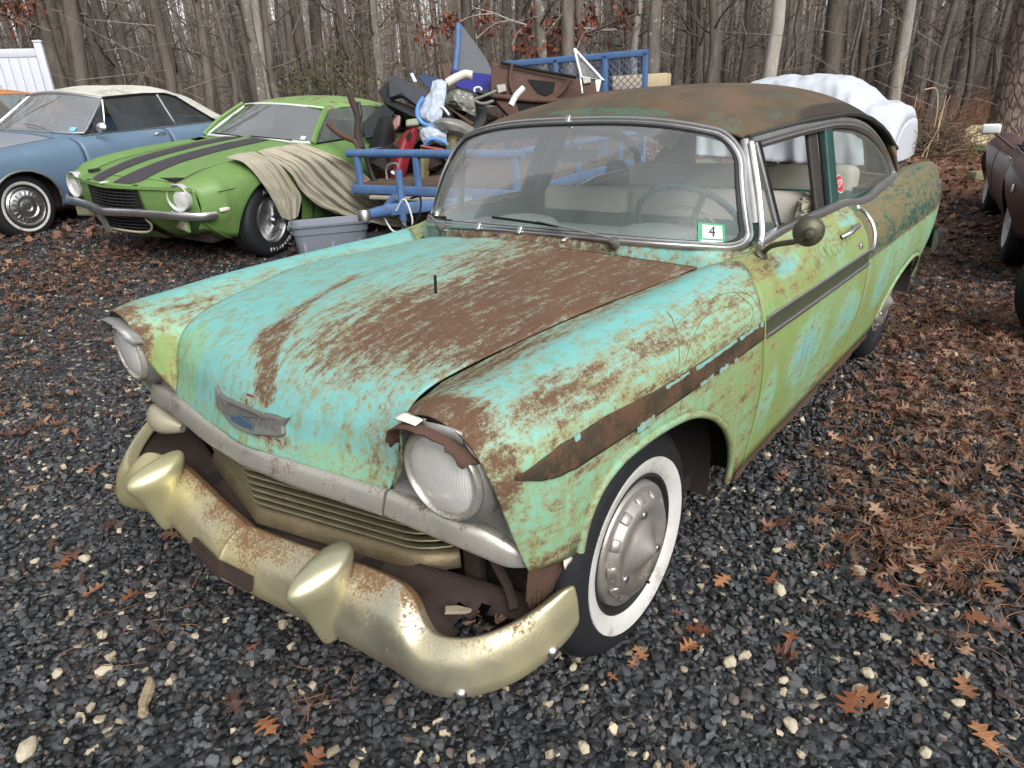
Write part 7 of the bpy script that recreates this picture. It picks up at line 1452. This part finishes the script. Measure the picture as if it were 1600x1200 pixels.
slab('rust_plank', 'rusty flat iron running across the middle of the scrap', 'iron', [(694, 164, 0), (700, 166, 0), (742, 192, .1), (736, 196, .1)], 7.9, .03, RUST, .006); slab('copper_strip', 'reddish strip lying on the trailer rail', 'strip', [(656, 226, 0), (694, 232, 0), (692, 236, 0), (657, 229, 0)], 7.3, .06, RED, .004)
# dark filler scrap so that the load has depth: individual bent plates
r_ = np.random.default_rng(31)
fl = [('bent_plate', 'dark bent sheet metal plate wedged in the scrap', 'plate')]
for k in range(16):
    cx, cy = r_.uniform(585, 770), 0; cy = r_.uniform(165, 285) if cx < 700 else r_.uniform(150, 190); t = r_.uniform(8.2, 8.9); w_ = r_.uniform(14, 34)
    pts_ = [(cx+w_*math.cos(a)*r_.uniform(.6, 1), cy+w_*.7*math.sin(a)*r_.uniform(.6, 1), r_.uniform(-.2, .2)) for a in np.linspace(0, 2*PI, 7)[:-1]]
    slab('bent_plate', ['black', 'grimy black', 'rust brown', 'dull grey'][k % 4]+' bent sheet metal plate deep in the scrap, '+('left of the white blanket' if cx < 655 else 'below the arm rest' if cx < 720 else 'beside the rusty door'), 'plate', pts_, t, .03, [BLKP, UNDER, RUSTD, GREYM][k % 4], .006)
for k in range(34):
    cx = r_.uniform(585, 715); cy = r_.uniform(228, 275); t = r_.uniform(7.7, 8.6); w_ = r_.uniform(16, 34)
    pts_ = [(cx+w_*math.cos(a)*r_.uniform(.6, 1), cy+w_*.9*math.sin(a)*r_.uniform(.6, 1), r_.uniform(-.15, .15)) for a in np.linspace(0, 2*PI, 7)[:-1]]
    slab('bent_plate', ['black', 'grimy black', 'rust brown', 'sooty'][k % 4]+' bent plate low behind the trailer rail, '+('left of the red fender' if cx < 615 else 'around the red fender' if cx < 650 else 'right of the red fender'), 'plate', pts_, t, .04, [BLKP, UNDER, RUSTD, UNDER][k % 4], .006)
cr = box('lumber_stack', wp(1003, 128, 11.5), (.5, .9, .22), simple('pale_lumber', (.42, .34, .22), .8, 0, .15, 12), None, rot=rotm('Z', .3), bev=.01); tag(cr, 'pale lumber bundle beyond the mesh tailgate', 'lumber')
# ---- white covered car behind the sedan
COVM = simple('white_car_cover', (.43, .455, .50), .8, 0, .08, 3, 1.0, 9); cv = empty('covered_car', 'car under a white fabric cover behind the rusty sedan', 'covered car')
RE = wp(1416, 225, 12.0); LE = wp(1085, 225, 14.6); RE[2] = LE[2] = 0; ax_ = (LE-RE)/np.linalg.norm(LE-RE); LN = np.linalg.norm(LE-RE); pe = np.array([-ax_[1], ax_[0], 0]); pe = pe if pe@np.array([CAMP[0]-RE[0], CAMP[1]-RE[1], 0]) > 0 else -pe
G = []
for u in np.linspace(0, LN, 90):
    h_ = np.interp(u, [0, .06, .25, .55, .8, 1.15, 1.7, 2.6, 3.2, LN-.4, LN-.05, LN], [.72, .90, 1.0, 1.05, 1.28, 1.46, 1.50, 1.45, 1.25, 1.0, .9, .7]); row = []
    wd = .92*min(1, .72+.28*(min(u, LN-u)/.5)) if min(u, LN-u) < .5 else .92
    for a in np.linspace(-1, 1, 61):
        b = abs(a); th = b*1.0
        if th < .45: y_ = (th/.45)*.62*wd; z_ = h_-.05*(th/.45)**3
        else: k_ = (th-.45)/.55; y_ = wd*(.62+.38*min(1, k_*1.9)**.7)+.03*k_; z_ = (h_-.05)*(1-k_**1.15)
        fo = .06*float(fbm(u*4.2+3*a, th*3.0, 21))*np.clip((th-.3)*3, 0, 1)+.03*float(fbm(u*12+3*a, th*5, 22)); y_ += fo*1.6; z_ += (.030*float(fbm(u*2.4, a*4, 23))-.06*abs(float(fbm(u*5+a*3, a*4-2*u, 24))))*(1-.5*b)
        q = RE+ax_*(u+.03*math.sin(9*b)*0)+pe*y_*np.sign(a); q[2] = gh(q[0], q[1])+max(.03, z_); row.append(q)
    G.append(row)
grid('fabric_cover', np.array(G), COVM, cv, thick=.004)
for e in (0, -1):
    q = np.array(G[e]); c_ = q.mean(0); gq = float(gh(c_[0], c_[1]))+.02; rows = np.array([q*(1-k)+np.array([c_[0], c_[1], gq])*k for k in np.linspace(0, 1, 8)]); grid('cover_end', rows, COVM, cv, thick=.004)
# ---- white vinyl fence at far left
VIN = simple('white_vinyl', (.42, .44, .48), .5, 0, .04); fe = empty('vinyl_fence', 'white vinyl privacy fence at the top left corner', 'fence')
fp = wp(74, 120, 12.6); dirf = wp(-160, 120, 12.0)-fp; dirf[2] = 0; dirf /= np.linalg.norm(dirf); fz = float(gh(fp[0], fp[1])); nf = np.array([-dirf[1], dirf[0], 0]); Rf = np.stack([dirf, nf, [0, 0, 1]], 1)
tilt = np.array(Matrix.Rotation(-.10, 3, Vector(nf)))
box('fence_post', [fp[0], fp[1], fz+1.13], (.13, .13, 2.26), VIN, fe, rot=Rf, bev=.006); box('post_cap', [fp[0], fp[1], fz+2.28], (.15, .15, .04), VIN, fe, rot=Rf, bev=.01)
for z_, h_ in ((2.10, .14), (.25, .14)): box('fence_rail', fp+dirf*1.3+[0, 0, -fp[2]+fz+z_], (2.45, .05, h_), VIN, fe, rot=Rf, bev=.005)
for k in range(15): box('fence_board', fp+dirf*(.16+.155*k)+[0, 0, -fp[2]+fz+1.17], (.150, .025, 1.72), VIN, fe, rot=Rf, bev=.004)
# ---- bits at right: timber block, rock with moss, brush pile, stray wheel of a car out of frame
bk = wp(1524, 303, 9.9); zb_ = float(gh(bk[0], bk[1])); tag(box('timber_block', [bk[0], bk[1], zb_+.06], (.34, .16, .13), simple('weathered_timber', (.16, .14, .09), .85, 0, .3, 15, .3), None, rot=rotm('Z', 2.6), bev=.008), 'weathered timber block lying by the maroon coupe front tyre', 'timber')
def lump(name, label, cat, c, s_, mat, seed, sub=3, rough_=.25):
    bm = bmesh.new(); bmesh.ops.create_icosphere(bm, subdivisions=sub, radius=1); V = np.array([v.co for v in bm.verts]); F = [[v.index for v in f.verts] for f in bm.faces]; bm.free()
    V = V*(1+rough_*fbm(V[:, 0]*2.5+seed, V[:, 1]*2.5+V[:, 2]*2, seed)[:, None])*s_; o = mesh(name, V, F, mat, None, smooth=False); o.location = c; return tag(o, label, cat)
rk = wp(1532, 222, 13.4); lump('limestone_rock', 'pale yellow rock at the foot of the big pine', 'rock', (rk[0], rk[1], float(gh(rk[0], rk[1]))+.12), (.30, .38, .24), simple('yellow_stone', (.47, .40, .24), .85, 0, .25, 12, .5, 40), 4)
ms = wp(1524, 234, 12.9); lump('moss_patch', 'small green moss clump in front of the pale rock', 'moss', (ms[0], ms[1], float(gh(ms[0], ms[1]))+.02), (.18, .18, .07), simple('moss_green', (.05, .09, .03), .95, 0, .4, 20, .6, 50), 6)
bp = wp(1462, 215, 12.6); bz = float(gh(bp[0], bp[1])); r_ = np.random.default_rng(15); pr_ = []
for k in range(420):
    a = r_.uniform(0, 2*PI); rad = abs(r_.normal(0, .42)); p0 = np.array([bp[0]+rad*math.cos(a), bp[1]+rad*math.sin(a), bz+abs(r_.normal(.25, .25))*max(.2, 1-rad)]); d_ = r_.normal(0, 1, 3); d_[2] = abs(d_[2])*.5-.15; d_ /= np.linalg.norm(d_); L_ = r_.uniform(.2, .8)
    q = spath([p0, p0+d_*L_*.5+r_.normal(0, .04, 3), p0+d_*L_+r_.normal(0, .06, 3)], 5); Gq = sweepP(q, circ(r_.uniform(.004, .012), 4), scale=np.linspace(1, .5, 5)); pr_.append((Gq.reshape(-1, 3), gridF(5, 4, cv=True)))
V, F = joinV(pr_); tag(mesh('brush_pile', V, F, simple('dead_twig', (.15, .105, .07), .9, 0, .4, 10)), 'tangled brown brush pile beside the covered car', 'brush')
for k, pts_ in enumerate([[(1420, 255), (1424, 215), (1428, 175), (1434, 145)], [(1440, 245), (1466, 200), (1478, 150)], [(1464, 225), (1470, 180), (1486, 148)], [(1445, 140), (1462, 138), (1465, 165), (1460, 200)], [(1446, 250), (1452, 228), (1454, 222)], [(1404, 170), (1405, 140), (1408, 80)]]): 
    o = tube('dry_stalk', spath([wp(a, b, 12.3) for a, b in pts_], 14), .012, simple('straw_stalk', (.36, .27, .17), .9) if 'straw_stalk' not in bpy.data.materials else bpy.data.materials['straw_stalk'], None, 5, scale=np.linspace(1, .4, 14)); tag(o, ['pale dry stalk right against the covered car', 'long leaning dry stalk over the brush pile', 'forked dry stalk right of the brush pile', 'hooked dry stalk arching over the brush pile', 'short dry stalk low in front of the brush', 'thin tall stem above the covered car corner'][k], 'stalk', 'dry stalks at the brush pile')
sr = empty('loose_wheel', 'white-rimmed wheel and tyre standing on the gravel, cut by the right edge', 'wheel', (-3.78, 1.70, .0), math.radians(-38)); sr.rotation_euler = (math.radians(5), 0, math.radians(-38)); wheel2(sr, (0, .10, .338), 1, .34, .22, .205, 'white')
# ================================================================== WOODS
def bark(name, c1, c2, scale=6, plates=False, lich=None):
    m, n = mk(name); v = n.co('Object', (1, 1, .22)); a = n.noise(scale, 6, .7, v); f = n.noise(scale*6, 4, .7, n.co('Object', (1, 1, .35)))
    c = n.mix(n.step(a, .35, .65), c1, c2); h = f
    if plates:
        vo = n('TexVoronoi', {'Scale': 9.0}, feature='DISTANCE_TO_EDGE'); n.set(vo.inputs['Vector'], n.co('Object', (1.1, 1.1, .42))); e = n.step(n.math('ADD', vo.outputs['Distance'], n.math('MULTIPLY', n.math('SUBTRACT', f, .5), .16)), .0, .16); c = n.mix(e, tuple(x*.55 for x in c1), c); h = n.math('ADD', e, n.math('MULTIPLY', f, .4))
    c = n.mix(n.math('MULTIPLY', f, .55), c, tuple(x*.5 for x in c1))
    if lich: c = n.mix(n.step(n.noise(scale*1.6, 5, .7, n.co()), .56, .66), c, lich)
    n.out(n.bsdf(color=c, rough=.9, spec=.2, normal=n.bump(h, .7, .03 if plates else .012))); return m
BK = [bark('grey_brown_bark', (.12, .10, .085), (.21, .185, .16)), bark('dark_bark', (.075, .063, .054), (.15, .125, .105)), bark('lichen_bark', (.12, .105, .09), (.20, .18, .155), 6, False, (.34, .35, .30)), bark('pale_bark', (.30, .275, .24), (.46, .42, .37))]
PINEB = bark('pine_plate_bark', (.16, .12, .10), (.29, .23, .195), 7, True); TWIG = simple('bare_twig', (.075, .060, .050), .9, 0, .3)
OAKL = attr_mat('clinging_oak_leaf', .7, .1, 60, .3, trans=.25)
def trunk_G(H, r0, seed, n=10, m_=14, bend=.25, flare=.5, lump_=.04):
    r = np.random.default_rng(seed); t = np.linspace(0, 1, m_)**1.3; px_ = np.cumsum(r.normal(0, bend/m_, m_)); py_ = np.cumsum(r.normal(0, bend/m_, m_)); px_ -= px_[0]; py_ -= py_[0]
    P_ = np.c_[px_, py_, t*H-.25]; sc = (1-.72*t)*(1+flare*np.exp(-t*H/.35)); a = np.arange(n)*2*PI/n
    G = np.array([[(p[0]+r0*s_*math.cos(q)*(1+lump_*math.sin(3*q+i)), p[1]+r0*s_*math.sin(q)*(1+lump_*math.cos(2*q+i*1.3)), p[2]) for q in a] for i, (p, s_) in enumerate(zip(P_, sc))]); return G, P_, r0*sc
def branchset(P_, rad, H, seed, nb, z0, L0, n2=5):
    r = np.random.default_rng(seed); out = []
    def br(p, d, L_, rr, depth):
        k = 5; q = [p]; dd = d.copy()
        for i in range(k-1): dd = dd+r.normal(0, .16, 3)+[0, 0, .05]; dd /= np.linalg.norm(dd); q.append(q[-1]+dd*L_/(k-1))
        q = np.array(q); Gq = sweepP(q, circ(rr, 4 if depth == 0 else 3), scale=np.linspace(1, .25, k)); out.append((Gq.reshape(-1, 3), gridF(k, 4 if depth == 0 else 3, cv=True)))
        if depth < 2:
            for j in range(n2 if depth == 0 else 3):
                b = q[r.integers(1, k)]; d2 = dd+r.normal(0, .75, 3); d2 /= np.linalg.norm(d2); br(b, d2, L_*r.uniform(.3, .55), rr*.45, depth+1)
    for i in range(nb):
        z = r.uniform(z0, H*.97); k = np.searchsorted(P_[:, 2], z); k = min(max(k, 1), len(P_)-1); p = P_[k-1]+(P_[k]-P_[k-1])*((z-P_[k-1, 2])/(P_[k, 2]-P_[k-1, 2]+1e-9)); a = r.uniform(0, 2*PI); up = r.uniform(.1, .9); d = np.array([math.cos(a), math.sin(a), up]); d /= np.linalg.norm(d)
        br(p, d, L0*(1-.5*z/H)*r.uniform(.5, 1.2), max(.008, rad[k]*r.uniform(.15, .38)), 0)
    return joinV(out)
VAR = []
for k in range(9):
    H = [13, 15, 12, 14, 10, 9, 7, 16, 11][k]; r0 = [.15, .19, .12, .16, .09, .075, .05, .21, .10][k]; G, P_, rad = trunk_G(H, r0, 100+k, 10 if r0 > .1 else 7, 12, [.35, .3, .6, .4, .7, .9, .9, .3, .6][k])
    V, F = branchset(P_, rad, H, 200+k, [16, 16, 18, 16, 16, 16, 18, 14, 18][k], [2.6, 3, 1.6, 2.4, 1.2, 1.0, .6, 3.2, 1.4][k], [2.4, 2.6, 2.2, 2.4, 1.8, 1.6, 1.3, 2.6, 2.0][k]); VAR.append((G, V, F))
MESHC = {}
def tree(name, label, x, y, k, mi, s_=1., rz=0., lean=(0, 0), group=None):
    root = empty(name, label, 'tree', (x, y, float(gh(x, y))), rz, group); key = (k, mi)
    if key not in MESHC:
        G, V, F = VAR[k]; a = grid('trunk', G, BK[mi], root, cv=True, flip=True); b = mesh('crown', V, F, BK[mi] if mi != 3 else TWIG, root); MESHC[key] = (a.data, b.data)
    else:
        for nm, d in zip(('trunk', 'crown'), MESHC[key]): o = bpy.data.objects.new(nm, d); COL.objects.link(o); o.parent = root
    root.scale = (s_, s_, s_); root.rotation_euler = (lean[0], lean[1], rz); return root
# landmark trees, placed where their trunks stand in the photograph
def gz(px, t, py=160): p = wp(px, py, t); return p[0], p[1]
r_ = np.random.default_rng(77)
LM = [('tall_tree', 'pale smooth grey trunk rising behind the sedan roof', 1197, 15.5, 3, 3, 1.05, 0, (0, 0)), ('tall_tree', 'slim whitish trunk behind the mesh tailgate', 985, 17.5, 4, 3, 1.25, 1, (0, 0)), ('tall_tree', 'leaning pale trunk left of the scrap pile, behind the green coupe', 418, 16.5, 3, 3, .95, 2, (.09, .09)), ('tall_tree', 'dark lichen-spotted trunk above the left end of the scrap', 596, 16, 0, 2, .9, 3, (0, 0)), ('tall_tree', 'thick grey trunk partly wrapped in red oak leaves above the rusty door', 884, 16.5, 7, 0, .85, 4, (0, 0)), ('tall_tree', 'straight dark trunk just right of the triangular panel', 735, 18, 1, 1, .85, 5, (0, 0)), ('tall_tree', 'lichen-mottled trunk left of the rusty door', 795, 19, 3, 2, .95, 1, (0, 0)), ('tall_tree', 'grey trunk above the white fence post', 122, 20, 1, 0, 1.0, 2, (0, 0)), ('tall_tree', 'thin grey trunk right of the fence post tree', 190, 21, 4, 0, 1.4, 0, (.05, 0)), ('tall_tree', 'lichen-covered trunk behind the white car cover', 1388, 18.5, 0, 2, .95, 2, (.03, 0)), ('tall_tree', 'mossy trunk between the brush pile and the covered car', 1470, 19, 7, 2, .85, 1, (-.03, 0)), ('tall_tree', 'thin grey leaning trunk at the brush pile', 1448, 16.5, 4, 0, 1.1, 1, (0, .05)), ('tall_tree', 'grey trunk left of the pale trunk behind the roof', 1085, 20, 2, 0, 1.1, 1, (0, 0)), ('tall_tree', 'dark slim trunk behind the covered car middle', 1330, 17.5, 5, 1, 1.2, 1, (.05, .05))]
for nm, lb, px, t, k, mi, s_, rz, ln in LM: x, y = gz(px, t); tree(nm, lb, x, y, k, mi, s_, rz, ln)
# the big pine at right
G, P_, rad = trunk_G(15, .43, 9, 26, 30, .15, .22, .025); px_, py_ = gz(1583, 13.2, 200); pn = empty('pine_tree', 'thick pine trunk with plated bark at the right edge', 'tree', (px_, py_, float(gh(px_, py_)))); grid('trunk', G, PINEB, pn, cv=True, flip=True); V, F = branchset(P_, rad, 15, 5, 20, 5, 3); mesh('crown', V, F, BK[1], pn)
# scattered trees
spots = []; n_ = 0
while len(spots) < 215 and n_ < 9000:
    n_ += 1; a = YAW+math.radians(r_.uniform(-47, 47)); d = 15.5+25*r_.random()**.8; x, y = CAMP[0]+d*math.cos(a), CAMP[1]+d*math.sin(a)
    if any((x-u)**2+(y-v)**2 < (.45)**2 for u, v in spots): continue
    if d < 17.5 and a > YAW+math.radians(-10) and r_.random() < .6: continue
    spots.append((x, y))
for i, (x, y) in enumerate(spots):
    k = int(r_.choice(9, p=[.11, .10, .12, .11, .14, .15, .12, .05, .10])); mi = int(r_.choice(4, p=[.42, .30, .25, .03]))
    _q = Vector((x, y, 1.5))-Vector(CAMP); _px = 800+FPX*_q.dot(_r)/_q.dot(_f); _t = _q.dot(_f)
    _lk = ['grey-brown', 'dark brown', 'lichen-spotted', 'pale grey'][mi]; _th = 'thick' if k in (1, 3, 7) else 'sapling-thin' if k in (5, 6) else 'slim'; _dp = 'at the wood edge' if _t < 20 else 'a few rows deep' if _t < 28 else 'far back'
    _wh = 'behind the white fence' if _px < 110 else 'behind the blue convertible' if _px < 300 else 'behind the green coupe' if _px < 560 else 'behind the scrap pile' if _px < 720 else 'behind the rusty door and tailgate' if _px < 1010 else 'above the sedan roof' if _px < 1215 else 'behind the covered car' if _px < 1420 else 'behind the brush pile' if _px < 1530 else 'behind the big pine'
    tree('wood_tree', f'{_th} {_lk} bare trunk {_dp}, {_wh}', x, y, k, mi, r_.uniform(.85, 1.2), r_.uniform(0, 6.28), (r_.normal(0, .035), r_.normal(0, .035)), 'bare trees of the wood behind the lot')
# far wood: one mass of thin trunks and twigs
pr_ = []
def prism(p, q, r0, r1, n=4):
    Gq = sweepP(np.array([p, q]), circ(1, n), scale=[r0, r1]); return Gq.reshape(-1, 3), gridF(2, n, cv=True)
def fastprisms(P0, P1, r0, r1):
    n = len(P0); d = P1-P0; d /= np.linalg.norm(d, axis=1)[:, None]; a = np.where(np.abs(d[:, 2:3]) < .9, np.array([[0, 0, 1.]]), np.array([[1., 0, 0]])); u = np.cross(d, a); u /= np.linalg.norm(u, axis=1)[:, None]; v = np.cross(d, u)
    V = []
    for P_, r0_ in ((P0, r0), (P1, r1)):
        for t in (0, 2*PI/3, 4*PI/3): V.append(P_+(u*math.cos(t)+v*math.sin(t))*r0_[:, None])
    V = np.stack(V, 1).reshape(-1, 3); F0 = np.array([(0, 1, 4, 3), (1, 2, 5, 4), (2, 0, 3, 5)]); return V, (F0[None]+(np.arange(n)*6)[:, None, None]).reshape(-1, 4)
n = 4300; a = YAW+np.radians(r_.uniform(-50, 50, n)); d = 32+48*r_.random(n)**.9; x = CAMP[0]+d*np.cos(a); y = CAMP[1]+d*np.sin(a); z = gh(x, y); h = r_.uniform(4, 12, n); P0 = np.c_[x, y, z-.2]; P1 = np.c_[x+r_.normal(0, .5, n), y+r_.normal(0, .5, n), z+h]; rr0 = r_.lognormal(-2.75, .45, n)
V, F = fastprisms(P0, P1, rr0, rr0*.4); c = np.array([(.27, .235, .205)])*r_.uniform(.6, 1.4, (n, 1)); WOODM = attr_mat('far_bark', .9, .2, 10, .1); tag(mesh('far_wood', V, F, WOODM, smooth=False, attr={'col': np.repeat(c, 6, 0)}), 'dense far wood of thin bare trunks closing the background', 'wood', kind='stuff')
n = 34000; a = YAW+np.radians(r_.uniform(-50, 50, n)); d = 16+46*r_.random(n)**.8; x = CAMP[0]+d*np.cos(a); y = CAMP[1]+d*np.sin(a); z = gh(x, y)+r_.uniform(.1, 9, n); L_ = r_.uniform(.4, 2.2, n); dv = r_.normal(0, 1, (n, 3))*[1, 1, .9]; dv[:, 2] = np.abs(dv[:, 2])*.9; dv /= np.linalg.norm(dv, axis=1)[:, None]; P0 = np.c_[x, y, z]; rr0 = r_.uniform(.004, .014, n)*np.interp(d, [16, 60], [.8, 1.8])
V, F = fastprisms(P0, P0+dv*L_[:, None], rr0, rr0*.4); c = np.array([(.21, .175, .15)])*r_.uniform(.6, 1.5, (n, 1)); tag(mesh('underwood_twigs', V, F, WOODM, smooth=False, attr={'col': np.repeat(c, 6, 0)}), 'tangle of fine bare twigs among the trees', 'twigs', kind='stuff')
# brown undergrowth along the forest floor
n = 26000; a = YAW+np.radians(r_.uniform(-50, 50, n)); d = 15.5+26*r_.random(n); x = CAMP[0]+d*np.cos(a); y = CAMP[1]+d*np.sin(a); z = gh(x, y); h = r_.uniform(.2, .9, n)*(.5+.5*np.clip((d-15)/6, 0, 1)); P0 = np.c_[x, y, z-.03]; P1 = np.c_[x+r_.normal(0, .16, n), y+r_.normal(0, .16, n), z+h]; rr0 = r_.uniform(.005, .011, n)
V, F = fastprisms(P0, P1, rr0, rr0*.3); c = np.array([(.20, .105, .068)])*r_.uniform(.5, 1.4, (n, 1)); tag(mesh('undergrowth', V, F, WOODM, smooth=False, attr={'col': np.repeat(c, 6, 0)}), 'reddish brown dead undergrowth at the foot of the trees', 'undergrowth', kind='stuff')
# clusters of clinging oak leaves on a branch
def leafcloud(name, centres, n_each, spread, size, cols, parent=None, seed=1):
    r = np.random.default_rng(seed); C = np.repeat(np.array(centres), n_each, 0)+r.normal(0, 1, (len(centres)*n_each, 3))*spread; n = len(C); V0, F0 = SL[0]; V = V0[None]*(size*r.uniform(.6, 1.3, n))[:, None, None]; V[..., 2] = r.normal(0, .25, (n, 1))*V[..., 0]; V = np.einsum('nij,nkj->nki', randrot(r, n, 1.2), V)+C[:, None]
    c = np.array(cols)[r.integers(0, len(cols), n)]*r.uniform(.6, 1.3, (n, 1)); return mesh(name, V.reshape(-1, 3), (F0[None]+(np.arange(n)*len(V0))[:, None, None]).reshape(-1, 3), OAKL, parent, smooth=False, attr={'col': np.repeat(c, len(V0), 0)})
RC_ = [(.22, .055, .035), (.17, .045, .03), (.28, .10, .05)]
ob = empty('oak_branch', 'long oak branch with clinging red-brown leaves above the trailer', 'branch'); q = spath([wp(980, 38, 17.3), wp(955, 47, 17.0), wp(925, 45, 16.7), wp(890, 44, 16.4), wp(840, 42, 16.2), wp(800, 32, 16), wp(770, 20, 16), wp(740, 12, 16)], 40); tube('limb', q, .035, BK[3], ob, 6, scale=np.linspace(1, .35, 40))
for s0, e in ((12, (900, 80)), (20, (860, 25)), (26, (800, 70)), (30, (745, 60)), (34, (700, 45)), (8, (920, 20)), (17, (880, 90))): tube('side_twig', spath([q[s0], (q[s0]+wp(*e, 16.2))/2+[0, 0, .1], wp(*e, 16.2)], 8), .012, BK[3], ob, 5)
leafcloud('foliage', [wp(a, b, 16.2) for a, b in [(868, 36), (880, 30), (890, 44), (862, 48), (872, 60), (918, 32), (924, 25), (962, 30), (975, 34), (830, 42), (842, 40), (878, 72), (890, 66), (900, 58), (862, 78), (845, 82), (810, 54), (826, 70), (822, 74), (760, 30), (752, 34), (700, 40), (706, 38), (712, 42), (668, 54), (664, 60), (770, 48)]], 22, .15, .16, RC_, ob, 3)
ob2 = empty('oak_sapling', 'small oak sapling with russet leaves at the top left corner', 'sapling'); x, y = gz(30, 14.5); b0 = np.array([x, y, float(gh(x, y))]); tp_ = wp(28, -10, 14.5); tube('stem', spath([b0, (b0+tp_)/2+[.1, .05, 0], tp_], 12), .035, BK[0], ob2, 6); 
for e in ((0, 0), (60, 8), (20, 25), (-20, 20)): tube('twig', [tp_, wp(*e, 14.4)], .012, BK[0], ob2, 5)
leafcloud('foliage', [wp(a, b, 14.4) for a, b in [(5, 8), (22, 4), (40, 10), (12, 18), (30, 20), (55, 6)]], 40, .18, .13, RC_, ob2, 4)
lv = leafcloud('scattered_leaves', [wp(a, b, t) for a, b, t in zip(r_.uniform(480, 1000, 60), r_.uniform(0, 120, 60), r_.uniform(17, 26, 60))]+[wp(a, b, t) for a, b, t in zip(r_.uniform(1000, 1590, 26), r_.uniform(0, 90, 26), r_.uniform(18, 26, 26))], 12, .3, .12, [(.20, .09, .045), (.16, .07, .04)], None, 6); tag(lv, 'sparse brown leaves still hanging among the trees', 'leaves', kind='stuff')
for i, (px, py, t, s_) in enumerate([(520, 118, 14.5, .55), (562, 120, 14.8, .5), (490, 128, 14.6, .4)]):
    p = wp(px, py, t); gb = empty('evergreen_shrub', ['largest olive green shrub left of the scrap pile', 'olive green shrub touching the scrap pile', 'small olive green shrub above the green coupe roof'][i], 'shrub', (0, 0, 0), group='evergreen shrubs behind the green coupe'); zz = float(gh(p[0], p[1])); rr2 = np.random.default_rng(50+i)
    for j in range(6): e = p+rr2.normal(0, s_*.6, 3); tube('stem', spath([np.array([p[0], p[1], zz]), (np.array([p[0], p[1], zz])+e)/2+rr2.normal(0, .08, 3), e], 8), .012, BK[1], gb, 5)
    leafcloud('foliage', [p+rr2.normal(0, 1, 3)*[s_*.8, s_*.8, s_*.7]-[0, 0, .1] for _ in range(20)], 20, .15, .085, [(.095, .10, .036), (.13, .13, .05), (.06, .068, .026)], gb, 60+i)

# the same wood closes the lot behind the camera
n = 3600; a = YAW+np.radians(r_.uniform(52, 308, n)); d = 26+26*r_.random(n)**.9; x = CAMP[0]+d*np.cos(a); y = CAMP[1]+d*np.sin(a); z = gh(x, y); h = r_.uniform(6, 13, n); P0 = np.c_[x, y, z-.2]; P1 = np.c_[x+r_.normal(0, .5, n), y+r_.normal(0, .5, n), z+h]; rr0 = r_.lognormal(-2.3, .45, n)
V, F = fastprisms(P0, P1, rr0, rr0*.4); c = np.array([(.17, .145, .12)])*r_.uniform(.6, 1.4, (n, 1)); tag(mesh('far_wood', V, F, WOODM, smooth=False, attr={'col': np.repeat(c, 6, 0)}), 'bare wood on the other sides of the lot', 'wood', kind='stuff')
